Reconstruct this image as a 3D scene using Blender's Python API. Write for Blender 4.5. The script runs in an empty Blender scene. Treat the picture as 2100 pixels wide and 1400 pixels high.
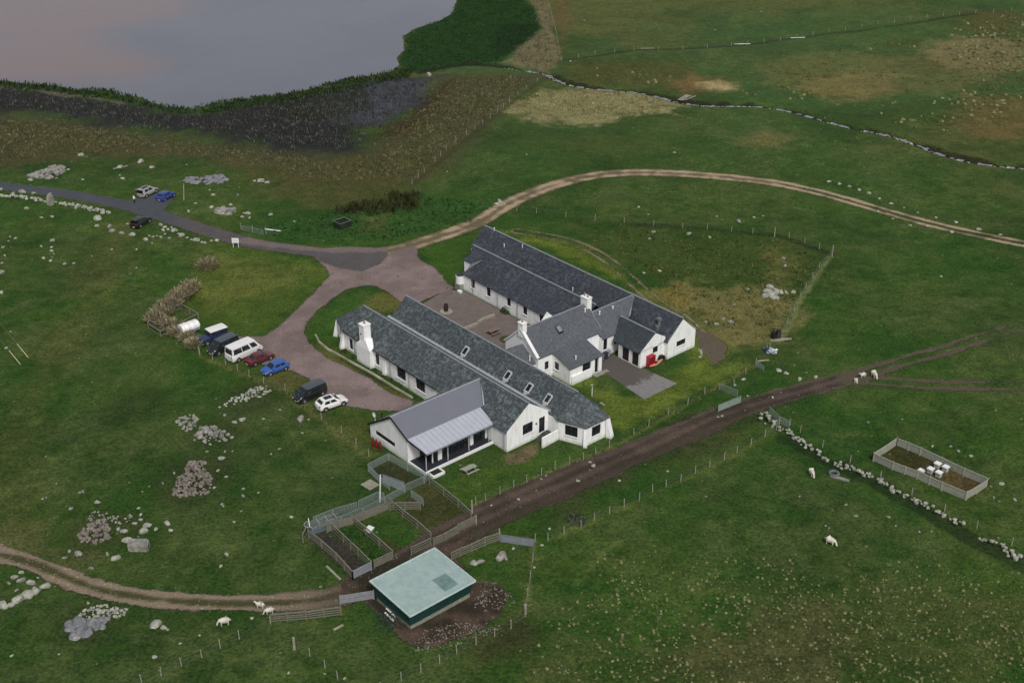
import bpy, bmesh, math, random
import numpy as np
from mathutils import Vector, Matrix

S = bpy.context.scene
COL = S.collection
rnd = random.Random(7)
R = math.radians

# ------------------------------------------------------------------ camera, sky, sun, exposure
CAM_H, FPX = 91.0, 2590.0                      # height of the viewpoint, focal length in px of a 2100 px wide frame
PITCH = math.atan(1400 / FPX)
SP, CP = math.sin(PITCH), math.cos(PITCH)
cam = bpy.data.cameras.new('camera'); cam.lens = FPX / 2100 * 36; cam.sensor_width = 36
cam.clip_start = 1; cam.clip_end = 9000
co = bpy.data.objects.new('camera', cam); COL.objects.link(co)
co.location = (0, 0, CAM_H); co.rotation_euler = (math.pi / 2 - PITCH, 0, 0)
S.camera = co

SUN_EL, SUN_AZ = 50, 163                        # azimuth measured clockwise from +Y
w = bpy.data.worlds.new('World'); S.world = w; w.use_nodes = True
nt = w.node_tree; nt.nodes.clear()
sky = nt.nodes.new('ShaderNodeTexSky'); sky.sky_type = 'NISHITA'; sky.sun_disc = False
sky.sun_elevation = R(SUN_EL); sky.sun_rotation = R(SUN_AZ); sky.air_density = 1.0; sky.dust_density = 4.0; sky.ozone_density = 1.0
hs = nt.nodes.new('ShaderNodeHueSaturation'); hs.inputs['Saturation'].default_value = 0.35
bg = nt.nodes.new('ShaderNodeBackground'); bg.inputs[1].default_value = 0.080
wo = nt.nodes.new('ShaderNodeOutputWorld')
nt.links.new(sky.outputs[0], hs.inputs['Color']); nt.links.new(hs.outputs[0], bg.inputs[0]); nt.links.new(bg.outputs[0], wo.inputs[0])
sl = bpy.data.lights.new('sun', 'SUN'); sl.energy = 1.5; sl.angle = R(10); sl.color = (1.0, 0.985, 0.96)
so = bpy.data.objects.new('sun', sl); COL.objects.link(so)
sd_ = Vector((math.sin(R(SUN_AZ)) * math.cos(R(SUN_EL)), math.cos(R(SUN_AZ)) * math.cos(R(SUN_EL)), math.sin(R(SUN_EL))))
so.rotation_euler = (-sd_).to_track_quat('-Z', 'Y').to_euler()
S.view_settings.view_transform = 'Standard'; S.view_settings.look = 'None'
S.view_settings.gamma = 1; S.view_settings.exposure = 0.34; S.view_settings.use_curve_mapping = False

# ------------------------------------------------------------------ survey: photo points to ground points, building axes
def at(px, py, z=0.0):
    dx, dy = (px - 1050) / FPX, (py - 700) / FPX
    t = (CAM_H - z) / (SP + dy * CP)
    return Vector((dx * t, (CP - dy * SP) * t, z))
AX = math.atan(3400 / math.hypot(FPX, 1400))
VX = Vector((math.sin(AX), math.cos(AX), 0)); UX = Vector((VX.y, -VX.x, 0))
ORG = at(1039.6, 927)
UANG = math.atan2(UX.y, UX.x)
def uvw(u, v, z=0.0): return ORG + UX * u + VX * v + Vector((0, 0, z))

# ------------------------------------------------------------------ numpy helpers: noise, distances
def vn(x, y, s, seed=0):
    x = np.asarray(x, float) / s + seed * 17.31; y = np.asarray(y, float) / s - seed * 9.77
    xi = np.floor(x).astype(np.int64); yi = np.floor(y).astype(np.int64); fx = x - xi; fy = y - yi
    fx = fx * fx * (3 - 2 * fx); fy = fy * fy * (3 - 2 * fy)
    def hsh(a, b):
        n = (a * 374761393 + b * 668265263 + seed * 1442695041) & 0xffffffff
        n = ((n ^ (n >> 13)) * 1274126177) & 0xffffffff
        return ((n ^ (n >> 16)) & 0xffff) / 65535.0
    return (hsh(xi, yi) * (1 - fx) + hsh(xi + 1, yi) * fx) * (1 - fy) + (hsh(xi, yi + 1) * (1 - fx) + hsh(xi + 1, yi + 1) * fx) * fy
def fbm(x, y, s, seed=0, o=4):
    a, t, r = 1.0, 0.0, 0.0
    for i in range(o):
        r = r + a * (vn(x, y, s, seed + i * 5) - .5); t += a; a *= .55; s /= 2.1
    return r / t * 2
def sstep(v, a, b):
    t = np.clip((v - a) / (b - a), 0, 1); return t * t * (3 - 2 * t)
def px2w(pts): return np.array([(q.x, q.y) for q in (at(a, b) for a, b in pts)])
def sd_poly(X, Y, P):
    """signed distance, positive inside"""
    if X.size > 5000:                          # only the points near the outline matter
        lo, hi = P.min(0) - 32, P.max(0) + 32; k = np.nonzero((X > lo[0]) & (X < hi[0]) & (Y > lo[1]) & (Y < hi[1]))[0]
        if k.size < X.size:
            out = np.full(X.shape, -60.0)
            if k.size: out[k] = _sdp(X[k], Y[k], P)
            return out
    return _sdp(X, Y, P)
def _sdp(X, Y, P):
    d = np.full(X.shape, 1e9); ins = np.zeros(X.shape, bool); n = len(P)
    for i in range(n):
        ax, ay = P[i]; bx, by = P[(i + 1) % n]
        ex, ey = bx - ax, by - ay
        t = np.clip(((X - ax) * ex + (Y - ay) * ey) / (ex * ex + ey * ey + 1e-9), 0, 1)
        d = np.minimum(d, np.hypot(X - ax - t * ex, Y - ay - t * ey))
        c = ((ay > Y) != (by > Y)) & (X < ex * (Y - ay) / (ey if abs(ey) > 1e-9 else 1e-9) + ax)
        ins ^= c
    return np.where(ins, d, -d)
def sd_line(X, Y, P, hw):
    """signed distance to a band along a polyline; hw is one half-width or one per point; also the lateral offset"""
    if X.size > 5000:
        best = np.full(X.shape, -60.0); lat = np.full(X.shape, 60.0); P = np.asarray(P)
        for i in range(0, len(P) - 1, 6):
            Q = P[i:i + 7]; lo, hi = Q.min(0) - 14, Q.max(0) + 14; k = np.nonzero((X > lo[0]) & (X < hi[0]) & (Y > lo[1]) & (Y < hi[1]))[0]
            if not k.size: continue
            b, l = _sdl(X[k], Y[k], Q, hw); m = np.abs(l) < np.abs(lat[k]); lat[k] = np.where(m, l, lat[k]); best[k] = np.maximum(best[k], b)
        return best, lat
    return _sdl(X, Y, P, hw)
def _sdl(X, Y, P, hw):
    best = np.full(X.shape, -1e9); lat = np.full(X.shape, 1e9); n = len(P)
    hws = [hw] * n
    for i in range(n - 1):
        ax, ay = P[i]; bx, by = P[i + 1]; ex, ey = bx - ax, by - ay
        t = np.clip(((X - ax) * ex + (Y - ay) * ey) / (ex * ex + ey * ey + 1e-9), 0, 1)
        d = np.hypot(X - ax - t * ex, Y - ay - t * ey)
        s = hws[i] * (1 - t) + hws[i + 1] * t - d
        sg = np.sign((X - ax) * ey - (Y - ay) * ex)
        m = d < np.abs(lat); lat = np.where(m, d * sg, lat); best = np.maximum(best, s)
    return best, lat
def smooth_line(P, k=3):
    P = [np.array(p, float) for p in P]
    for _ in range(k):
        Q = [P[0]]
        for a, b in zip(P[:-1], P[1:]): Q += [a * .75 + b * .25, a * .25 + b * .75]
        Q.append(P[-1]); P = Q
    return np.array(P)

# ------------------------------------------------------------------ materials
def _n(nt, t, **k):
    n = nt.nodes.new(t)
    for a, b in k.items(): setattr(n, a, b)
    return n
def newmat(name):
    m = bpy.data.materials.new(name); m.use_nodes = True; nt = m.node_tree; nt.nodes.clear()
    o = _n(nt, 'ShaderNodeOutputMaterial'); b = _n(nt, 'ShaderNodeBsdfPrincipled'); nt.links.new(b.outputs[0], o.inputs[0])
    return m, nt, b
def mixc(nt, f, a, b, mode='MIX'):
    n = _n(nt, 'ShaderNodeMix', data_type='RGBA', blend_type=mode, clamp_factor=True)
    for i, v in ((0, f), (6, a), (7, b)):
        if hasattr(v, 'links'): nt.links.new(v, n.inputs[i])
        elif i == 0: n.inputs[0].default_value = v
        else: n.inputs[i].default_value = tuple(v) + ((1,) if len(v) == 3 else ())
    return n.outputs[2]
def noise(nt, vec, scale, detail=3, rough=.6):
    n = _n(nt, 'ShaderNodeTexNoise'); n.inputs['Scale'].default_value = scale; n.inputs['Detail'].default_value = detail; n.inputs['Roughness'].default_value = rough
    nt.links.new(vec, n.inputs['Vector']); return n.outputs[0]
def ramp(nt, f, a, b, lo=0.0, hi=1.0):
    n = _n(nt, 'ShaderNodeMapRange', clamp=True, interpolation_type='SMOOTHSTEP')
    for i, v in ((1, a), (2, b), (3, lo), (4, hi)): n.inputs[i].default_value = v
    nt.links.new(f, n.inputs[0]); return n.outputs[0]
def math_(nt, op, a, b):
    n = _n(nt, 'ShaderNodeMath', operation=op)
    for i, v in enumerate((a, b)):
        if hasattr(v, 'links'): nt.links.new(v, n.inputs[i])
        else: n.inputs[i].default_value = v
    return n.outputs[0]
def bump(nt, b, hgt, strength=.5, dist=.05):
    n = _n(nt, 'ShaderNodeBump'); n.inputs['Strength'].default_value = strength; n.inputs['Distance'].default_value = dist
    nt.links.new(hgt, n.inputs['Height']); nt.links.new(n.outputs[0], b.inputs['Normal'])
MATS = {}
def M(name, col, rough=.7, vary=.25, scale=2.0, col2=None, metal=0.0, bmp=.3, bscale=None, spec=.4, coat=0.0):
    """a weathered plain surface: two tones of noise, streaks of dirt and a bump"""
    if name in MATS: return MATS[name]
    m, nt, b = newmat(name)
    tc = _n(nt, 'ShaderNodeTexCoord').outputs['Object']
    c2 = col2 or tuple(c * (1 - vary) for c in col)
    f = ramp(nt, noise(nt, tc, scale, 5, .65), .3, .7)
    f2 = ramp(nt, noise(nt, tc, scale * 6, 3, .6), .35, .75, 0, .6)
    c = mixc(nt, f, col, c2); c = mixc(nt, f2, c, tuple(x * (1 - vary * .6) for x in col))
    nt.links.new(c, b.inputs['Base Color']); b.inputs['Roughness'].default_value = rough; b.inputs['Metallic'].default_value = metal
    b.inputs['Specular IOR Level'].default_value = spec; b.inputs['Coat Weight'].default_value = coat
    if bmp: bump(nt, b, noise(nt, tc, bscale or scale * 8, 4), bmp, .02)
    MATS[name] = m; return m

# slate: courses of slates drawn along the slope, lichen blotches of a paler green grey
def slate(name, dark, mid, lichen, amount, along='x'):
    m, nt, b = newmat(name)
    tc = _n(nt, 'ShaderNodeTexCoord').outputs['Object']
    sx = _n(nt, 'ShaderNodeSeparateXYZ'); nt.links.new(tc, sx.inputs[0])
    cb = _n(nt, 'ShaderNodeCombineXYZ'); nt.links.new(sx.outputs[0 if along == 'x' else 1], cb.inputs[0])
    nt.links.new(math_(nt, 'MULTIPLY', sx.outputs[2], 1.65), cb.inputs[1])
    br = _n(nt, 'ShaderNodeTexBrick'); nt.links.new(cb.outputs[0], br.inputs['Vector'])
    br.inputs['Scale'].default_value = 1.0; br.inputs['Brick Width'].default_value = .42; br.inputs['Row Height'].default_value = .30
    br.inputs['Mortar Size'].default_value = .018; br.inputs['Mortar Smooth'].default_value = .3
    br.inputs['Color1'].default_value = (0, 0, 0, 1); br.inputs['Color2'].default_value = (1, 1, 1, 1); br.inputs['Mortar'].default_value = (.5, .5, .5, 1)
    base = mixc(nt, br.outputs['Color'], dark, mid)
    n1 = ramp(nt, noise(nt, tc, 1.9, 5, .85), .60 - amount * .13, .66 - amount * .10, 0, .9)
    base = mixc(nt, n1, base, lichen)
    n2 = ramp(nt, noise(nt, tc, .35, 3), .35, .7, 0, .55)
    base = mixc(nt, n2, base, dark)
    base = mixc(nt, ramp(nt, noise(nt, tc, 3.1, 4, .8), .52, .62, 0, .75), base, tuple(c * .45 for c in dark))
    n3 = ramp(nt, noise(nt, tc, 5, 2), .64, .74, 0, .55)
    base = mixc(nt, n3, base, tuple(min(1, c * 2.0) for c in mid))
    base = mixc(nt, ramp(nt, br.outputs['Fac'], .2, .9, 0, .5), base, tuple(c * .4 for c in dark))
    nt.links.new(base, b.inputs['Base Color']); b.inputs['Roughness'].default_value = .62
    h = math_(nt, 'ADD', br.outputs['Fac'], math_(nt, 'MULTIPLY', noise(nt, tc, 6, 4), 1.4))
    bump(nt, b, h, .55, -.03)
    MATS[name] = m; return m
SL_F = slate('mottled_slate', (.040, .048, .056), (.060, .071, .078), (.165, .200, .190), .9)
SL_R = slate('dark_slate', (.026, .030, .039), (.042, .048, .059), (.10, .115, .135), .85)
SL_C = slate('grey_slate', (.078, .086, .098), (.100, .108, .120), (.150, .165, .175), .45, 'y')
SL_S = slate('small_wing_slate', (.028, .036, .042), (.042, .052, .059), (.085, .108, .115), .5)

def wall_mat():
    m, nt, b = newmat('white_render')
    tc = _n(nt, 'ShaderNodeTexCoord').outputs['Object']
    mp = _n(nt, 'ShaderNodeMapping'); mp.inputs['Scale'].default_value = (1, 1, .22); nt.links.new(tc, mp.inputs[0])
    c = mixc(nt, ramp(nt, noise(nt, mp.outputs[0], 2.2, 6, .7), .42, .75, 0, .7), (.83, .83, .82), (.58, .58, .54))
    sx = _n(nt, 'ShaderNodeSeparateXYZ'); nt.links.new(tc, sx.inputs[0])
    low = math_(nt, 'ADD', sx.outputs[2], math_(nt, 'MULTIPLY', noise(nt, tc, 1.7, 5, .7), 1.1))
    c = mixc(nt, ramp(nt, low, .5, 1.15, .75, 0), c, (.40, .42, .32))          # algae and splash dirt at the foot
    nt.links.new(c, b.inputs['Base Color']); b.inputs['Roughness'].default_value = .9
    bump(nt, b, noise(nt, tc, 5, 6, .8), .4, .04); MATS['white_render'] = m; return m
WHITE = wall_mat()
def glass(name='dark_window_glass', col=(.012, .014, .017)):
    m, nt, b = newmat(name); tc = _n(nt, 'ShaderNodeTexCoord').outputs['Object']
    c = mixc(nt, ramp(nt, noise(nt, tc, 1.3, 2), .5, .75, 0, .8), col, tuple(x * 3.5 for x in col))
    nt.links.new(c, b.inputs['Base Color']); b.inputs['Roughness'].default_value = .12; b.inputs['Specular IOR Level'].default_value = .35
    return m
GLASS = glass(); CARGLASS = glass('car_glass', (.02, .024, .028))
FRAME = M('dark_window_frame', (.03, .03, .033), .5)
TRIM = M('white_trim', (.78, .78, .77), .6, .15)
RIDGE = M('grey_ridge_tile', (.26, .28, .30), .8, .35, 3)
LEAD = M('lead_flashing', (.40, .42, .45), .6, .35, 2)
BLACK = M('black_paint', (.012, .012, .014), .5)
TIMBER = M('weathered_timber', (.20, .185, .145), .85, .4, 3, (.12, .12, .085))
TIMBERP = M('pale_timber', (.34, .32, .25), .85, .35, 3)
WIRE = M('galvanised_wire', (.13, .14, .12), .6, .2)
GALV = M('galvanised_steel', (.34, .39, .38), .5, .3, 4, metal=.25)
CONC = M('weathered_concrete', (.30, .29, .26), .9, .4, 1.5, (.16, .15, .13))
ROCK = M('lichen_rock', (.34, .33, .29), .9, .6, 1.1, (.10, .10, .085), bmp=1.0, bscale=4)
ROCKP = M('pink_grey_rubble', (.27, .235, .20), .9, .6, 1.3, (.085, .072, .06), bmp=1.0, bscale=5)
ROCKW = M('pale_wall_stone', (.43, .43, .365), .9, .6, 1.4, (.16, .16, .125), bmp=1.0, bscale=5)
RUST = M('rusty_iron', (.035, .02, .016), .8, .4)

# ------------------------------------------------------------------ mesh builder
class MB:
    def __init__(s): s.v = []; s.f = []; s.mi = []
    def add(s, vs, fs, mi=0):
        n = len(s.v); s.v += [tuple(v) for v in vs]; s.f += [tuple(i + n for i in f) for f in fs]; s.mi += [mi] * len(fs); return s
    def box(s, x0, x1, y0, y1, z0, z1, mi=0):
        return s.add([(x0, y0, z0), (x1, y0, z0), (x1, y1, z0), (x0, y1, z0), (x0, y0, z1), (x1, y0, z1), (x1, y1, z1), (x0, y1, z1)],
                     [(0, 3, 2, 1), (4, 5, 6, 7), (0, 1, 5, 4), (1, 2, 6, 5), (2, 3, 7, 6), (3, 0, 4, 7)], mi)
    def beam(s, p, q, w, h=None, mi=0):
        p, q = Vector(p), Vector(q); h = h or w; d = (q - p)
        if d.length < 1e-6: return s
        d.normalize(); up = Vector((0, 0, 1)) if abs(d.z) < .95 else Vector((1, 0, 0))
        a = d.cross(up).normalized() * (w / 2); b = a.cross(d).normalized() * (h / 2)
        vs = [p - a - b, p + a - b, p + a + b, p - a + b, q - a - b, q + a - b, q + a + b, q - a + b]
        return s.add(vs, [(0, 1, 2, 3), (7, 6, 5, 4), (0, 4, 5, 1), (1, 5, 6, 2), (2, 6, 7, 3), (3, 7, 4, 0)], mi)
    def tube(s, p, q, r, r2=None, n=8, mi=0, cap=True):
        p, q = Vector(p), Vector(q); r2 = r if r2 is None else r2; d = (q - p).normalized()
        up = Vector((0, 0, 1)) if abs(d.z) < .95 else Vector((1, 0, 0)); a = d.cross(up).normalized(); b = a.cross(d)
        vs = [p + (a * math.cos(t) + b * math.sin(t)) * r for t in (2 * math.pi * i / n for i in range(n))] + \
             [q + (a * math.cos(t) + b * math.sin(t)) * r2 for t in (2 * math.pi * i / n for i in range(n))]
        fs = [(i, n + i, n + (i + 1) % n, (i + 1) % n) for i in range(n)]
        if cap: fs += [tuple(range(n)), tuple(range(2 * n - 1, n - 1, -1))]
        return s.add(vs, fs, mi)
    def prism(s, poly, z0, z1, mi=0):
        n = len(poly); vs = [(x, y, z0) for x, y in poly] + [(x, y, z1) for x, y in poly]
        return s.add(vs, [tuple(range(n - 1, -1, -1)), tuple(range(n, 2 * n))] + [(i, (i + 1) % n, n + (i + 1) % n, n + i) for i in range(n)], mi)
    def slab(s, poly, t=.14, mi=0):
        n = len(poly); vs = [tuple(p) for p in poly] + [(p[0], p[1], p[2] - t) for p in poly]
        return s.add(vs, [tuple(range(n)), tuple(range(2 * n - 1, n - 1, -1))] + [(i, n + i, n + (i + 1) % n, (i + 1) % n) for i in range(n)], mi)
    def rings(s, rings, mi=0, close=True):
        n = len(rings[0]); vs = [p for r in rings for p in r]
        fs = [(k * n + i, k * n + (i + 1) % n, (k + 1) * n + (i + 1) % n, (k + 1) * n + i) for k in range(len(rings) - 1) for i in range(n)]
        if close: fs += [tuple(range(n - 1, -1, -1)), tuple(range((len(rings) - 1) * n, len(rings) * n))]
        return s.add(vs, fs, mi)
    def obj(s, name, mat, parent=None, smooth=False, origin=None):
        """one mesh object; with a parent the coordinates are the parent's own; origin shifts world coordinates to it"""
        me = bpy.data.meshes.new(name)
        vs = s.v
        if origin is not None: vs = [(x - origin[0], y - origin[1], z - origin[2]) for x, y, z in s.v]
        me.from_pydata(vs, [], s.f); me.update()
        bm = bmesh.new(); bm.from_mesh(me); bmesh.ops.recalc_face_normals(bm, faces=bm.faces); bm.to_mesh(me); bm.free()
        for mm in (mat if isinstance(mat, (list, tuple)) else [mat]): me.materials.append(mm)
        if any(s.mi): me.polygons.foreach_set('material_index', s.mi)
        if smooth:
            me.polygons.foreach_set('use_smooth', [True] * len(me.polygons)); me.set_sharp_from_angle(angle=R(38))
        o = bpy.data.objects.new(name, me); COL.objects.link(o)
        if parent is not None: o.parent = parent
        elif origin is not None: o.location = origin
        return o
def tag(o, label=None, cat=None, group=None, kind=None):
    if label: o['label'] = label
    if cat: o['category'] = cat
    if group: o['group'] = group
    if kind: o['kind'] = kind
    return o
def thing(name, loc, rz=0, label=None, cat=None, group=None):
    o = bpy.data.objects.new(name, None); COL.objects.link(o); o.location = loc; o.rotation_euler = (0, 0, rz); o.empty_display_size = .3
    return tag(o, label, cat, group)
def children(o): return [c for c in bpy.data.objects if c.parent == o]
def copy_tree(o, kids, parent=None):
    c = o.copy(); COL.objects.link(c); c.parent = parent
    for ch in kids.get(o.name, []): copy_tree(ch, kids, c)
    return c
def kidmap(o):
    k = {}
    def rec(q):
        k[q.name] = children(q)
        for c in k[q.name]: rec(c)
    rec(o); return k
# ------------------------------------------------------------------ the land: outlines surveyed on the ground
LOCH = px2w([(-260, 130), (-60, 158), (0, 163), (60, 169), (120, 173), (150, 181), (228, 182), (243, 191), (290, 196), (312, 207), (345, 216), (400, 221), (436, 208), (500, 200),
             (580, 191), (640, 178), (700, 163), (800, 144), (818, 131), (812, 116), (828, 101), (826, 72), (850, 56), (900, 41), (926, 26), (934, 4), (945, -40), (965, -110), (1000, -200), (940, -330), (-900, -330), (-1400, -60), (-700, 120)])
STREAM = smooth_line(px2w([(862, 150), (905, 140), (960, 130), (1030, 134), (1080, 142), (1128, 150), (1150, 166), (1200, 178), (1260, 182), (1330, 189), (1400, 209), (1450, 214), (1500, 214), (1560, 215), (1620, 224), (1680, 241),
                           (1760, 263), (1800, 268), (1850, 281), (1900, 300), (1930, 313), (1980, 327), (2040, 336), (2100, 341), (2200, 350), (2500, 372)]), 2)
def hw_of(P, table):
    return table
ROAD = smooth_line(px2w([(-700, 330), (-400, 352), (-200, 364), (-60, 373), (0, 381), (120, 395), (235, 415), (300, 433), (370, 456), (440, 479), (520, 501), (600, 511), (680, 522), (740, 524)]), 2)
APRON = px2w([(640, 511), (700, 507), (792, 508), (797, 524), (778, 541), (742, 557), (700, 551), (668, 541), (650, 532)])
LAYBY = px2w([(220, 405), (252, 410), (275, 410), (288, 396), (322, 392), (362, 398), (352, 414), (338, 430), (348, 443), (300, 440), (240, 420)])
DRIVE = px2w([(640, 528), (700, 549), (742, 556), (780, 540), (800, 515), (860, 500), (866, 530), (906, 572), (934, 590), (880, 612), (838, 630), (812, 612), (795, 600), (772, 588), (748, 585), (709, 594), (679, 615), (649, 639), (631, 660), (624, 681),
              (637, 706), (670, 733), (709, 751), (760, 777), (802, 807), (850, 822), (842, 842), (775, 843), (745, 838), (712, 832), (690, 832), (650, 800), (631, 775), (598, 760), (560, 755), (520, 742), (450, 722), (432, 700), (480, 690), (541, 689), (568, 672),
              (619, 624), (652, 591), (676, 565), (668, 548)])
TAN = smooth_line(px2w([(770, 520), (830, 509), (880, 492), (930, 476), (985, 455), (1030, 424), (1100, 391), (1200, 361), (1300, 352), (1400, 356), (1500, 363), (1600, 376), (1700, 399), (1800, 428), (1900, 457), (2000, 480), (2100, 500), (2220, 520), (2500, 575)]), 2)
MUD = smooth_line(px2w([(-600, 1000), (-400, 1040), (-200, 1085), (-60, 1118), (0, 1137), (60, 1150), (120, 1176), (200, 1208), (300, 1226), (420, 1236), (550, 1237), (650, 1230), (720, 1213), (800, 1168), (900, 1108), (1000, 1058), (1100, 1014), (1200, 972), (1300, 929), (1400, 887), (1480, 851),
                        (1560, 822), (1640, 802), (1700, 785), (1760, 770)]), 2)
MUD_FAR = smooth_line(px2w([(1740, 776), (1800, 757), (1900, 727), (2000, 697), (2120, 660)]), 2)
MUD_FAR2 = smooth_line(px2w([(1740, 776), (1820, 783), (1920, 790), (2120, 790)]), 2)
SHEDYARD = px2w([(700, 1190), (760, 1150), (850, 1145), (905, 1120), (985, 1095), (930, 1135), (975, 1190), (1020, 1195), (1042, 1215), (1030, 1255), (985, 1290), (900, 1325), (850, 1326), (815, 1306), (800, 1280), (760, 1245), (735, 1215), (700, 1232)])
REARTRACK = smooth_line(px2w([(1060, 474), (1110, 482), (1160, 492), (1210, 510), (1255, 538), (1300, 580), (1345, 620), (1400, 650), (1440, 690), (1470, 710)]), 2)
YARD2 = px2w([(1425, 675), (1460, 685), (1492, 708), (1488, 735), (1465, 748), (1440, 722)])
COURT = [(-40.5, 14.2), (-21.5, 14.2), (-18.2, 14.2), (-18.2, 15.3), (-18.2, 24.0), (-18.2, 25.8), (-40.5, 25.8), (-43.0, 24.0)]
COURT = [tuple(uvw(*c).xy) for c in COURT]
PATIO = [tuple(uvw(*c).xy) for c in ((-7.1, 24.3), (2.45, 23.2), (2.45, 29.9), (-3.9, 29.3), (-9.8, 29.0), (-9.8, 24.3))]
LAWN_PX = [(757, 935), (790, 925), (880, 985), (970, 1045), (1140, 963), (1240, 926), (1300, 893), (1370, 850), (1450, 806), (1560, 745), (1600, 690), (1700, 520), (1590, 482), (1300, 458), (1060, 434), (1000, 460)]

STREAM_HW = 1.45
def land(X, Y):
    """height of the ground"""
    sl_ = sd_poly(X, Y, LOCH); ss, _ = sd_line(X, Y, STREAM, STREAM_HW)
    U = (X - ORG.x) * UX.x + (Y - ORG.y) * UX.y; V = (X - ORG.x) * VX.x + (Y - ORG.y) * VX.y
    flat = np.maximum(np.maximum(-50 - U, U - 12), np.maximum(-24 - V, V - 46))      # distance outside the farm block
    k = sstep(flat, 0, 25)
    rd, _ = sd_line(X, Y, ROAD, 2); td, _ = sd_line(X, Y, TAN, 2); md, _ = sd_line(X, Y, MUD, 3)
    rr = np.maximum(np.maximum(rd, td), md); k = k * (1 - .75 * sstep(rr, -5, 0)) * (1 - sstep(sl_, -12, -3))
    k = k * (1 - sstep(ss, -6, -1) * .8)
    h = (fbm(X, Y, 26, 3, 3) * .55 + fbm(X, Y, 5.5, 8, 3) * .20) * k
    h = h + np.where(sl_ > 0, -.35 - np.minimum(sl_ * .25, 1.5), 0) - np.where(sl_ <= 0, .35 * np.clip(1 + sl_ / 9, 0, 1), 0)
    h = h - .62 * sstep(ss, -.55, .55) * (1 - sstep(sl_, -30, -10))
    h = h - .06 * sstep(md, 0, 1.5)
    far = np.hypot(X, Y - 200)
    h = h + sstep(far, 600, 2600) * (fbm(X, Y, 700, 11, 3) * 60 + 25) * (sl_ < -50)
    return h
def gz(x, y): return float(land(np.array([x]), np.array([y]))[0])
def gat(px, py, dz=0.0):
    p = at(px, py); z = gz(p.x, p.y); p = at(px, py, z); return Vector((p.x, p.y, gz(p.x, p.y) + dz))
def guv(u, v, dz=0.0):
    p = uvw(u, v); return Vector((p.x, p.y, gz(p.x, p.y) + dz))

def axis(segs):
    out = [segs[0][0]]
    for a, b, st in segs:
        n = max(1, int(round((b - a) / st))); out += list(a + (b - a) * (i + 1) / n for i in range(n))
    return np.array(out)
gx = axis([(-3200, -1200, 250), (-1200, -500, 70), (-500, -240, 13), (-240, -182, 2), (-182, 182, .36), (182, 240, 2), (240, 500, 13), (500, 1200, 70), (1200, 3200, 250)])
gy = axis([(-1200, -200, 200), (-200, 40, 30), (40, 82, 3), (82, 245, .34), (245, 345, .46), (345, 450, 1.0), (450, 700, 12), (700, 1500, 70), (1500, 4500, 250)])
GX, GY = np.meshgrid(gx, gy)
X, Y = GX.ravel(), GY.ravel()
Z = land(X, Y)

# ---- colour of the turf, patch by patch (albedo, linear)
def L(r, g, b, k=0.90):
    f = lambda c: ((c / 255 + .055) / 1.055) ** 2.4 if c > 10 else c / 255 / 12.92
    return np.array([f(r), f(g), f(b)]) * k
n40, n12, n4, n15 = fbm(X, Y, 40, 21), fbm(X, Y, 12, 22), fbm(X, Y, 3.5, 23, 3), fbm(X, Y, 1.3, 24, 2)
tone = np.empty((X.size, 3)); tone[:] = L(46, 80, 26)
def patch(sd, col, soft=1.0, wob=1.0, amt=1.0, sc=None):
    global tone
    q = sd + wob * (n12 * 1.2 + n4 * .9 + n15 * .4) * 1.5
    a = (sstep(q, -soft, soft) * amt)[:, None]
    tone = tone * (1 - a) + np.asarray(col)[None, :] * a
def P(pts): return sd_poly(X, Y, px2w(pts))
# broad drift: the far fields are paler and bluer, the near ones deeper
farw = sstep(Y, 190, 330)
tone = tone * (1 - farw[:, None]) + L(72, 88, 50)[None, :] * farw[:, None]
patch(P([(1150, -60), (2160, -60), (2160, 20), (1700, 60), (1155, 110)]), L(60, 90, 50), 10, 2, .6)
patch(n40 * 10, L(60, 86, 28), 5, 2, .24); patch(-n40 * 10 - 2, L(42, 66, 26), 5, 2, .30)
n18 = fbm(X, Y, 18, 71, 5); n7 = fbm(X, Y, 7, 72, 5); n70 = fbm(X, Y, 75, 73, 3)
patch(n18 * 10 - 1.0 + farw * 1.5, L(70, 92, 34), 3, 1.5, .24); patch(-n18 * 10 - 1.5, L(36, 60, 22), 3, 1.5, .38)
patch(n7 * 8 - 1.5, L(74, 86, 36), 2, 1, .22); patch(-n7 * 8 - 1.5, L(34, 56, 20), 2, 1, .26)
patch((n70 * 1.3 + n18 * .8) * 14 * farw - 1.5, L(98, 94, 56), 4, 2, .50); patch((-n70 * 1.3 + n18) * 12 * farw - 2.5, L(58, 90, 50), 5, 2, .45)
# left pasture tracks of trodden, yellower grass
patch(sd_line(X, Y, px2w([(250, 470), (215, 530), (170, 640), (110, 730), (60, 830), (20, 920), (0, 1010), (30, 1110)]), 3.0)[0], L(88, 88, 46), 2.5, 1, .34)
patch(sd_line(X, Y, px2w([(0, 1090), (80, 1130), (150, 1150)]), 2.5)[0], L(92, 88, 56), 2, 1, .5)
patch(P([(180, 845), (300, 790), (360, 800), (340, 850), (230, 880)]), L(30, 50, 22), 2, 1, .5)
patch(P([(960, 1052), (1060, 1000), (1200, 945), (1330, 885), (1420, 845), (1440, 862), (1330, 915), (1200, 972), (1060, 1030), (985, 1075)]), L(56, 56, 34), 1.0, 1.2, .8)
patch(P([(1190, 995), (1300, 948), (1420, 898), (1560, 845), (1570, 860), (1430, 925), (1250, 1010), (1130, 1075), (1100, 1060)]), L(52, 56, 32), 1.2, 1.5, .6)
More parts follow.
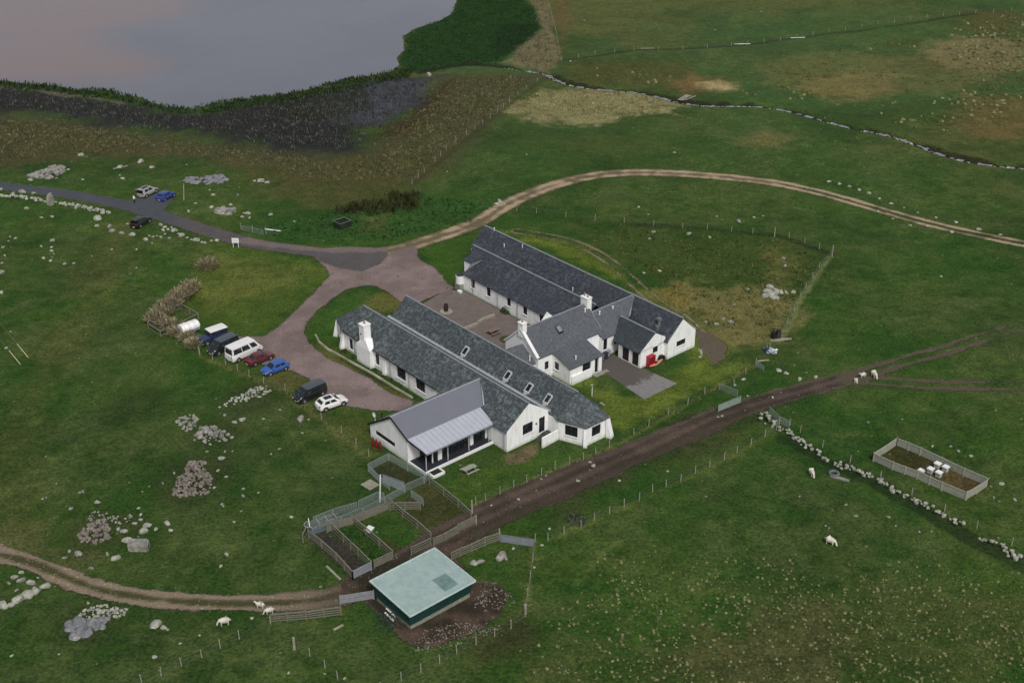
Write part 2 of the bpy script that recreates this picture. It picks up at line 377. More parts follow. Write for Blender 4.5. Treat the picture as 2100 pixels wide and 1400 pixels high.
# marsh by the loch
patch(P([(-80, 215), (0, 230), (200, 258), (400, 285), (560, 305), (640, 316), (745, 316), (800, 250), (860, 205), (900, 165), (1000, 150), (1060, 152), (1120, 157), (1040, 230), (960, 286), (900, 338), (850, 378),
         (700, 385), (600, 372), (500, 350), (420, 330), (300, 322), (120, 325), (0, 352), (-80, 365)]), L(72, 73, 46), 3.0, 2.6)
patch(P([(-60, 255), (120, 275), (260, 300), (380, 318), (300, 330), (120, 330), (-60, 372)]), L(72, 70, 42), 4, 3, .6)
patch(P([(450, 330), (640, 345), (700, 320), (830, 300), (880, 330), (850, 380), (860, 410), (700, 440), (560, 400)]), L(74, 74, 40), 5, 3, .7)
patch(P([(850, 200), (930, 160), (905, 210), (890, 250), (840, 275), (760, 290), (760, 262), (830, 235)]), L(54, 42, 26), 4, 2, .8)
patch(P([(-80, 165), (0, 178), (120, 186), (250, 206), (330, 220), (400, 230), (520, 212), (640, 190), (760, 166), (830, 154), (905, 158), (868, 190), (850, 220), (800, 248), (752, 262), (742, 305),
         (700, 315), (600, 310), (480, 296), (400, 285), (300, 270), (200, 254), (100, 240), (-80, 222)]), L(44, 45, 44), 4.0, 2.8)
patch(P([(650, 195), (760, 172), (880, 160), (870, 185), (845, 215), (790, 245), (735, 255), (670, 245)]), L(76, 80, 92), 4, 2, .7)
patch(P([(540, 200), (640, 185), (740, 178), (760, 215), (700, 245), (600, 250)]), L(38, 42, 26), 2, 1.5, .8)
patch(sd_line(X, Y, px2w([(-60, 172), (60, 182), (160, 196), (250, 212)]), 1.0)[0], L(120, 112, 96), 1.0, 1, .6)
patch(P([(826, 150), (812, 118), (830, 98), (830, 70), (900, 38), (930, 22), (938, -20), (1040, -30), (1100, 20), (1112, 55), (1092, 80), (1062, 100), (1030, 126), (950, 136), (880, 146)]), L(33, 60, 25), 1.5, .8)
patch(P([(1020, 50), (1108, 48), (1095, 78), (1062, 100), (1035, 118), (1010, 100)]), L(22, 42, 20), 2, 1, .8)
patch(P([(1035, 128), (1062, 102), (1112, 58), (1100, 10), (1050, -30), (1118, -30), (1150, 125), (1128, 148), (1080, 140)]), L(108, 102, 76), 1.2, .8)
patch(P([(1130, -30), (1180, -30), (1165, 70), (1152, 110)]), L(96, 84, 50), 2, 1, .8)
patch(P([(1150, 130), (1400, 128), (1440, 195), (1300, 180), (1170, 168)]), L(78, 78, 40), 3, 2, .7)
patch(P([(1035, 222), (1070, 200), (1120, 188), (1250, 186), (1330, 196), (1372, 214), (1340, 240), (1230, 246), (1100, 246)]), L(138, 132, 94), 3, 3.2, .75)
for c, col, rx, ry, am in (((1750, 175), (118, 104, 66), 95, 30, .8), ((1700, 150), (106, 104, 62), 150, 45, .5), ((2010, 110), (124, 112, 80), 120, 42, .75), ((1900, 150), (104, 100, 62), 150, 40, .5), ((2060, 240), (100, 88, 52), 90, 45, .8),
                       ((2040, 45), (84, 78, 44), 70, 26, .7), ((1420, 172), (112, 92, 58), 62, 15, .8), ((1470, 178), (160, 146, 108), 14, 4, .9), ((1590, 285), (106, 98, 60), 60, 14, .6), ((1860, 285), (86, 88, 50), 90, 18, .6), ((1250, 300), (72, 84, 40), 120, 20, .5)):
    e = px2w([(c[0] + rx * math.cos(t), c[1] + ry * math.sin(t)) for t in np.linspace(0, 6.28, 14)[:-1]])
    patch(sd_poly(X, Y, e), L(*col), 4, 2.2, am)
# rank ground between the road, the marsh and the tan track
patch(P([(500, 470), (640, 440), (760, 420), (860, 395), (960, 405), (1020, 420), (960, 455), (880, 480), (800, 498), (680, 505), (560, 495)]), L(46, 80, 34), 1.5, 1.5, .8)
patch(P([(660, 440), (760, 415), (860, 395), (850, 430), (720, 445)]), L(34, 34, 20), 1.5, 1.2, .7)
patch(P([(735, 450), (800, 440), (790, 475), (740, 480)]), L(96, 92, 54), 2, 1, .5)
# bright mown grass on the drive's bend and round the buildings
patch(P([(450, 500), (520, 508), (640, 532), (668, 556), (664, 578), (600, 632), (545, 680), (480, 700), (420, 665), (392, 630), (396, 590), (430, 545)]), L(70, 90, 33), 1.0, .7, .9)
patch(P([(430, 545), (520, 540), (600, 560), (560, 600), (440, 615)]), L(98, 102, 50), 4, 4, .65)
patch(P([(640, 660), (705, 600), (800, 600), (830, 625), (700, 640), (690, 700), (640, 695)]), L(54, 86, 30), 1, .6, .8)
patch(P([(770, 600), (850, 590), (880, 600), (820, 640), (740, 630)]), L(104, 98, 52), 1.5, 1, .7)
patch(P([(862, 520), (900, 500), (985, 478), (952, 520), (945, 590), (900, 572)]), L(58, 88, 28), .8, .5, .9)
patch(P([(1020, 470), (1180, 500), (1320, 590), (1420, 650), (1500, 700), (1440, 780), (1300, 870), (1260, 850), (1420, 740), (1380, 640), (1240, 560)]), L(98, 110, 40), 2, 1.2, .8)
patch(P([(1190, 790), (1320, 820), (1460, 760), (1560, 740), (1440, 800), (1310, 880), (1255, 900), (1240, 830)]), L(96, 110, 42), 1.2, 1.4, .75)
patch(P([(1150, 470), (1250, 462), (1590, 484), (1700, 522), (1640, 620), (1590, 700), (1520, 700), (1400, 640), (1300, 560)]), L(62, 78, 34), 3, 2.5, .75)
patch(P([(1330, 590), (1400, 578), (1600, 600), (1640, 640), (1600, 690), (1500, 690), (1420, 660), (1360, 640)]), L(118, 111, 70), 3, 3.5, .74)
patch(P([(1340, 590), (1400, 585), (1415, 625), (1380, 645), (1350, 620)]), L(112, 102, 48), 1.2, .8, .7)
patch(P([(1560, 520), (1610, 530), (1620, 610), (1570, 600)]), L(104, 98, 56), 3, 2, .6)
patch(P([(900, 990), (970, 1045), (1240, 925), (1110, 925), (1040, 940)]), L(62, 88, 30), .8, .6, .6)
patch(P([(660, 850), (760, 850), (770, 920), (730, 910), (690, 880)]), L(76, 84, 36), 1, .8, .7)
patch(P([(1040, 935), (1103, 905), (1103, 930), (1075, 948), (1042, 950)]), L(104, 92, 70), .5, .3, .9)
patch(P([(548, 758), (600, 765), (640, 785), (600, 800), (545, 785)]), L(92, 88, 48), 1, .8, .7)
patch(P([(650, 686), (700, 728), (760, 772), (848, 812), (830, 825), (740, 790), (680, 755), (640, 705)]), L(90, 92, 44), .5, .4, .75)
patch(P([(690, 722), (760, 762), (900, 835), (850, 818), (760, 775), (700, 735)]), L(28, 44, 20), .4, .3, .75)  # shade between the front wall and the kerb, put into the turf colour
# verges of rank pale grass under the fences
for ln, wd, col in (([(976, 1036), (1080, 990), (1138, 962), (1222, 932), (1300, 892), (1370, 852), (1450, 806), (1550, 748)], .45, (104, 112, 62)), ([(410, 730), (510, 772), (585, 800), (659, 861), (757, 937)], .5, (98, 102, 56)),
                    ([(1600, 700), (1640, 618), (1706, 522)], .5, (112, 122, 78)), ([(1706, 522), (1590, 484), (1450, 470), (1300, 460)], .7, (40, 52, 26)), ([(845, 382), (960, 282), (1045, 214), (1125, 157)], .6, (60, 66, 36)),
                    ([(1150, 126), (1300, 105), (1500, 95), (1700, 70), (2000, 30)], .7, (42, 52, 28)), ([(1125, 1108), (1250, 1053), (1400, 985), (1511, 929), (1570, 897)], .35, (84, 96, 48)), ([(1095, 1108), (1077, 1255)], .3, (104, 112, 66)),
                    ([(1610, 900), (1790, 985), (2000, 1110), (2110, 1165)], 1.3, (30, 46, 22)), ([(860, 1385), (1014, 1308), (1077, 1258)], .5, (70, 84, 44))):
    patch(sd_line(X, Y, px2w(ln), wd)[0], L(*col), .4, .25, .75)
patch(P([(985, 1320), (1080, 1270), (1110, 1300), (1060, 1350), (990, 1350)]), L(44, 36, 22), 2.5, 1.5, .6)
patch(P([(1100, 1380), (1300, 1290), (1500, 1250), (1800, 1240), (2160, 1230), (2160, 1460), (1100, 1460)]), L(68, 76, 38), 6, 4, .6)
patch(P([(1300, 1320), (1500, 1270), (1700, 1270), (1760, 1340), (1700, 1420), (1300, 1420)]), L(80, 76, 48), 4, 3, .5)
patch(P([(806, 1040), (884, 1105), (975, 1065), (880, 992)]), L(66, 62, 36), .6, .5, .75)
patch(P([(671, 1090), (634, 1103), (724, 1186), (762, 1165)]), L(62, 54, 54), .5, .3, .9)
patch(P([(800, 1100), (860, 1135), (900, 1110), (860, 1150), (790, 1160), (770, 1110)]), L(66, 54, 40), 1, .8, .7)
patch(P([(762, 965), (798, 948), (874, 988), (831, 1004), (790, 992)]), L(52, 52, 36), .4, .3, .8)
patch(P([(1795, 938), (1838, 906), (2020, 988), (1980, 1018)]), L(60, 56, 30), .5, .6, .85)
patch(P([(1870, 950), (1960, 960), (2000, 995), (1970, 1010), (1880, 975)]), L(92, 78, 50), 1, 1, .7)
patch(sd_line(X, Y, STREAM, 1.35)[0], L(38, 38, 27), .6, .8, .9); 
for (a, b), r_ in (((395, 985), 5.5), ((215, 1085), 4.5), ((510, 812), 4), ((435, 888), 3), ((180, 1275), 3.5)):
    q = at(a, b); patch(r_ - np.hypot(X - q.x, Y - q.y), L(56, 60, 34), 2, 1, .5)
tone *= (1 + .18 * n4 + .16 * n15)[:, None]
tone = np.clip(tone, .002, 1)

# ---- bare surfaces: signed distance and colour
cov = np.full(X.size, -9.0); ccol = np.empty((X.size, 3)); ccol[:] = L(110, 98, 88)
kinds = {}
def cover(name, sd, col, soft=.35):
    global cov, ccol
    old = kinds.get(name)
    a = sstep(sd, -soft, soft)[:, None]; ccol = ccol * (1 - a) + np.asarray(col) * a
    cov = np.maximum(cov, sd); kinds[name] = sd if old is None else np.maximum(sd, old)
s, lat = sd_line(X, Y, MUD, 2.35)
wid = np.interp(X, [-60, -25, 0, 25, 60], [-.95, -.85, .6, -.1, -1.0]); s = s + wid + n4 * .45 + n12 * .35
m1 = sstep(n4 * .9 + n15 * .5 + .75 * np.cos(lat * 3.4 + n12 * 1.5) * .7 + n12 * .7, -.9, 1.1)[:, None]
mudc = L(90, 77, 69) * m1 + L(60, 53, 45) * (1 - m1)
wet = (sstep(lat + n12, .2, 1.6) * sstep(X, -12, 0) * sstep(-X, -45, -25) * .55)[:, None]; mudc = mudc * (1 - wet) + L(56, 52, 38) * wet
lf = sstep(-X, 12, 30)[:, None]; mr = sstep(-np.cos(lat * 3.3) + n4 * .8 + n15 * .5, -.7, .6)[:, None]; mudc = mudc * (1 - lf) + (L(134, 120, 102) * mr + L(70, 70, 42) * (1 - mr)) * lf
cover('farm_track', s, mudc)
for ln in (MUD_FAR, MUD_FAR2):
    s, lat = sd_line(X, Y, ln, 1.9); s = np.minimum(s, .9 - np.abs(np.abs(lat) - 1.0)) - .25 - sstep(X, 60, 100) * (.95 if ln is MUD_FAR else 1.7) - .15 + n4 * .35
    cover('farm_track', s, L(84, 78, 62))
m2 = sstep(n4 * 1.3 + n15 * .8, -.5, .7)[:, None]
cover('shed_yard', sd_poly(X, Y, SHEDYARD), L(84, 70, 60) * m2 + L(50, 46, 36) * (1 - m2))
s, lat = sd_line(X, Y, TAN, 2.0); thin = sstep(X, 30, 60)
rut = .62 - np.abs(np.abs(lat) - 1.0) + n4 * .25
s = s * (1 - thin) + (rut - .12 * sstep(X, 85, 120)) * thin
mt = sstep(n4 + n15 * .8 - .5 * np.cos(lat * 3.0), -.6, .8)[:, None]
tc_ = L(166, 148, 122) * mt + L(104, 94, 72) * (1 - mt)
cover('tan_track', s, tc_)
s, lat = sd_line(X, Y, REARTRACK, 1.6); s = .45 - np.abs(np.abs(lat) - .95) - .1 + n12 * .5
cover('grass_track', s, L(128, 122, 92))
cover('rear_yard', sd_poly(X, Y, YARD2), L(94, 86, 72))
sdv = sd_poly(X, Y, DRIVE)
md_ = sstep(n4 * .9 + n15 * .5 + n12 * .8, -.7, .8)[:, None]
cover('driveway', sdv + (n12 * 1.2 + n4 * .5) * sstep(X, -26, -14) * sstep(Y, 178, 190), L(138, 122, 119) * md_ + L(116, 102, 98) * (1 - md_))
s = np.maximum(np.maximum(sd_line(X, Y, ROAD, 1.9)[0], sd_poly(X, Y, LAYBY)), sd_poly(X, Y, APRON))
worn = sstep(-np.hypot(X + 40, Y - 205), -30, -18)[:, None]
cover('road', s, (L(76, 80, 85) * (1 - .5 * worn) + L(98, 88, 84) * .5 * worn) * (1 + .1 * n4[:, None] + .08 * n15[:, None]), .15)
wear = (sstep(sd_line(X, Y, px2w([(500, 494), (600, 508), (700, 512), (790, 512)]), 1.3)[0] + n4 * 1.2, -.4, .6) * .5)[:, None]
ccol = ccol * (1 - wear * (s > 0)[:, None]) + L(136, 120, 112) * wear * (s > 0)[:, None]
fleck = np.clip(.12 + .5 * sstep(n40, 0, .8), 0, 1)
fleck += sstep(kinds['shed_yard'], -1, 1) * .8 + sstep(kinds['farm_track'], -1, 0) * .35 * (X < -10)
# yard foot-worn colour
ccol = np.clip(ccol, .002, 1)

def ground_material():
    m, nt, b = newmat('turf_and_tracks')
    pos = _n(nt, 'ShaderNodeNewGeometry').outputs['Position']
    A = lambda n: _n(nt, 'ShaderNodeAttribute', attribute_name=n)
    t = A('tone').outputs['Color']; cc = A('ccol').outputs['Color']; cv = A('cov').outputs['Fac']; fl = A('fleck').outputs['Fac']
    nf = noise(nt, pos, 2.6, 4, .7); nm = noise(nt, pos, .55, 5, .65); nx = noise(nt, pos, 7, 2, .6)
    g = mixc(nt, ramp(nt, nf, .36, .66), mixc(nt, 1.0, t, (.56, .62, .56), 'MULTIPLY'), mixc(nt, 1.0, t, (1.45, 1.38, 1.34), 'MULTIPLY'))
    g = mixc(nt, ramp(nt, nm, .48, .66, 0, .45), g, mixc(nt, 1.0, t, (1.6, 1.40, 1.25), 'MULTIPLY'))
    g = mixc(nt, ramp(nt, noise(nt, pos, .9, 6, .8), .54, .64, 0, .5), g, mixc(nt, 1.0, t, (1.75, 1.6, 1.6), 'MULTIPLY'))
    g = mixc(nt, ramp(nt, noise(nt, pos, .28, 6, .8), .54, .66, 0, .5), g, mixc(nt, 1.0, t, (.45, .55, .55), 'MULTIPLY'))
    g = mixc(nt, ramp(nt, noise(nt, pos, 1.25, 5, .7), .54, .67, 0, .6), g, mixc(nt, 1.0, t, (.46, .56, .50), 'MULTIPLY'))
    # scattered pale flecks: daisies, droppings, chips of stone
    vo = _n(nt, 'ShaderNodeTexVoronoi'); vo.inputs['Scale'].default_value = .75; nt.links.new(pos, vo.inputs['Vector'])
    sc = _n(nt, 'ShaderNodeSeparateColor'); nt.links.new(vo.outputs['Color'], sc.inputs[0])
    rad = math_(nt, 'MULTIPLY', ramp(nt, math_(nt, 'ADD', sc.outputs[0], math_(nt, 'MULTIPLY', fl, .22)), .90, 1.05), .16)
    g = mixc(nt, math_(nt, 'MULTIPLY', math_(nt, 'LESS_THAN', vo.outputs['Distance'], rad), .7), g, (.22, .24, .15))
    # bare ground
    c = mixc(nt, ramp(nt, noise(nt, pos, 4.5, 4, .75), .3, .7), mixc(nt, 1.0, cc, (.70, .70, .70), 'MULTIPLY'), mixc(nt, 1.0, cc, (1.28, 1.27, 1.25), 'MULTIPLY'))
    c = mixc(nt, ramp(nt, noise(nt, pos, 1.1, 5, .75), .54, .68, 0, .5), c, mixc(nt, 1.0, cc, (.60, .58, .55), 'MULTIPLY'))
    v2 = _n(nt, 'ShaderNodeTexVoronoi'); v2.inputs['Scale'].default_value = 2.2; nt.links.new(pos, v2.inputs['Vector'])
    s2 = _n(nt, 'ShaderNodeSeparateColor'); nt.links.new(v2.outputs['Color'], s2.inputs[0])
    st = math_(nt, 'LESS_THAN', v2.outputs['Distance'], math_(nt, 'MULTIPLY', ramp(nt, math_(nt, 'ADD', s2.outputs[1], math_(nt, 'MULTIPLY', fl, .25)), .85, 1.1), .42))
    c = mixc(nt, math_(nt, 'MULTIPLY', st, .45), c, mixc(nt, 1.0, cc, (2.1, 2.0, 1.9), 'MULTIPLY'))
    edge = math_(nt, 'ADD', cv, math_(nt, 'MULTIPLY', math_(nt, 'SUBTRACT', nf, .5), 1.1))
    edge = math_(nt, 'ADD', edge, math_(nt, 'MULTIPLY', math_(nt, 'SUBTRACT', nm, .5), 1.0))
    f = ramp(nt, edge, -.16, .16)
    nt.links.new(mixc(nt, f, g, c), b.inputs['Base Color'])
    b.inputs['Roughness'].default_value = .95; b.inputs['Specular IOR Level'].default_value = .15
    hh = math_(nt, 'ADD', math_(nt, 'MULTIPLY', nf, .7), math_(nt, 'ADD', math_(nt, 'MULTIPLY', nm, 1.2), math_(nt, 'MULTIPLY', nx, .35)))
    bump(nt, b, math_(nt, 'MULTIPLY', hh, ramp(nt, f, 0, 1, 1, .35)), .9, .28)
    return m
LANDMAT = ground_material()

def grid_mesh(name, idx_faces, lift=0.0):
    """a mesh made of the chosen cells of the survey grid"""
    nx = gx.size; fy, fx = np.divmod(idx_faces, nx - 1)
    quad = np.stack([fy * nx + fx, fy * nx + fx + 1, (fy + 1) * nx + fx + 1, (fy + 1) * nx + fx], 1)
    used, inv = np.unique(quad.ravel(), return_inverse=True); quad = inv.reshape(-1, 4)
    me = bpy.data.meshes.new(name); me.vertices.add(used.size); me.loops.add(quad.size); me.polygons.add(len(quad))
    me.vertices.foreach_set('co', np.stack([X[used], Y[used], Z[used] + lift], 1).astype(np.float32).ravel())
    me.loops.foreach_set('vertex_index', quad.astype(np.int32).ravel())
    me.polygons.foreach_set('loop_start', (np.arange(len(quad)) * 4).astype(np.int32)); me.polygons.foreach_set('loop_total', np.full(len(quad), 4, np.int32))
    me.polygons.foreach_set('use_smooth', np.ones(len(quad), bool)); me.update()
    for nm, arr, ty in (('tone', tone, 'FLOAT_COLOR'), ('ccol', ccol, 'FLOAT_COLOR'), ('cov', cov, 'FLOAT'), ('fleck', fleck, 'FLOAT')):
        a = me.attributes.new(nm, ty, 'POINT')
        if ty == 'FLOAT': a.data.foreach_set('value', arr[used].astype(np.float32))
        else: a.data.foreach_set('color', np.concatenate([arr[used], np.ones((used.size, 1))], 1).astype(np.float32).ravel())
    me.materials.append(LANDMAT)
    o = bpy.data.objects.new(name, me); COL.objects.link(o); tag(o, kind='structure'); return o
ALLF = np.arange((gx.size - 1) * (gy.size - 1))
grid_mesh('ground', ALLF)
def cells(sd, th=-.45):
    g = sd.reshape(GX.shape); q = np.maximum(np.maximum(g[:-1, :-1], g[1:, :-1]), np.maximum(g[:-1, 1:], g[1:, 1:]))
    return np.nonzero((q > th).ravel())[0]
lift = .006; taken = np.full(X.size, -9.0)
order = ['road', 'driveway', 'tan_track', 'shed_yard', 'farm_track', 'grass_track', 'rear_yard']
for nm in order:
    sdk = np.where(taken > -.2, -9, kinds[nm]); ids = cells(sdk, -.35)
    if ids.size: grid_mesh(nm, ids, lift)
    taken = np.maximum(taken, kinds[nm]); lift += .004

# ---- water
def water(name, base, pink=None, rough=.12, spec=.5):
    m, nt, b = newmat(name); pos = _n(nt, 'ShaderNodeNewGeometry').outputs['Position']
    c = mixc(nt, ramp(nt, noise(nt, pos, .02, 4), .4, .6, 0, .6), base, tuple(x * .85 for x in base))
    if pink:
        f = math_(nt, 'ADD', A_(nt, 'skyrefl'), math_(nt, 'MULTIPLY', math_(nt, 'SUBTRACT', noise(nt, pos, .03, 4), .5), 12))
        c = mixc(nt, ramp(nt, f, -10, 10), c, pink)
    nt.links.new(c, b.inputs['Base Color']); b.inputs['Roughness'].default_value = rough; b.inputs['Specular IOR Level'].default_value = spec
    bump(nt, b, math_(nt, 'ADD', noise(nt, pos, 1.6, 4, .7), noise(nt, pos, .3, 3)), .35, .05); return m
def A_(nt, n): return _n(nt, 'ShaderNodeAttribute', attribute_name=n).outputs['Fac']
wx = np.linspace(-760, 40, 161); wy = np.linspace(240, 900, 133); WX_, WY_ = np.meshgrid(wx, wy); wX, wY = WX_.ravel(), WY_.ravel()
PINK_SKY = px2w([(-200, -200), (420, -60), (360, 30), (200, 62), (240, 95), (330, 130), (280, 160), (-200, 175)])  # outline of the pinkish sky reflection that is put into the water's colour
sh = np.minimum(sd_poly(wX, wY, PINK_SKY), 25) - 25 * sstep(sd_poly(wX, wY, px2w([(-200, 62), (48, 62), (40, 84), (-200, 90)])), -4, 4)
wsd = sd_poly(wX, wY, LOCH).reshape(WX_.shape)
keep = (np.maximum(np.maximum(wsd[:-1, :-1], wsd[1:, 1:]), np.maximum(wsd[1:, :-1], wsd[:-1, 1:])) > -1.0)
me = bpy.data.meshes.new('loch_water'); fy, fx = np.nonzero(keep); n_ = wx.size
q = np.stack([fy * n_ + fx, fy * n_ + fx + 1, (fy + 1) * n_ + fx + 1, (fy + 1) * n_ + fx], 1)
me.from_pydata(np.stack([wX, wY, np.full(wX.size, -.35)], 1).tolist(), [], q.tolist()); a = me.attributes.new('skyrefl', 'FLOAT', 'POINT'); a.data.foreach_set('value', sh.astype(np.float32))
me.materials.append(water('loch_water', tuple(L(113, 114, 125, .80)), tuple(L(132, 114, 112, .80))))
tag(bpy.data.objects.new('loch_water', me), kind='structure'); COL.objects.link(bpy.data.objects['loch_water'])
mb = MB(); st = smooth_line(STREAM, 1)
for k, (a, b_) in enumerate(zip(st[:-1], st[1:])):
    t = b_ - a; nrm = np.array([-t[1], t[0]]) / (np.hypot(*t) + 1e-9)
    wd = max(.0, .20 + .30 * math.sin(k * .9) + .30 * math.sin(k * 2.3 + 1)); wd = .9 if k > len(st) - 14 else wd; nrm = nrm * (1 if nrm[1] < 0 else -1); a = a + nrm * .35; b_ = b_ + nrm * .35
    if wd > .12 and k > 34: mb.add([(a[0] + nrm[0] * wd, a[1] + nrm[1] * wd, -.40), (a[0] - nrm[0] * wd, a[1] - nrm[1] * wd, -.40), (b_[0] - nrm[0] * wd, b_[1] - nrm[1] * wd, -.40), (b_[0] + nrm[0] * wd, b_[1] + nrm[1] * wd, -.40)], [(0, 1, 2, 3)])
tag(mb.obj('stream_water', water('stream_water', tuple(L(140, 142, 148, .8)), None, .08, .8)), kind='structure')

# ---- paved courts
def paving(name, poly, mat, z0=-.1, z1=.03):
    return tag(MB().prism([tuple(p) for p in poly], z0, z1).obj(name, mat), kind='structure')
paving('courtyard_paving', COURT, M('courtyard_gravel', (.165, .132, .116), .95, .28, .8, (.118, .096, .086), bmp=.6, bscale=12))
pm, nt, b = newmat('concrete_patio'); pos = _n(nt, 'ShaderNodeNewGeometry').outputs['Position']
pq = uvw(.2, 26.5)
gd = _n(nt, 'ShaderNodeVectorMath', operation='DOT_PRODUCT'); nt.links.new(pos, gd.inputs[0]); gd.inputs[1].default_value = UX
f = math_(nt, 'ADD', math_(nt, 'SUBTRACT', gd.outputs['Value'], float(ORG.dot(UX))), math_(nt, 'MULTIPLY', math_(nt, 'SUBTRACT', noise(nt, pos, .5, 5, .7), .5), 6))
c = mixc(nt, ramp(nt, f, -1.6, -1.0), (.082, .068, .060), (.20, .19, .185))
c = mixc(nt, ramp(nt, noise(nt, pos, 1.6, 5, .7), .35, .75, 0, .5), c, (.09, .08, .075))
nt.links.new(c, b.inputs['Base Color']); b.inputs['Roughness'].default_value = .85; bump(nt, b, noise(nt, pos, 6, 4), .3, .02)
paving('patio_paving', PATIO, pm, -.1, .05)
# ------------------------------------------------------------------ buildings; local axes: x along the long wings (u), y across them (v)
def wall_into(mb, a, b, z0, z1, ops=(), depth=.16):
    """one storey wall from a to b (outside on the right hand) with real openings (s0, s1, za, zb)"""
    a, b = Vector(a), Vector(b); L_ = (b - a).length; d = (b - a) / L_; n = Vector((d.y, -d.x))
    P3 = lambda s, z, k=0.0: (a.x + d.x * s - n.x * k, a.y + d.y * s - n.y * k, z)
    ss = sorted({0, L_} | {o[i] for o in ops for i in (0, 1)}); zs = sorted({z0, z1} | {o[i] for o in ops for i in (2, 3)})
    for s0, s1 in zip(ss[:-1], ss[1:]):
        for q0, q1 in zip(zs[:-1], zs[1:]):
            sm, zm = (s0 + s1) / 2, (q0 + q1) / 2
            if any(o[0] < sm < o[1] and o[2] < zm < o[3] for o in ops): continue
            mb.add([P3(s0, q0), P3(s1, q0), P3(s1, q1), P3(s0, q1)], [(0, 1, 2, 3)])
    for s0, s1, q0, q1 in (o[:4] for o in ops):
        mb.add([P3(s0, q0), P3(s1, q0), P3(s1, q1), P3(s0, q1), P3(s0, q0, depth), P3(s1, q0, depth), P3(s1, q1, depth), P3(s0, q1, depth)],
               [(0, 4, 5, 1), (1, 5, 6, 2), (2, 6, 7, 3), (3, 7, 4, 0)])
    return a, d, n
def windows(root, a, b, ops, frame=None, name='window', mull=1, sill=True, depth=.16):
    a, b = Vector(a), Vector(b); d = (b - a).normalized(); n = Vector((d.y, -d.x))
    P3 = lambda s, z, k=0.0: Vector((a.x + d.x * s - n.x * k, a.y + d.y * s - n.y * k, z))
    for o in ops:
        s0, s1, q0, q1 = o[:4]; f = MB(); w_ = .07; k = depth * .7
        for p, q in ((P3(s0, q0 + w_ / 2, k), P3(s1, q0 + w_ / 2, k)), (P3(s0, q1 - w_ / 2, k), P3(s1, q1 - w_ / 2, k))): f.beam(p, q, .07, w_)
        for s in [s0 + w_ / 2, s1 - w_ / 2] + [s0 + (s1 - s0) * (i + 1) / (mull + 1) for i in range(mull)]:
            f.beam(P3(s, q0 + w_, k), P3(s, q1 - w_, k), w_ * .9, .06)
        fo = f.obj(name, frame or FRAME, root)
        g = MB(); g.add([P3(s0, q0, depth * .95), P3(s1, q0, depth * .95), P3(s1, q1, depth * .95), P3(s0, q1, depth * .95)], [(0, 1, 2, 3)])
        g.obj('pane', GLASS, fo)
        if sill:
            sl2 = MB().beam(P3(s0 - .08, q0 - .05, -.04), P3(s1 + .08, q0 - .05, -.04), .16, .08); sl2.obj('sill', TRIM, fo)
def hip_chimney(root, x0, x1, y0, y1, z0, z1, pots=2, along='y'):
    c = MB().box(x0, x1, y0, y1, z0, z1).box(x0 - .07, x1 + .07, y0 - .07, y1 + .07, z1, z1 + .14)
    ch = c.obj('chimney', WHITE, root)
    for i in range(pots):
        t = (i + .5) / pots; px_, py_ = ((x0 + x1) / 2, y0 + (y1 - y0) * t) if along == 'y' else (x0 + (x1 - x0) * t, (y0 + y1) / 2)
        MB().tube((px_, py_, z1 + .14), (px_, py_, z1 + .62), .14, .11, 10).obj('chimney_pot', M('clay_pot', (.30, .26, .22), .8), ch, True)
    return ch
def vent(root, x, y, z, h=.7, r=.09):
    MB().tube((x, y, z - .3), (x, y, z + h), r, r, 8).tube((x, y, z + h), (x, y, z + h + .08), r * 1.5, r * 1.5, 8).obj('vent_pipe', TRIM, root, True)

# ---------- front block: two long parallel ranges under slate, canted ends
fb = thing('guest_house', ORG, UANG, 'long white double house with mottled slate roofs and side chimney by the car park', 'building')
E3, R3 = 3.0, 5.8
mb = MB()
w1 = [(1.47, 2.33, .55, 2.35), (8.15, 9.05, .78, 2.55), (13.35, 15.45, .93, 2.62), (17.85, 19.95, 1.0, 2.6), (22.6, 23.45, .25, 2.3)]
wall_into(mb, (-37.4, 0), (0, 0), -.3, E3, w1)
g1 = [(2.74, 4.5, 1.4, 2.97), (5.6, 6.65, .55, 2.9)]
wall_into(mb, (0, 0), (0, 7.25), -.3, E3, g1)
mb.add([(0, 0, E3), (0, 7.25, E3), (0, 7.25, 3.5), (0, 3.85, R3 + .12), (0, 0, 3.12)], [(0, 1, 2, 3, 4)])
cw = [(1.5, 2.3, 1.0, 2.5)]
wall_into(mb, (-41.2, 1.5), (-37.4, 0), -.3, E3, cw); wall_into(mb, (-41.2, 6.1), (-41.2, 1.5), -.3, E3); wall_into(mb, (-37.4, 7.25), (-41.2, 6.1), -.3, E3)
wall_into(mb, (-35.6, 7.2), (-37.4, 7.2), -.3, E3)
# battered buttresses of the old wall
def buttress(mb, x, y, dx, dy, w_, out, h):
    n = Vector((dx, dy)).normalized(); t = Vector((-n.y, n.x)) * (w_ / 2); p = Vector((x, y))
    vs = [p - t, p + t, p + t + n * out, p - t + n * out]; top = [p - t, p + t, p + t + n * .06, p - t + n * .06]
    mb.add([(q.x, q.y, -.3) for q in vs] + [(q.x, q.y, h) for q in top], [(0, 3, 2, 1), (4, 5, 6, 7), (0, 1, 5, 4), (1, 2, 6, 5), (2, 3, 7, 6), (3, 0, 4, 7)])
buttress(mb, -37.5, 0, -.25, -1, .7, .75, 2.7); buttress(mb, -41.2, 1.5, -1, -.6, .8, .8, 2.9); buttress(mb, -27.0, 0, 0, -1, .7, .35, 2.2)
wall_into(mb, (0, 7.15), (2.0, 7.15), -.3, E3)
e1 = [(1.05, 2.9, 1.05, 2.6)]; e2 = [(1.15, 2.75, 1.0, 2.5)]
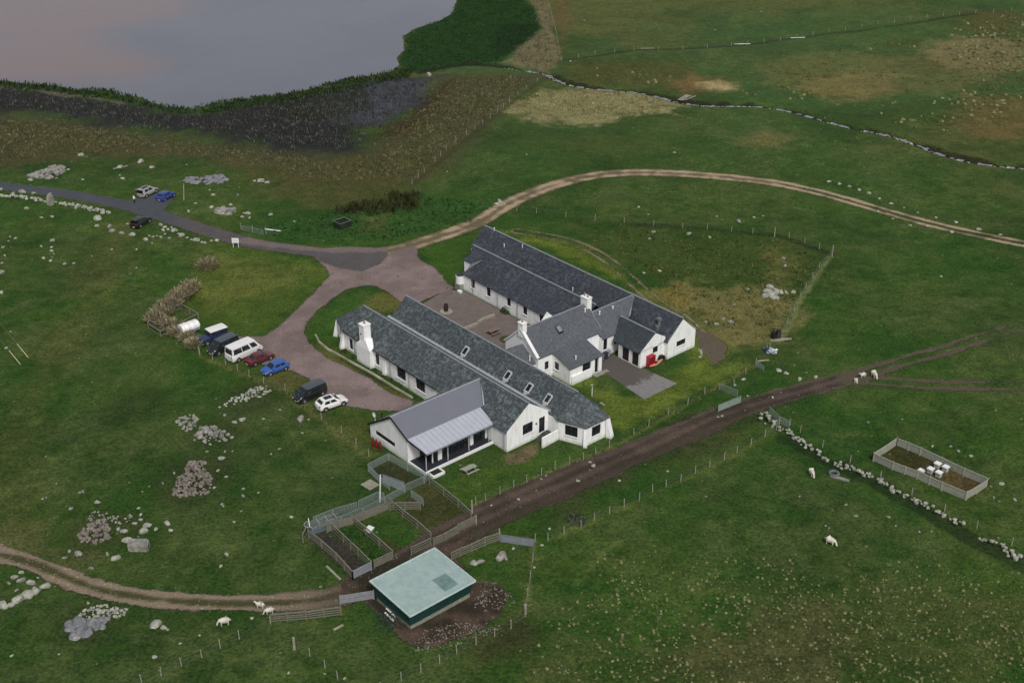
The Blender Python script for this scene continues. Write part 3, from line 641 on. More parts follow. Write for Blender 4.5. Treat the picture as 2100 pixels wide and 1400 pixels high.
wall_into(mb, (2.0, 7.1), (5.75, 8.6), -.3, E3, e1); wall_into(mb, (5.75, 8.6), (5.75, 12.7), -.3, E3, e2); wall_into(mb, (5.75, 12.7), (2.4, 13.7), -.3, E3)
wall_into(mb, (2.4, 13.7), (-35.6, 13.7), -.3, E3); wall_into(mb, (-35.6, 13.7), (-35.6, 7.2), -.3, E3)
mb.add([(-35.6, 7.2, E3), (-35.6, 13.7, E3), (-35.6, 10.4, 5.95)], [(0, 1, 2)])
buttress(mb, 5.75, 12.6, 1, .35, .9, .9, 2.9); buttress(mb, 5.75, 8.6, .7, -.8, .5, .35, 2.6)
mb.obj('wall', WHITE, fb)
windows(fb, (-37.4, 0), (0, 0), w1[:4]); windows(fb, (-37.4, 0), (0, 0), w1[4:], name='door', mull=0, sill=False)
windows(fb, (0, 0), (0, 7.25), g1[:1]); windows(fb, (0, 0), (0, 7.25), g1[1:], name='glazed_door', sill=False)
windows(fb, (-41.2, 1.5), (-37.4, 0), cw, mull=0); windows(fb, (2.0, 7.1), (5.75, 8.6), e1); windows(fb, (5.75, 8.6), (5.75, 12.7), e2)
# roofs
rf = MB(); o = .12; zr = R3 + .1; ze = E3 + .06
rf.slab([(-37.4, -.18, ze - .1), (-.02, -.18, ze - .1), (-.02, 3.85, zr), (-37.4, 3.85, zr)])
rf.slab([(-41.35, 1.35, ze - .06), (-37.4, -.18, ze - .1), (-37.4, 3.85, zr)]); rf.slab([(-41.35, 6.2, ze - .06), (-41.35, 1.35, ze - .06), (-37.4, 3.85, zr)]); rf.slab([(-37.4, 7.3, ze), (-41.35, 6.2, ze - .06), (-37.4, 3.85, zr)])
rf.slab([(-.02, 7.2, 3.3), (-37.4, 7.2, 3.3), (-37.4, 3.85, zr), (-.02, 3.85, zr)])
r1 = rf.obj('front_range_roof', SL_F, fb)
MB().beam((-37.4, 3.85, zr + .02), (-.02, 3.85, zr + .02), .26, .12).obj('ridge', RIDGE, r1)
z6 = 6.1; rf = MB()
rf.slab([(-35.6, 7.35, 3.25), (-.1, 7.35, 3.25), (2.0, 6.95, ze - .05), (2.3, 10.4, z6), (-35.6, 10.4, z6)])
rf.slab([(2.0, 6.95, ze - .05), (5.95, 8.5, ze - .05), (2.3, 10.4, z6)]); rf.slab([(5.95, 8.5, ze - .05), (5.95, 12.8, ze - .05), (2.3, 10.4, z6)]); rf.slab([(5.95, 12.8, ze - .05), (2.4, 13.9, ze - .05), (2.3, 10.4, z6)])
rf.slab([(2.4, 13.9, ze - .05), (-35.6, 13.9, ze - .05), (-35.6, 10.4, z6), (2.3, 10.4, z6)])
r2 = rf.obj('rear_range_roof', SL_F, fb)
MB().beam((-35.6, 10.4, z6 + .02), (2.3, 10.4, z6 + .02), .26, .12).obj('ridge', RIDGE, r2)
MB().slab([(-36.2, 7.15, 3.42), (.1, 7.15, 3.42), (.1, 7.62, 3.46), (-36.2, 7.62, 3.46)], .12).obj('valley_gutter', LEAD, fb)
MB().beam((-37.3, -.26, 2.96), (-14.9, -.26, 2.96), .12, .1).obj('gutter', BLACK, fb)
for u_ in (-18.73, -9.49, -5.09, -1.27):
    z_ = 3.25 + (8.1 - 7.35) * .934 + .1; k = MB(); du, dv = .46, .52
    for (a0, a1, b0, b1) in ((-du, du, -dv, -dv + .13), (-du, du, dv - .13, dv), (-du, -du + .11, -dv + .13, dv - .13), (du - .11, du, -dv + .13, dv - .13)):
        zz = lambda b: 4.09 + b * .934 + .26
        k.slab([(u_ + a0, 8.25 + b0, zz(b0)), (u_ + a1, 8.25 + b0, zz(b0)), (u_ + a1, 8.25 + b1, zz(b1)), (u_ + a0, 8.25 + b1, zz(b1))], .3)
    so_ = k.obj('skylight', M('grey_white_frame', (.52, .53, .53), .6), fb)
    MB().slab([(u_ - du + .1, 8.25 - dv + .1, zz(-dv + .1) - .08), (u_ + du - .1, 8.25 - dv + .1, zz(-dv + .1) - .08), (u_ + du - .1, 8.25 + dv - .1, zz(dv - .1) - .08), (u_ - du + .1, 8.25 + dv - .1, zz(dv - .1) - .08)], .05).obj('pane', GLASS, so_)
    MB().slab([(u_ - .28, 7.5, 3.56), (u_ + .28, 7.5, 3.56), (u_ + .28, 7.78, 3.80), (u_ - .28, 7.78, 3.80)], .1).obj('flashing', LEAD, so_)
# chimney with its broad shouldered breast
c = MB(); c.box(-33.0, -29.6, -.75, .05, -.3, 2.9)
c.add([(-33.0, -.75, 2.9), (-29.6, -.75, 2.9), (-29.6, .05, 2.9), (-33.0, .05, 2.9), (-32.2, -.6, 3.7), (-30.7, -.6, 4.2), (-30.7, .6, 4.2), (-32.2, .6, 3.7)], [(0, 1, 5, 4), (1, 2, 6, 5), (2, 3, 7, 6), (3, 0, 4, 7), (4, 5, 6, 7)])
c.box(-32.2, -31.0, -.6, .6, 3.3, 6.3).box(-32.28, -30.92, -.68, .68, 6.3, 6.44)
ch = c.obj('chimney', WHITE, fb); MB().tube((-31.6, 0, 6.44), (-31.6, 0, 6.95), .16, .13, 10).obj('chimney_pot', M('clay_pot', (.30, .26, .22), .8), ch, True)
MB().tube((-31.75, -.66, 4.9), (-31.75, -.60, 4.9), .13, .13, 10).obj('vent_cover', BLACK, ch)
for u_ in (-34.3, -25.4, -20.9, -.35): MB().tube((u_, -.2, .1), (u_, -.2, 2.95), .05, .05, 6).obj('downpipe', M('grey_downpipe', (.25, .26, .27), .6), fb)
# garden steps and screen wall at the gable door
def wl(mb, a, b, t, z0, z1, z2=None):
    a, b = Vector(a), Vector(b); d = (b - a).normalized(); n = Vector((-d.y, d.x)) * t / 2; z2 = z1 if z2 is None else z2
    mb.add([(a.x + n.x, a.y + n.y, z0), (b.x + n.x, b.y + n.y, z0), (b.x - n.x, b.y - n.y, z0), (a.x - n.x, a.y - n.y, z0), (a.x + n.x, a.y + n.y, z1), (b.x + n.x, b.y + n.y, z2), (b.x - n.x, b.y - n.y, z2), (a.x - n.x, a.y - n.y, z1)],
           [(0, 3, 2, 1), (4, 5, 6, 7), (0, 1, 5, 4), (1, 2, 6, 5), (2, 3, 7, 6), (3, 0, 4, 7)]); return mb
wl(MB(), (2.25, 4.15), (2.1, 7.05), .22, -.3, 1.55).obj('screen_wall', WHITE, fb)
st_ = MB()
for i in range(4): st_.box(.05, 2.0, 4.95 + i * .3, 5.25 + i * .3, -.2, .08 + i * .13)
st_.box(.05, 2.0, 6.15, 7.1, -.2, .55); st_.obj('door_steps', M('dark_stone', (.06, .06, .058), .9), fb)
MB().tube((.03, 5.05, 2.35), (.14, 5.05, 2.35), .12, .12, 8).obj('wall_lamp', BLACK, fb)

# ---------- modern extension with metal roof and verandah
ex = thing('metal_roofed_extension', uvw(-9.6, -5.6), UANG, 'white gabled extension with smooth grey metal roof and silver ribbed verandah over a dark deck', 'building')
exo = Vector((9.6, 5.6, 0))
def sh(mb): mb.v = [(x + exo.x, y + exo.y, z) for x, y, z in mb.v]; return mb
VE = -11.3; mb = MB()
lw = [(1.2, 5.5, 1.05, 1.75)]
wall_into(mb, (-14.6, VE), (-6.3, VE), -.3, 2.0, lw)
mb.add([(-14.6, VE, 2.0), (-6.3, VE, 2.0), (-6.3, VE, 3.7), (-9.6, VE, 5.4), (-14.6, VE, 2.05)], [(0, 1, 2, 3, 4)])
wall_into(mb, (-14.6, 0), (-14.6, VE), -.3, 2.05); wall_into(mb, (-6.3, VE), (-6.3, -9.4), -.3, 3.65)
sh(mb).obj('wall', WHITE, ex)
# inset long low window follows the gable
root2 = ex; mbw = MB()
def windows_ex(a, b, ops, **k): windows(ex, (a[0] + exo.x, a[1] + exo.y), (b[0] + exo.x, b[1] + exo.y), ops, **k)
windows_ex((-14.6, VE), (-6.3, VE), lw, mull=2, sill=False)
gl = MB().add([(-4.12, -9.3, .3), (-4.12, 0, .3), (-4.12, 0, 3.3), (-4.12, -9.3, 3.3)], [(0, 1, 2, 3)]).add([(-6.42, -9.3, .3), (-4.12, -9.3, .3), (-4.12, -9.3, 3.3), (-6.42, -9.3, 3.5)], [(0, 1, 2, 3)]); go = sh(gl).obj('glazed_wall', GLASS, ex)
fr = MB()
for y_ in (-9.28, -8.55, -6.9, -6.0, -4.9, -3.9, -1.9, -.9, -.1): fr.beam((-4.08, y_, .3), (-4.08, y_, 3.2), .09)
for z_ in (.36, 2.4): fr.beam((-4.08, -9.3, z_), (-4.08, 0, z_), .08)
sh(fr).obj('glazing_frame', FRAME, go)
for y_, w_ in ((-9.1, .14), (-7.9, .62), (-2.65, .55), (-.2, .25)): sh(MB().box(-4.1, -3.98, y_ - w_ / 2, y_ + w_ / 2, .3, 3.15)).obj('white_pilaster', TRIM, ex)
STEEL = M('grey_standing_seam', (.150, .156, .185), .55, .08, .6, bmp=.05)
rf = MB(); t = .12
rf.slab([(-14.85, VE - .18, 2.02), (-14.85, -.1, 2.02), (-13.1, .35, 3.22), (-9.6, 3.55, 5.55), (-9.6, VE - .18, 5.55)], t)
rf.slab([(-9.6, VE - .18, 5.55), (-9.6, 3.55, 5.55), (-6.1, 1.0, 3.84), (-6.1, VE - .18, 3.84)], t)
ro = sh(rf).obj('metal_roof', STEEL, ex)
sh(MB().beam((-9.6, VE - .2, 5.58), (-9.6, 3.5, 5.58), .2, .08).beam((-9.55, 3.62, 5.62), (-6.0, 1.1, 3.95), .16, .08)).obj('ridge_flashing', LEAD, ro)
sh(MB().beam((-14.9, VE - .2, 1.95), (-9.6, VE - .2, 5.5), .06, .26).beam((-9.6, VE - .2, 5.5), (-6.1, VE - .2, 3.78), .06, .26)).obj('barge_board', BLACK, ro)
ZINC = M('silver_ribbed_roof', (.42, .44, .49), .45, .10, 1.0, bmp=.08)
vr = MB().slab([(-6.1, VE - .05, 3.82), (-6.1, .62, 3.82), (-2.75, .1, 3.02), (-2.75, VE + .35, 3.02)], .08)
for i in range(16):
    y_ = VE + .3 + i * .74
    vr.beam((-6.05, y_, 3.86), (-2.8, min(y_ + .0, .05), 3.06), .07, .09)
vo = sh(vr).obj('verandah_roof', ZINC, ex)
sh(MB().beam((-2.7, VE + .3, 2.98), (-2.7, .05, 2.98), .1, .16)).obj('verandah_gutter', M('grey_gutter', (.24, .26, .30), .5), vo)
sh(MB().beam((-6.2, VE - .2, 3.72), (-2.7, VE + .3, 2.92), .06, .22)).obj('barge_board', BLACK, vo)
for y_ in (-10.7, -7.2, -3.75, -.35): sh(MB().beam((-3.25, y_, .3), (-3.25, y_, 3.02), .11)).obj('verandah_post', M('grey_post', (.42, .44, .46), .5), ex)
dk = MB().box(-6.42, -2.95, -11.1, -.02, -.2, .3); sh(dk).obj('deck', M('charcoal_decking', (.022, .024, .032), .7, .3, 3), ex)
pl = MB().box(-6.5, -2.72, -11.32, -11.1, -.3, .34).box(-2.95, -2.72, -11.1, -9.0, -.3, .34).box(-2.95, -2.72, -9.0, -.02, -.3, .34)
sh(pl).obj('white_plinth', TRIM, ex)
pt = MB().box(-2.72, -1.45, -11.0, -10.8, -.3, .36).box(-2.72, -1.45, -9.3, -9.1, -.3, .36).box(-1.6, -1.4, -10.8, -9.3, -.3, .36).box(-2.72, -1.6, -10.8, -9.3, -.3, .12)
pb = sh(pt).obj('planter', TRIM, ex); sh(MB().box(-2.70, -1.62, -10.78, -9.32, .12, .24)).obj('planter_soil', M('dark_soil', (.02, .018, .014), .95), pb)
dsh = MB(); dsh.tube((0, 0, -1.2), (0, 0, .2), .04, .04, 6)
dsh.rings([[(math.cos(a) * r, z, math.sin(a) * r + .3) for a in (2 * math.pi * i / 16 for i in range(16))] for r, z in ((.05, .02), (.22, -.03), (.36, -.10), (.38, -.12), (.36, -.08), (.05, .04))])
dsh.v = [(x - 15.0 + exo.x, y - 10.2 + exo.y, z + 2.6) for x, y, z in dsh.v]; dsh.obj('satellite_dish', TRIM, ex, True)
sh(MB().tube((-14.2, -9.6, 2.2), (-14.2, -9.6, 3.3), .09, .09, 8)).obj('flue_pipe', BLACK, ex)

# ---------- rear block: two long ranges, small south wing
rb = thing('rear_long_house', uvw(-3.3, 37), UANG, 'rearmost white house under two parallel dark slate roofs, beyond the courtyard and patio', 'building')
ro_ = Vector((3.3, -37, 0))
def s2(mb): mb.v = [(x + ro_.x, y + ro_.y, z) for x, y, z in mb.v]; return mb
def wn(a, b, ops, **k): windows(rb, (a[0] + ro_.x, a[1] + ro_.y), (b[0] + ro_.x, b[1] + ro_.y), ops, **k)
mb = MB()
f2 = [(2.05, 2.98, 1.22, 2.92), (6.0, 6.95, 1.22, 2.92), (10.95, 11.85, 1.35, 2.92), (14.8, 15.75, 1.35, 2.85), (18.6, 19.5, 1.5, 2.9)]
wall_into(mb, (-41.2, 26), (-17.5, 26), -.3, 3.0, f2)
gR = [(1.9, 3.85, 1.38, 2.28)]
wall_into(mb, (-3.3, 34), (-3.3, 40), -.3, 2.9, gR)
mb.add([(-3.3, 34, 2.9), (-3.3, 40, 2.9), (-3.3, 40.1, 3.05), (-3.3, 37, 5.82), (-3.3, 33.9, 3.05)], [(0, 1, 2, 3, 4)])
wall_into(mb, (-3.3, 40), (-48.9, 40), -.3, 2.9); wall_into(mb, (-48.9, 40), (-48.9, 34), -.3, 2.9); mb.add([(-48.9, 34, 2.9), (-48.9, 40, 2.9), (-48.9, 37, 5.75)], [(0, 1, 2)])
wall_into(mb, (-9.9, 34), (-3.3, 34), -.3, 2.9); wall_into(mb, (-48.9, 34), (-43.3, 34), -.3, 2.9)
wall_into(mb, (-43.3, 34), (-43.3, 30), -.3, 3); wall_into(mb, (-43.3, 30), (-41.2, 26), -.3, 3.0)
# garage wing
d1 = [(.75, 2.2, .12, 2.22), (2.75, 4.15, .12, 2.22)]
wall_into(mb, (-8.5, 29), (-4, 29), -.3, 2.55, d1)
gS = [(2.55, 3.65, 1.55, 2.8)]
wall_into(mb, (-4, 29), (-4, 34.1), -.3, 2.6, gS)
mb.add([(-4, 29, 2.6), (-4, 34.1, 2.6), (-4, 34.1, 3.55), (-4, 31.95, 4.82), (-4, 28.95, 2.68)], [(0, 1, 2, 3, 4)])
wall_into(mb, (-8.5, 34), (-8.5, 29), -.3, 2.6)
# raised kneeler at the courtyard corner
s2(mb).obj('wall', WHITE, rb)
wn((-41.2, 26), (-17.5, 26), f2); wn((-3.3, 34), (-3.3, 40), gR); wn((-4, 29), (-4, 34.1), gS, mull=0)
for s0, s1, q0, q1 in d1:
    dd = MB().box(-8.5 + s0 + .05, -8.5 + s1 - .05, 29.1, 29.14, q0, q1 - .05)
    for i in range(5): dd.box(-8.5 + s0 + .1 + i * (s1 - s0 - .2) / 5, -8.5 + s0 + .1 + i * (s1 - s0 - .2) / 5 + .2, 29.08, 29.1, q0, q1 - .1)
    do = s2(dd).obj('garage_door', M('dark_brown_door', (.030, .020, .018), .6), rb)
    s2(MB().box(-8.5 + s0 - .1, -8.5 + s0 + .03, 28.97, 29.1, q0, q1 + .02).box(-8.5 + s1 - .03, -8.5 + s1 + .1, 28.97, 29.1, q0, q1 + .02).box(-8.5 + s0 - .1, -8.5 + s1 + .1, 28.97, 29.1, q1 + .02, q1 + .14)).obj('door_frame', TRIM, do)
tr = MB(); tr.add([(-41.15, 26.25, 3.0), (-41.15, 26.25, 5.25), (-39.4, 26.25, 5.25), (-41.15, 28.9, 5.25), (-39.4, 28.9, 5.25), (-41.15, 28.9, 3.0)], [(0, 2, 1), (0, 1, 3, 5), (0, 5, 4, 2), (3, 4, 5)])
kn = s2(tr).obj('white_kneeler', WHITE, rb); s2(MB().slab([(-41.3, 26.15, 5.3), (-39.3, 26.15, 5.3), (-39.3, 29.2, 5.6), (-42.4, 29.2, 5.6)], .08)).obj('kneeler_slates', SL_R, kn)
rf = MB(); rf.slab([(-48.9, 33.8, 2.86), (-3.28, 33.8, 2.86), (-3.28, 37, 5.85), (-48.9, 37, 5.85)]); rf.slab([(-3.28, 40.2, 2.86), (-48.9, 40.2, 2.86), (-48.9, 37, 5.85), (-3.28, 37, 5.85)])
r_ = s2(rf).obj('back_roof', SL_R, rb); s2(MB().beam((-48.9, 37, 5.88), (-3.28, 37, 5.88), .26, .12)).obj('ridge', RIDGE, r_)
rf = MB(); rf.slab([(-41.25, 25.8, 2.95), (-14.5, 25.8, 2.95), (-14.5, 30, 6.1), (-43.3, 30, 6.1)]); rf.slab([(-14.5, 33.9, 3.2), (-43.3, 33.9, 3.2), (-43.3, 30, 6.1), (-14.5, 30, 6.1)])
rf.add([(-43.3, 30, 6.1), (-41.25, 25.8, 2.95), (-43.3, 29.9, 2.95)], [(0, 1, 2)])
r_ = s2(rf).obj('courtyard_roof', SL_R, rb); s2(MB().beam((-43.3, 30, 6.13), (-14.5, 30, 6.13), .26, .12)).obj('ridge', RIDGE, r_)
rf = MB(); rf.slab([(-9.4, 28.75, 2.55), (-4.02, 28.75, 2.55), (-4.02, 31.95, 4.85), (-11.2, 31.95, 4.85), (-10.2, 30.3, 3.7)]); rf.slab([(-4.02, 34.0, 3.65), (-10.5, 34.0, 3.65), (-11.2, 31.95, 4.85), (-4.02, 31.95, 4.85)])
r_ = s2(rf).obj('garage_roof', SL_S, rb); s2(MB().beam((-11.2, 31.95, 4.88), (-4.02, 31.95, 4.88), .24, .12)).obj('ridge', RIDGE, r_)
for x_, y_, z_ in ((-42.1, 35.6, 4.5), (-38.5, 36.5, 5.3), (-24.1, 34.4, 3.4), (-46.2, 36.9, 5.7)): vent(rb, x_ + ro_.x, y_ + ro_.y, z_, .55, .07)
s2(MB().tube((-6.3, 35.1, 3.8), (-6.3, 35.1, 5.0), .22, .22, 10).box(-6.6, -6.0, 34.8, 35.4, 5.0, 5.35).box(-6.5, -6.1, 34.5, 34.9, 3.4, 4.2)).obj('metal_cowl', M('dull_steel', (.17, .18, .19), .5, .3), rb)
for u_ in (-38.6, -32.4, -27.6): s2(MB().tube((u_, 25.86, .1), (u_, 25.86, 2.9), .045, .045, 6)).obj('downpipe', M('grey_downpipe', (.25, .26, .27), .6), rb)

# ---------- cross wing: cottage with catslide kitchen and low link
cb = thing('cross_wing_cottage', uvw(-12, 22), UANG, 'white cottage wing with pale grey slate roof and two chimneys, joining the two long houses', 'building')
cb_o = Vector((12, -22, 0))
def s3(mb): mb.v = [(x + cb_o.x, y + cb_o.y, z) for x, y, z in mb.v]; return mb
def wc(a, b, ops, **k): windows(cb, (a[0] + cb_o.x, a[1] + cb_o.y), (b[0] + cb_o.x, b[1] + cb_o.y), ops, **k)
mb = MB()
ka = [(1.3, 2.05, 1.45, 2.75)]
wall_into(mb, (-10.9, 15.2), (-10.9, 18.0), -.3, 3.75, ka)
kb = [(.45, 1.35, 1.35, 2.55)]
wall_into(mb, (-10.9, 18.0), (-7.2, 18.0), -.3, 2.7, kb); mb.add([(-10.9, 18, 2.7), (-7.2, 18, 2.7), (-10.9, 18, 3.75)], [(0, 1, 2)])
kc = [(2.45, 4.15, .95, 2.68), (4.9, 5.65, .1, 2.68)]
wall_into(mb, (-7.2, 18.0), (-7.2, 24.3), -.3, 2.72, kc, depth=.35)
wall_into(mb, (-7.2, 24.3), (-10.9, 24.3), -.3, 2.7); mb.add([(-7.2, 24.3, 2.7), (-10.9, 24.3, 2.7), (-10.9, 24.3, 3.75)], [(0, 1, 2)])
wall_into(mb, (-10.9, 24.3), (-10.9, 28.0), -.3, 3.75)
kd = [(.15, .95, 1.1, 2.9), (2.3, 3.1, 1.3, 3.0)]
wall_into(mb, (-10.0, 27.2), (-10.0, 30.6), -.3, 3.15, kd); wall_into(mb, (-10.9, 27.2), (-10.0, 27.2), -.3, 3.2)
mb.add([(-18, 15.2, -.3), (-10.9, 15.2, -.3), (-10.9, 15.2, 3.9), (-14.45, 15.2, 7.15), (-18, 15.2, 3.9)], [(0, 1, 2, 3, 4)])
mb.add([(-18, 28, -.3), (-10.9, 28, -.3), (-10.9, 28, 3.9), (-14.45, 28, 7.15), (-18, 28, 3.9)], [(4, 3, 2, 1, 0)])
wall_into(mb, (-18, 28), (-18, 15.2), -.3, 3.75); wall_into(mb, (-17, 34), (-17, 28), -.3, 3.1)
s3(mb).obj('wall', WHITE, cb)
wc((-10.9, 15.2), (-10.9, 18.0), ka, mull=0); wc((-10.9, 18.0), (-7.2, 18.0), kb, mull=0); wc((-7.2, 18.0), (-7.2, 24.3), kc[:1], depth=.35, sill=False); wc((-7.2, 18.0), (-7.2, 24.3), kc[1:], name='door', mull=0, depth=.35, sill=False)
wc((-10.0, 27.2), (-10.0, 30.6), kd)
s3(MB().box(-7.2, -6.95, 18.2, 22.1, -.3, 1.35)).obj('porch_wall', WHITE, cb); s3(MB().box(-6.95, -6.3, 22.3, 25.0, -.3, .16)).obj('porch_step', CONC, cb)
s3(MB().beam((-18.05, 15.14, 3.95), (-14.45, 15.14, 7.25), .5, .16).beam((-14.45, 15.14, 7.25), (-10.8, 15.14, 3.9), .5, .16)).obj('gable_coping', TRIM, cb)
rf = MB(); ZC = 7.05
rf.slab([(-10.8, 15.3, 3.78), (-10.8, 27.95, 3.78), (-14.45, 27.95, ZC), (-14.45, 15.3, ZC)]); rf.slab([(-18.15, 27.95, 3.75), (-18.15, 15.3, 3.75), (-14.45, 15.3, ZC), (-14.45, 27.95, ZC)])
rf.slab([(-7.0, 17.85, 2.72), (-7.0, 24.45, 2.72), (-10.85, 24.45, 3.83), (-10.85, 17.85, 3.83)], .12)
r_ = s3(rf).obj('cottage_roof', SL_C, cb); s3(MB().beam((-14.45, 15.3, ZC + .03), (-14.45, 27.95, ZC + .03), .24, .12)).obj('ridge', RIDGE, r_)
rf = MB(); rf.slab([(-9.85, 27.95, 3.15), (-9.85, 30.3, 3.15), (-11.2, 33.9, 4.2), (-12.9, 36.6, 5.78), (-13.5, 36.9, 5.82), (-13.5, 27.95, 5.82)]); rf.slab([(-17.1, 27.95, 3.2), (-13.5, 27.95, 5.82), (-13.5, 36.9, 5.82), (-17.1, 33.9, 3.2)])
rf.slab([(-9.85, 27.1, 3.15), (-9.85, 27.95, 3.15), (-10.9, 27.95, 3.8), (-10.9, 27.1, 3.8)])
r_ = s3(rf).obj('link_roof', SL_C, cb); s3(MB().beam((-13.5, 28, 5.85), (-13.5, 36.8, 5.85), .24, .12).beam((-13.2, 36.7, 5.84), (-11.1, 33.8, 4.22), .2, .08)).obj('ridge', RIDGE, r_)
hip_chimney(cb, -14.95 + cb_o.x, -13.95 + cb_o.x, 14.95 + cb_o.y, 15.75 + cb_o.y, 6.0, 8.05, 1, 'x')
hip_chimney(cb, -15.2 + cb_o.x, -13.8 + cb_o.x, 27.5 + cb_o.y, 28.4 + cb_o.y, 5.2, 8.0, 2, 'x')
for a_ in ((-12.87, 29.2, 5.25), (-12.8, 31.9, 5.2), (-13.6, 26.9, 6.2), (-8.25, 20.05, 2.95)): vent(cb, a_[0] + cb_o.x, a_[1] + cb_o.y, a_[2], .6, .1)
k = MB().slab([(-12.9, 20.6, 5.78), (-12.9, 21.5, 5.78), (-13.75, 21.5, 6.54), (-13.75, 20.6, 6.54)], .2)
k.v = [(x + .5, y, z - .38) for x, y, z in k.v]; so_ = s3(k).obj('skylight', BLACK, cb)
k = MB().slab([(-12.5, 20.7, 5.55), (-12.5, 21.4, 5.55), (-13.15, 21.4, 6.13), (-13.15, 20.7, 6.13)], .05); s3(k).obj('pane', M('blind_behind_glass', (.25, .25, .26), .3), so_)
# lean-to and yard wall between the cottage gable and the front block
s3(MB().slab([(-11.3, 11.6, 2.95), (-11.3, 15.15, 2.95), (-14.2, 15.15, 4.9), (-14.2, 11.6, 4.9)], .12).slab([(-17.1, 15.15, 2.95), (-17.1, 11.6, 2.95), (-14.2, 11.6, 4.9), (-14.2, 15.15, 4.9)], .12)).obj('passage_roof', SL_C, cb)
s3(MB().box(-17.0, -11.5, 13.75, 15.15, -.3, 2.9)).obj('passage_wall', WHITE, cb)
s3(MB().tube((-11.9, 14.5, 2.6), (-11.9, 14.5, 4.2), .1, .1, 8)).obj('soil_pipe', TRIM, cb)
# gabled dormer on the courtyard side of the cottage
dm = MB(); dm.box(-18.3, -16.0, 22.4, 24.8, 2.5, 4.4); dm.add([(-18.3, 22.4, 4.4), (-18.3, 24.8, 4.4), (-18.3, 23.6, 5.6), (-15.2, 22.4, 4.4), (-15.2, 24.8, 4.4), (-15.2, 23.6, 5.6)], [(0, 2, 1), (3, 4, 5)])
s3(dm).obj('dormer', WHITE, cb)
# ------------------------------------------------------------------ vehicles; local x forward, z up
TYRE = M('tyre_rubber', (.018, .018, .019), .9, .2); RIM = M('alloy_rim', (.42, .43, .44), .35, .1, metal=.6)
HLAMP = M('headlamp_glass', (.70, .72, .74), .15, .1, spec=.8); TLAMP = M('tail_lamp', (.25, .02, .02), .3, .2); PLATE = M('number_plate', (.60, .60, .52), .5, .1); UNDER = M('dark_sill_plastic', (.02, .02, .021), .8)
def paint(name, col, rough=.28, metal=.0): return M('paint_' + name, col, rough, .10, .9, bmp=0, spec=.6, metal=metal, coat=.6)
def ring(x, hw, zb, zt, cz=.10, ci=.90):
    return [(x, -hw * .90, zb), (x, -hw, zb + (zt - zb) * .28), (x, -hw * .985, zt - cz), (x, -hw * ci, zt), (x, hw * ci, zt), (x, hw * .985, zt - cz), (x, hw, zb + (zt - zb) * .28), (x, hw * .90, zb)]
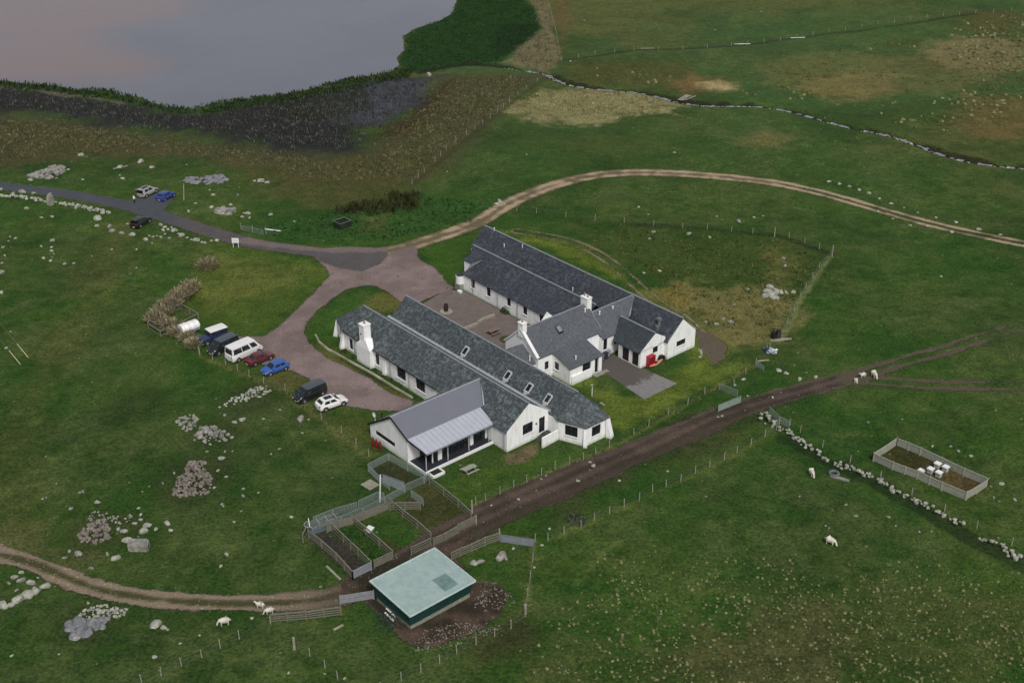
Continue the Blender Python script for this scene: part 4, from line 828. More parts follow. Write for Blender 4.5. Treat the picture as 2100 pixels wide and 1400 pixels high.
def vehicle(name, loc, ang, label, cat, col, spec, group=None, roofcol=None, glassroof=False, tailgate=False, spare=False):
    v = thing(name, loc, ang, label, cat, group)
    Lh, W, H = spec['L'] / 2, spec['W'] / 2, spec['H']; hood, belt = spec['hood'], spec['belt']
    xs = spec['body']; b = MB(); b.rings([ring(x, W * k, zb, zt) for x, k, zb, zt in xs])
    r0, r1, t0, t1 = spec['cab']                       # bottom rear, bottom front, top rear, top front
    wb, wt = W * spec.get('wb', .93), W * spec.get('wt', .74)
    q = [(r0, -wb, belt), (r1, -wb, belt), (r1, wb, belt), (r0, wb, belt), (t0, -wt, H - .05), (t1, -wt, H - .05), (t1, wt, H - .05), (t0, wt, H - .05)]
    b.add(q, [(0, 1, 5, 4), (1, 2, 6, 5), (2, 3, 7, 6), (3, 0, 4, 7)])
    body = b.obj('body', col, v, True)
    rr = MB(); n = 5; rings_ = []
    oh = spec.get('oh', .02)
    for i in range(n + 1):
        s = i / n; x = (t0 - oh) + (t1 - t0 + 2 * oh) * s; zz = H - .05 + .05 * math.sin(math.pi * min(1, max(0, s * .8 + .1)))
        rings_.append([(x, -wt - oh, H - .075), (x, -wt - oh, zz - .01), (x, -wt * .6, zz + .02), (x, wt * .6, zz + .02), (x, wt + oh, zz - .01), (x, wt + oh, H - .075)])
    roof = rr.rings(rings_).obj('roof', roofcol or col, v, True)
    if glassroof: MB().add([(t0 + .35, -wt * .62, H + .025), (t1 - .25, -wt * .62, H + .025), (t1 - .25, wt * .62, H + .025), (t0 + .35, wt * .62, H + .025)], [(0, 1, 2, 3)]).obj('sunroof', CARGLASS, roof)
    Q = [Vector(p) for p in q]
    def pane(a, b_, c, d, s0, s1, u0, u1, nm='side_window'):
        P_ = lambda s, u: (a * (1 - s) + b_ * s) * (1 - u) + (d * (1 - s) + c * s) * u
        nrm = (b_ - a).cross(d - a).normalized(); cen = (a + b_ + c + d) / 4
        if nrm.dot(Vector((cen.x - (r0 + r1) / 2, cen.y, 0))) < 0: nrm = -nrm
        MB().add([P_(s0, u0) + nrm * .015, P_(s1, u0) + nrm * .015, P_(s1, u1) + nrm * .015, P_(s0, u1) + nrm * .015], [(0, 1, 2, 3)]).obj(nm, CARGLASS, v)
    pane(Q[1], Q[2], Q[6], Q[5], .05, .95, .10, .93, 'windscreen')
    if not tailgate: pane(Q[0], Q[3], Q[7], Q[4], .08, .92, spec.get('rw', .25), .88, 'rear_window')
    for s0, s1 in spec['side']:
        pane(Q[0], Q[1], Q[5], Q[4], s0, s1, .14, .86); pane(Q[3], Q[2], Q[6], Q[7], s0, s1, .14, .86)
    if tailgate:
        MB().box(r0 - .03, r0 + .02, -wb * .85, wb * .85, .62, H - .12).obj('open_boot', BLACK, v)
        tg = MB().slab([(t0 - .02, -wt, H - .02), (t0 - .02, wt, H - .02), (t0 - .85, wt, H + .24), (t0 - .85, -wt, H + .24)], .07); tg.obj('tailgate', col, v)
    wr = spec['wr']
    for wx in spec['axles']:
        for sy in (-1, 1):
            y = sy * (W - .20); wh = MB().tube((wx, y, wr), (wx, y + sy * .21, wr), wr, wr, 18).obj('wheel', TYRE, v, True)
            rm = MB().tube((wx, y + sy * .20, wr), (wx, y + sy * .225, wr), wr * .62, wr * .58, 12)
            rm.obj('rim', RIM, wh, True)
            MB().tube((wx, y - sy * .02, wr + .03), (wx, y + sy * .205, wr + .03), wr * 1.18, wr * 1.18, 16).obj('wheel_arch', UNDER, v)
    xf, xr = xs[-1][0], xs[0][0]; zl = min(spec.get('zl', 9), xs[-1][3] - .05)
    for sy in (-1, 1):
        MB().box(xf - .16, xf + .015, sy * W * .64 - .15, sy * W * .64 + .15, zl - .10, zl + .04).obj('headlight', HLAMP, v)
        MB().box(xr - .015, xr + .10, sy * W * .80 - .10, sy * W * .80 + .10, spec.get('zt', .75), spec.get('zt', .75) + .24).obj('tail_light', TLAMP, v)
        MB().box(r1 - .32, r1 - .12, sy * (W + .02), sy * (W + .20), belt + .02, belt + .16).obj('wing_mirror', col, v)
    MB().box(xf + .0, xf + .03, -W * .45, W * .45, .42, .62).obj('grille', UNDER, v)
    for x_ in (xf + .035, xr - .035): MB().box(x_ - .012, x_ + .012, -.26, .26, .34, .45).obj('number_plate', PLATE, v)
    MB().box(xr + .25, xf - .25, -W * .93, W * .93, .20, .34).obj('sill', UNDER, v)
    if spare: MB().tube((xr - .02, -.1, 1.0), (xr - .24, -.1, 1.0), .37, .37, 16).obj('spare_wheel', TYRE, v, True)
    return v
HATCH = dict(L=4.1, W=1.80, H=1.48, hood=.95, belt=.92, wr=.32, axles=(-1.25, 1.3), side=((.16, .47), (.52, .84)), cab=(-1.85, 1.05, -1.35, .35), rw=.30,
             body=[(-2.0, .84, .36, .78), (-1.94, .94, .26, .92), (-1.2, 1.0, .24, .96), (0, 1.0, .24, .95), (1.0, .99, .24, .94), (1.7, .95, .26, .84), (1.98, .86, .30, .66)])
SALOON = dict(HATCH, L=4.5, H=1.42, cab=(-1.75, 1.0, -.95, .25), axles=(-1.35, 1.35), body=[(-2.25, .86, .36, .84), (-2.18, .95, .28, .96), (-1.2, 1.0, .24, .96), (0, 1.0, .24, .93), (1.1, .99, .24, .92), (1.9, .94, .26, .82), (2.2, .84, .30, .64)])
SUVC = dict(HATCH, L=4.5, W=1.86, H=1.62, hood=1.02, belt=1.03, wr=.36, axles=(-1.36, 1.38), cab=(-2.05, 1.15, -1.45, .3), zt=.85,
            body=[(-2.2, .86, .42, .95), (-2.14, .96, .32, 1.06), (-1.2, 1.0, .30, 1.08), (0, 1.0, .30, 1.06), (1.1, .99, .30, 1.04), (1.85, .94, .32, .92), (2.18, .84, .36, .74)])
SUVT = dict(SUVC, L=4.8, H=1.72, cab=(-2.15, 1.2, -1.85, .4))
MPV = dict(L=4.9, W=1.92, H=1.90, hood=1.12, belt=1.12, wr=.34, axles=(-1.55, 1.55), side=((.04, .30), (.33, .60), (.63, .88)), cab=(-2.38, 1.75, -2.28, .85), wb=.95, wt=.82, rw=.15, zt=.95, oh=.03,
           body=[(-2.42, .94, .36, 1.14), (-2.36, .98, .28, 1.18), (-1, 1, .26, 1.18), (.8, 1, .26, 1.16), (1.75, .98, .26, 1.12), (2.2, .94, .28, .95), (2.42, .84, .32, .72)])
MINIBUS = dict(L=5.7, W=2.04, H=2.38, hood=1.25, belt=1.22, wr=.35, axles=(-1.75, 1.85), side=((.05, .36), (.38, .66), (.72, .93)), cab=(-2.72, 2.30, -2.62, 1.45), wb=.97, wt=.85, rw=.12, zt=1.0, oh=.04, zl=.95,
               body=[(-2.80, .96, .40, 1.24), (-2.74, .99, .30, 1.28), (-1, 1, .28, 1.28), (1.2, 1, .28, 1.26), (2.25, .98, .28, 1.22), (2.62, .94, .30, 1.02), (2.80, .84, .34, .78)])
DEFENDER = dict(L=4.6, W=1.80, H=2.02, hood=1.20, belt=1.18, wr=.40, axles=(-1.3, 1.45), side=((.05, .40), (.46, .68), (.72, .95)), cab=(-2.1, .95, -2.08, .72), wb=.99, wt=.94, rw=.2, zt=.9, oh=.07, zl=.92,
                body=[(-2.15, .98, .46, 1.18), (-2.12, 1, .42, 1.22), (0, 1, .42, 1.22), (.95, 1, .42, 1.21), (1.0, .92, .42, 1.19), (2.0, .90, .42, 1.14), (2.2, .90, .46, 1.08)])
def veh_at(pa, pb, front_a, W):
    """visible side wheel contacts pa (lower left) and pb (upper right) to centre and heading"""
    a, b_ = at(*pa), at(*pb); d = (b_ - a).normalized(); side = Vector((-d.y, d.x, 0)); c = (a + b_) / 2 + side * (W / 2 - .05)
    h = -d if front_a else d; return Vector((c.x, c.y, gz(c.x, c.y))), math.atan2(h.y, h.x)
VA = math.atan2(VX.y, VX.x)
def park(u, v, deg, front=True):
    """heading in degrees measured from the v axis"""
    p = guv(u, v); return p, VA + R(deg)
def uvof(px, py):
    d = at(px, py) - ORG; return d.dot(UX), d.dot(VX)
CARS = []
l, a = veh_at((555.4, 771.4), (586.9, 759.4), True, 1.8); vehicle('blue_hatchback', l, a, 'small bright blue hatchback parked at the right end of the row, bonnet to the field', 'car', paint('mid_blue', (.035, .105, .36)), HATCH)
l, a = veh_at((527, 750), (553, 739.2), False, 1.8); vehicle('dark_red_saloon', l, a, 'dark red car between the white minibus and the blue hatchback', 'car', paint('dark_red', (.115, .018, .022)), SALOON)
l, a = veh_at((492.6, 743.5), (530, 722), False, 2.0); a += R(-9); vehicle('white_minibus', l, a, 'long white high roofed minibus with black side windows, fourth in the parked row', 'minibus', paint('white', (.82, .80, .78)), MINIBUS)
l, a = veh_at((450.3, 728.5), (482, 713.5), True, 1.92); vehicle('black_people_carrier', l, a, 'black people carrier with grey roof between the white minibus and the white roofed car', 'people carrier', paint('black', (.012, .013, .016)), MPV, roofcol=paint('slate_grey_roof', (.062, .078, .088)))
u0, v0 = uvof(424, 704); l, a = park(-52.3, -13.7, 180); vehicle('white_roofed_off_roader', l, a, 'boxy dark blue off-roader with a white roof, next to the tall dead grass', 'off-roader', paint('navy', (.022, .035, .085)), DEFENDER, roofcol=paint('white', (.82, .80, .78)))
l, a = veh_at((630.9, 824.8), (656.5, 813.5), True, 1.92); vehicle('black_van', l, a, 'black van with grey roof standing beside the white crossover, apart from the row', 'van', paint('black', (.012, .013, .016)), dict(MPV, side=((.70, .90),)), roofcol=paint('slate_grey_roof', (.062, .078, .088)))
l, a = veh_at((670.5, 844.2), (702.7, 833), False, 1.86); vehicle('white_crossover', l, a, 'white crossover with dark glass roof, the vehicle nearest the metal roofed extension', 'car', paint('white', (.82, .80, .78)), SUVC, glassroof=True)
l, a = park(*uvof(304, 399), 22); vehicle('silver_car_with_open_tailgate', l, a, 'silver estate car in the lay-by with its tailgate open', 'car', paint('silver', (.46, .46, .45), .3, .3), SUVT, glassroof=True, tailgate=True)
l, a = park(*uvof(341, 407), 22); vehicle('dark_blue_car', l, a, 'dark blue car in the lay-by on the right of the silver one', 'car', paint('deep_blue', (.022, .055, .26)), HATCH)
l, a = park(*uvof(290, 462), 28); vehicle('black_hatchback', l, a, 'black car with open boot pulled off the road across from the lay-by', 'car', paint('black', (.012, .013, .016)), dict(SUVC, H=1.55), tailgate=True)
# white covered trailer among the tall grass
l, a = park(*uvof(389, 682), 182)
tr_ = thing('covered_trailer', l, a, 'small white ribbed covered trailer half hidden by dead grass left of the off-roader', 'trailer')
mb = MB(); prof = [(-.9, .9), (-.9, 1.3), (-.7, 1.62), (-.3, 1.78), (.3, 1.78), (.7, 1.62), (.9, 1.3), (.9, .9)]
mb.rings([[(x, y * s, .9 + (z - .9) * s) for y, z in prof] for x, s in ((-1.45, .97), (-1.4, 1), (-.95, 1), (-.9, .96), (-.85, 1), (-.05, 1), (0, .96), (.05, 1), (.85, 1), (.9, .96), (.95, 1), (1.4, 1), (1.45, .97))]); mb.obj('cover', paint('white', (.82, .80, .78)), tr_, True)
MB().box(-1.4, 1.4, -.85, .85, .45, .9).obj('trailer_bed', GALV, tr_); MB().beam((1.4, 0, .5), (2.3, 0, .5), .1).obj('tow_bar', GALV, tr_)
for sy in (-1, 1): w_ = MB().tube((0, sy * .9, .32), (0, sy * 1.08, .32), .32, .32, 14).obj('wheel', TYRE, tr_, True); MB().tube((0, sy * 1.08, .32), (0, sy * 1.1, .32), .18, .16, 10).obj('rim', RIM, w_)

# ------------------------------------------------------------------ fences
def interp_line(P, step):
    P = [Vector((p[0], p[1])) for p in P]; out = [P[0]]
    for a, b_ in zip(P[:-1], P[1:]):
        n = max(1, round((b_ - a).length / step)); out += [a.lerp(b_, (i + 1) / n) for i in range(n)]
    return out
def wire_fence(pts, label, step=3.2, h=1.15, wires=3, mat=None, posts_at=None, name='wire_fence', pw=.11, cat='fence'):
    W_ = [at(*p) for p in pts]; line = interp_line(W_, step) if not posts_at else [Vector((q.x, q.y)) for q in W_]
    p0 = line[0]; root = thing(name, (p0.x, p0.y, gz(p0.x, p0.y)), 0, label, cat)
    tops = []; wr = MB(); o0 = root.location
    zs = land(np.array([p.x for p in line]), np.array([p.y for p in line]))
    for i, (p, z) in enumerate(zip(line, zs)):
        lean = Vector((rnd.uniform(-.06, .06), rnd.uniform(-.06, .06), 0)); hh = h + rnd.uniform(-.08, .08); base = Vector((p.x, p.y, z - .15)); top = Vector((p.x, p.y, z + hh)) + lean
        m_ = MB().tube(base, top, pw / 2 * 1.1, pw / 2, 6); m_.obj('post', mat or TIMBERP, root, origin=None) if False else None
        me_ = MB().tube(base - o0, top - o0, pw * .58, pw * .5, 6).obj('post', mat or TIMBERP, root)
        tops.append((base - o0, top - o0))
    for k in range(wires):
        t = .28 + .68 * k / max(1, wires - 1)
        for (b0, t0), (b1, t1) in zip(tops[:-1], tops[1:]): wr.beam(b0.lerp(t0, t), b1.lerp(t1, t), .010)
    wr.obj('wire', WIRE, root); return root
def rail_fence(pts, label, h=1.15, boards=4, bw=.15, step=2.1, mat=None, name='timber_rail_fence', pw=.13, tall=0.0, cat='fence', top_rail=True):
    W_ = [at(*p) for p in pts]; line = interp_line(W_, step); p0 = line[0]; root = thing(name, (p0.x, p0.y, gz(p0.x, p0.y)), 0, label, cat); o0 = root.location; mat = mat or TIMBER
    zs = land(np.array([p.x for p in line]), np.array([p.y for p in line]))
    P3 = [Vector((p.x, p.y, z)) - o0 for p, z in zip(line, zs)]
    for p in P3: MB().beam(p - Vector((0, 0, .2)), p + Vector((0, 0, h + .08 + tall + rnd.uniform(0, .08))), pw).obj('post', mat, root)
    bd = MB()
    for a, b_ in zip(P3[:-1], P3[1:]):
        for k in range(boards):
            z = Vector((0, 0, .18 + (h - .28) * k / max(1, boards - 1) + rnd.uniform(-.02, .02))); bd.beam(a + z, b_ + z, .03, bw)
        if top_rail: bd.beam(a + Vector((0, 0, h)), b_ + Vector((0, 0, h)), .14, .04)
    bd.obj('boards', mat, root); return root
def hurdle(pts, label, h=1.15, bars=7, mesh=False, name='metal_hurdle', mat=None, cat='sheep hurdle', group=None, solid=False):
    """galvanised sheep hurdle: frame, bars and uprights along a line of ground points"""
    W_ = [gat(*p) for p in pts]; root = thing(name, W_[0], 0, label, cat, group); o0 = W_[0]; mat = mat or GALV; fr = MB(); br = MB()
    for a, b_ in zip(W_[:-1], W_[1:]):
        a, b_ = a - o0, b_ - o0; n = max(1, round((b_ - a).length / 2.6))
        for i in range(n):
            p, q = a.lerp(b_, i / n), a.lerp(b_, (i + 1) / n); U_ = Vector((0, 0, 1)); d = (q - p).normalized() * .04
            for e in (p + d, q - d): fr.beam(e + U_ * .02, e + U_ * h, .05)
            fr.beam(p + d + U_ * h, q - d + U_ * h, .05, .05)
            for k in range(bars): z = U_ * (.14 + (h - .16) * k / bars); br.beam(p + d + z, q - d + z, .028)
            if mesh:
                m_ = int((q - p).length / .22)
                for k in range(1, m_): e = p.lerp(q, k / m_); br.beam(e + U_ * .12, e + U_ * h, .018)
            if solid: br.add([p + d + U_ * .1, q - d + U_ * .1, q - d + U_ * (h * .92), p + d + U_ * (h * .92)], [(0, 1, 2, 3)])
    fr.obj('frame', mat, root); br.obj('bars', mat, root); return root
F_RIGHT = [(1123.6, 1108.5), (1157, 1094.4), (1192, 1080), (1218.7, 1066), (1250, 1053), (1280, 1039), (1311, 1026.4), (1338.5, 1008), (1366, 997.5), (1395.6, 987), (1425.5, 970), (1455.5, 957), (1485, 941.8), (1511, 928.8), (1540, 912), (1568.6, 896), (1592, 882)]
wire_fence(F_RIGHT, 'wire fence with thin posts along the lower side of the muddy farm track', posts_at=True)
wire_fence([(976, 1034.5), (995.7, 1025.7), (1025, 1013), (1053, 999), (1080, 988.7), (1110, 975), (1138, 960.5), (1168, 953.5), (1196.5, 943), (1222, 932), (1250, 917), (1300, 892), (1330, 874), (1370, 851), (1410, 830), (1445, 808)],
           'wire fence between the extension lawn and the muddy farm track', posts_at=True)
wire_fence([(1505, 790), (1529, 767), (1550, 748), (1572, 722)], 'short run of wire fence between the folded gate and the blue heap', posts_at=True)
wire_fence([(1578, 716), (1600, 692), (1614, 665), (1628, 640), (1640, 616), (1652, 596), (1666, 572), (1680, 550), (1704, 526)], 'light coloured fence down the right side of the rough plot behind the houses', posts_at=True, wires=6)
fp = wire_fence([(1704, 526), (1680, 512), (1650, 500), (1618, 490), (1588, 484), (1543, 480), (1500, 476), (1450, 472), (1400, 468), (1340, 464), (1280, 458), (1220, 452), (1160, 445), (1100, 438), (1060, 432)],
                'wire fence along the dark upper edge of the rough plot behind the houses', posts_at=True)
wire_fence([(408, 724), (436, 738), (463, 749), (488, 761), (511, 772), (541, 786), (585, 801), (612, 823), (659, 861), (700, 888), (730, 912), (757, 936)], 'wire fence between the parked vehicles and the stony pasture', posts_at=True)
wire_fence([(845, 379), (870, 354), (892, 334), (915, 310), (935, 291), (957, 276), (990, 254), (1020, 232), (1045, 212), (1062, 198), (1080, 185), (1102, 170), (1125, 156)], 'wire fence between the brown marsh and the green field', step=4.4)
wire_fence([(1150, 126), (1146, 100), (1139, 60), (1128, 20), (1118, -15)], 'wire fence running up the picture beside the pale reed strip', step=5)
wire_fence([(1152, 126), (1220, 113), (1300, 106), (1400, 102), (1500, 95), (1600, 84), (1700, 68), (1800, 50), (1900, 38), (2000, 30), (2110, 20)], 'long wire fence across the far green field', step=6)
wire_fence([(240, 1425), (291, 1400), (331, 1387), (372.6, 1366), (414, 1349), (452, 1330), (491, 1311), (555, 1280)], 'wire fence in the bottom left corner leading to the timber fence', posts_at=True)
wire_fence([(604, 1328), (636, 1347), (667, 1371), (693, 1393), (725, 1425)], 'short wire fence running off the bottom edge, left of the green shed', posts_at=True)
wire_fence([(1097, 1110), (1092, 1150), (1087, 1185), (1082, 1220), (1077, 1258)], 'pale wire fence dropping from the metal gate, right of the green shed', posts_at=True, wires=6)
wire_fence([(1077, 1262), (1048, 1288), (1014, 1306), (976, 1323), (937, 1341), (902, 1361), (863, 1379), (823, 1396), (780, 1418)], 'wire fence below the rubble of the green shed', posts_at=True)
wire_fence([(1597, 872), (1620, 872), (1641, 886), (1687, 914), (1744, 944), (1806, 977), (1870, 1013), (1937, 1048), (2003, 1083), (2074, 1119), (2120, 1142)], 'wire fence behind the long ruined stone wall', posts_at=True, wires=3)
wire_fence([(495, 472), (518, 476), (546, 481)], 'short wire fence piece on the verge opposite the sign', posts_at=True, wires=6, h=1.3)
def post(px, py, h, r, label, name='wooden_post', mat=None, lean=(0, 0), cat='post'):
    p = gat(px, py); mb = MB().tube((0, 0, -.2), (lean[0], lean[1], h), r, r * .9, 8); o = mb.obj(name, mat or TIMBERP, None, True); o.location = p; return tag(o, label, cat)
post(968, 1052, 1.9, .12, 'thick gate post at the corner of the pens and the lawn fence'); post(976.5, 1074, 1.3, .1, 'short thick post at the pen gate beside the muddy track')
post(604, 1331, 1.6, .15, 'thick post at the head of the short bottom edge fence'); post(377, 411, 3.3, .09, 'pale leaning pole beside the lay-by', mat=M('pale_pole', (.34, .40, .22)), lean=(.35, .1), cat='pole')
post(1214, 812, 1.5, .06, 'thin white post in the grass near the canted house end', mat=TRIM)
post(1588, 486, 1.9, .1, 'pale corner post of the rough plot, upper left of the corner'); post(1706, 527, 2.3, .1, 'tall pale corner post at the right tip of the rough plot')
post(779, 1029, 4.0, .09, 'tall white leaning post standing over the sheep race', mat=TRIM, lean=(.25, .05)); post(410, 728, 1.2, .07, 'pale post in front of the black people carrier')
post(1077, 1258, 1.3, .17, 'thick strainer post at the foot of the pale fence')
for (bx, by), (dx, dy), lb in (((42, 747), (-15, -29), 'yellow guarded stay wire, lower of the two at the left edge'), ((58, 733), (-16, -28), 'yellow guarded stay wire, upper of the two at the left edge')):
    p = gat(bx, by); r_ = thing('stay_wire', p, 0, lb, 'stay wire'); d = Vector((-.42, .25, .87)).normalized() if False else Vector((-.62, .32, .72)).normalized()
    MB().tube((0, 0, 0), d * 2.6, .06, .06, 6).obj('yellow_guard', M('faded_yellow_guard', (.46, .45, .24), .6), r_); MB().tube(d * 2.6, d * 12, .02, .02, 5).obj('wire', WIRE, r_)

# timber pens
rail_fence([(634, 1104), (660, 1124), (690, 1150), (724, 1187)], 'timber fence on the lower left side of the dark soil pen'); rail_fence([(724, 1187), (762, 1168)], 'board gate closing the lower end of the dark soil pen', boards=6, step=2.6, mat=M('bleached_boards', (.26, .27, .29), .8))
rail_fence([(679, 1087), (705, 1112), (735, 1140), (762, 1166)], 'timber fence between the dark soil pen and the weedy pen', boards=3)
rail_fence([(722, 1072), (750, 1096), (778, 1120), (806, 1144)], 'timber fence between the weedy pen and the grass pen with the white trough', boards=3); rail_fence([(768, 1164), (806, 1146)], 'board gate closing the lower end of the weedy pen', boards=6, step=2.8)
rail_fence([(797, 1036), (826, 1060), (856, 1083), (884, 1107)], 'timber fence between the white trough pen and the brown pen', boards=3); rail_fence([(844, 1137), (884, 1118)], 'timber rail fence at the foot of the white trough pen', boards=4)
rail_fence([(881, 994), (910, 1016), (940, 1040), (966, 1063)], 'timber fence between the brown pen and the lawn', boards=3)
rail_fence([(889, 1119), (915, 1107), (939, 1093)], 'slatted hurdle fence at the foot of the brown pen', boards=7, bw=.09); rail_fence([(940, 1090), (977, 1072)], 'small slatted gate at the right corner of the brown pen', boards=7, bw=.09, step=2.4)
rail_fence([(671, 1092), (696, 1083), (722, 1076), (745, 1066), (771, 1056), (797, 1044)], 'boarded timber fence along the lower side of the sheep race', boards=5, bw=.19); rail_fence([(800, 1046), (862, 1045)], 'low board fence of the small triangular pen', boards=4)
rail_fence([(622, 1112), (632, 1092), (655, 1088), (693, 1068)], 'double timber rails at the left end of the race', boards=2)
hurdle([(755, 966.5), (797.5, 944.5), (836, 966), (874, 984)], 'galvanised hurdles of the pen against the white gable', bars=8); hurdle([(755, 967), (779, 991.5), (800, 1006)], 'meshed galvanised hurdle on the left side of the gable pen', mesh=True, bars=8)
hurdle([(785.7, 992.5), (830, 1009)], 'solid sheeted hurdle gate with a sloping top by the tall white post', solid=True, h=1.5); hurdle([(831, 1009), (870, 992), (882, 984)], 'galvanised hurdle at the right end of the sheep race', bars=6)
hurdle([(643, 1076), (684, 1059), (733, 1045)], 'galvanised hurdles of the sheep race, upper side near its mouth', bars=6, mesh=True); hurdle([(735, 1043), (777, 1023), (789, 1027)], 'galvanised hurdles of the sheep race, upper side by the tall white post', bars=7)
hurdle([(668, 1084), (700, 1073), (745, 1056), (790, 1034), (831, 1010)], 'galvanised hurdles of the sheep race, lower side', bars=7); hurdle([(843, 1020), (869, 1038)], 'meshed hurdle of the small triangular pen', mesh=True)
hurdle([(1472, 845), (1519, 826)], 'pale metal field gate swung open beside the muddy track', mesh=False, bars=6, name='field_gate', cat='gate', solid=True, mat=M('pale_green_galvanised', (.24, .30, .26), .6)); hurdle([(1474, 800), (1512, 815)], 'thin metal gate folded behind the open field gate', bars=5, name='field_gate', cat='gate')
hurdle([(1026, 1112), (1096, 1122)], 'long metal gate at the top corner of the shed paddock', bars=7, name='field_gate', cat='gate', solid=True, mat=M('grey_blue_gate', (.22, .23, .26), .6)); hurdle([(1577, 848), (1596, 868), (1618, 878)], 'meshed hurdle at the top of the ruined wall', mesh=True)
hurdle([(1551, 752), (1566, 762)], 'broken hurdle lying below the blue heap', h=.9); hurdle([(497, 473), (540, 482)], 'wire gate leaning on the verge fence', bars=4, h=1.0, name='field_gate', cat='gate')
rail_fence([(926, 1149), (945, 1140), (968, 1131), (995, 1118), (1026, 1108)], 'timber rail fence from the green shed up to the metal gate', boards=4); post(1024, 1108, 1.7, .1, 'gate post between the timber rails and the long metal gate', cat='post')
rail_fence([(698, 1238), (767, 1228)], 'close boarded timber gate left of the green shed', boards=6, step=3.2, mat=M('bleached_boards', (.26, .27, .29), .8)); rail_fence([(556, 1277), (590, 1274), (628, 1271), (665, 1266), (700, 1261)], 'timber rail fence left of the gap by the green shed', boards=4)
rail_fence([(305, 672), (332, 650), (372, 634), (408, 654), (372, 672), (330, 690), (305, 674)], 'old timber frame pen among the tall dead grass', boards=2, h=1.0, step=3.2, name='timber_pen', cat='pen')
# fenced bee garden
for pts, lb in (([(1838, 912), (1862, 922), (1886, 933), (1930, 953), (1975, 975), (2025, 996)], 'close boarded fence on the far side of the beehive garden'), ([(2025, 996), (2003, 1010), (1982, 1022)], 'close boarded fence on the right end of the beehive garden'),
                ([(1791, 941), (1830, 960), (1880, 980), (1930, 1002), (1980, 1023)], 'close boarded fence on the near side of the beehive garden'), ([(1791, 940), (1815, 926), (1838, 912)], 'close boarded fence on the left end of the beehive garden')):
    rail_fence(pts, lb, boards=6, bw=.17, step=2.2, mat=M('silvered_boards', (.33, .34, .27), .85, .3, 3), h=1.2)
hives = []
for k, (hx, hy, lb) in enumerate(((1921.4, 960, 'white lidded beehive farthest up the garden'), (1938, 967, 'white lidded beehive nearest the right end of the garden'), (1907, 971, 'white lidded beehive in the middle of the near row'), (1924, 978.5, 'white lidded beehive nearest the front fence'), (1890, 966, 'flat pale beehive base without a lid, left of the others'))):
    r_ = thing('beehive', gat(hx, hy), UANG, lb, 'beehive', 'beehives in the boarded garden')
    if k < 4:
        MB().box(-.3, .3, -.3, .3, .12, .72).obj('hive_box', M('pale_green_hive', (.40, .46, .38), .7), r_); MB().box(-.38, .38, -.38, .38, .72, .86).obj('lid', TRIM, r_)
        for a_ in (-.25, .25): MB().box(a_ - .04, a_ + .04, -.3, .3, 0, .12).obj('runner', TIMBER, r_)
    else: MB().box(-.5, .5, -.4, .4, 0, .16).obj('hive_base', TIMBERP, r_); MB().box(-.4, .4, -.3, .3, .16, .22).obj('frame', TRIM, r_)
# ------------------------------------------------------------------ green roofed sheep shed
sr = thing('sheep_shed', uvw(16, -26), UANG, 'low sheep shed with pale green metal roof and dark green walls beside the pens', 'shed')
GR = M('pale_green_roof', (.33, .415, .395), .6, .13, .9, (.25, .335, .32), bmp=.1); GW = M('dark_green_cladding', (.010, .046, .040), .6, .3, 1); BLK = M('blockwork', (.26, .27, .21), .9, .35, 2)
MB().box(-3.0, 3.2, -4.0, 4.1, -.3, .72).obj('block_base', BLK, sr)
cl = MB()
for (x0, y0, x1, y1) in ((-3.1, -4.12, 3.3, -4.12), (3.3, -4.12, 3.3, 4.2), (3.3, 4.2, -3.1, 4.2), (-3.1, 4.2, -3.1, -4.12)):
    d = Vector((x1 - x0, y1 - y0)); n = int(d.length / .32); d2 = d.normalized(); nn = Vector((d2.y, -d2.x))
    for i in range(n):
        a_, b_ = Vector((x0, y0)) + d * (i / n), Vector((x0, y0)) + d * ((i + 1) / n); m1_, m2_ = a_.lerp(b_, .5) + nn * .04, a_.lerp(b_, .62) + nn * .04
        z = lambda x: 2.42 - (x + 3.1) * .035
        pts = [a_, a_.lerp(b_, .4), m1_, m2_, b_]
        for p, q in zip(pts[:-1], pts[1:]): cl.add([(p.x, p.y, .66), (q.x, q.y, .66), (q.x, q.y, z(q.x)), (p.x, p.y, z(p.x))], [(0, 1, 2, 3)])
cl.obj('wall_cladding', GW, sr)
rf = MB(); y0, y1, n = -4.42, 4.45, 27
for i in range(n):
    a_ = y0 + (y1 - y0) * i / n; b_ = y0 + (y1 - y0) * (i + 1) / n; m_ = b_ - .07
    zz = lambda x: 2.62 - (x + 3.4) * .035
    for p, q, hp, hq in ((a_, m_, 0, 0), (m_, (m_ + b_) / 2, 0, .045), ((m_ + b_) / 2, b_, .045, 0)):
        rf.add([(-3.45, p, zz(-3.45) + hp), (3.75, p, zz(3.75) + hp), (3.75, q, zz(3.75) + hq), (-3.45, q, zz(-3.45) + hq)], [(0, 1, 2, 3)])
rf.slab([(-3.45, y0, 2.60), (3.75, y0, 2.35), (3.75, y1, 2.35), (-3.45, y1, 2.60)], .06)
rf_ = rf.obj('roof', GR, sr)
MB().slab([(.7, .9, 2.52), (3.0, .9, 2.44), (3.0, 2.7, 2.44), (.7, 2.7, 2.52)], .03).obj('rooflight', M('cloudy_rooflight', (.17, .27, .25), .5, .4, 1.5), rf_)
tw = MB()
for p, q in (((-3.5, y0 - .03, 2.64), (3.8, y0 - .03, 2.39)), ((-3.5, y1 + .03, 2.64), (3.8, y1 + .03, 2.39)), ((3.78, y0, 2.37), (3.78, y1, 2.37)), ((-3.48, y0, 2.63), (-3.48, y1, 2.63))): tw.beam(p, q, .12, .16)
tw.obj('roof_trim', M('pale_roof_trim', (.50, .62, .58), .6), rf_)
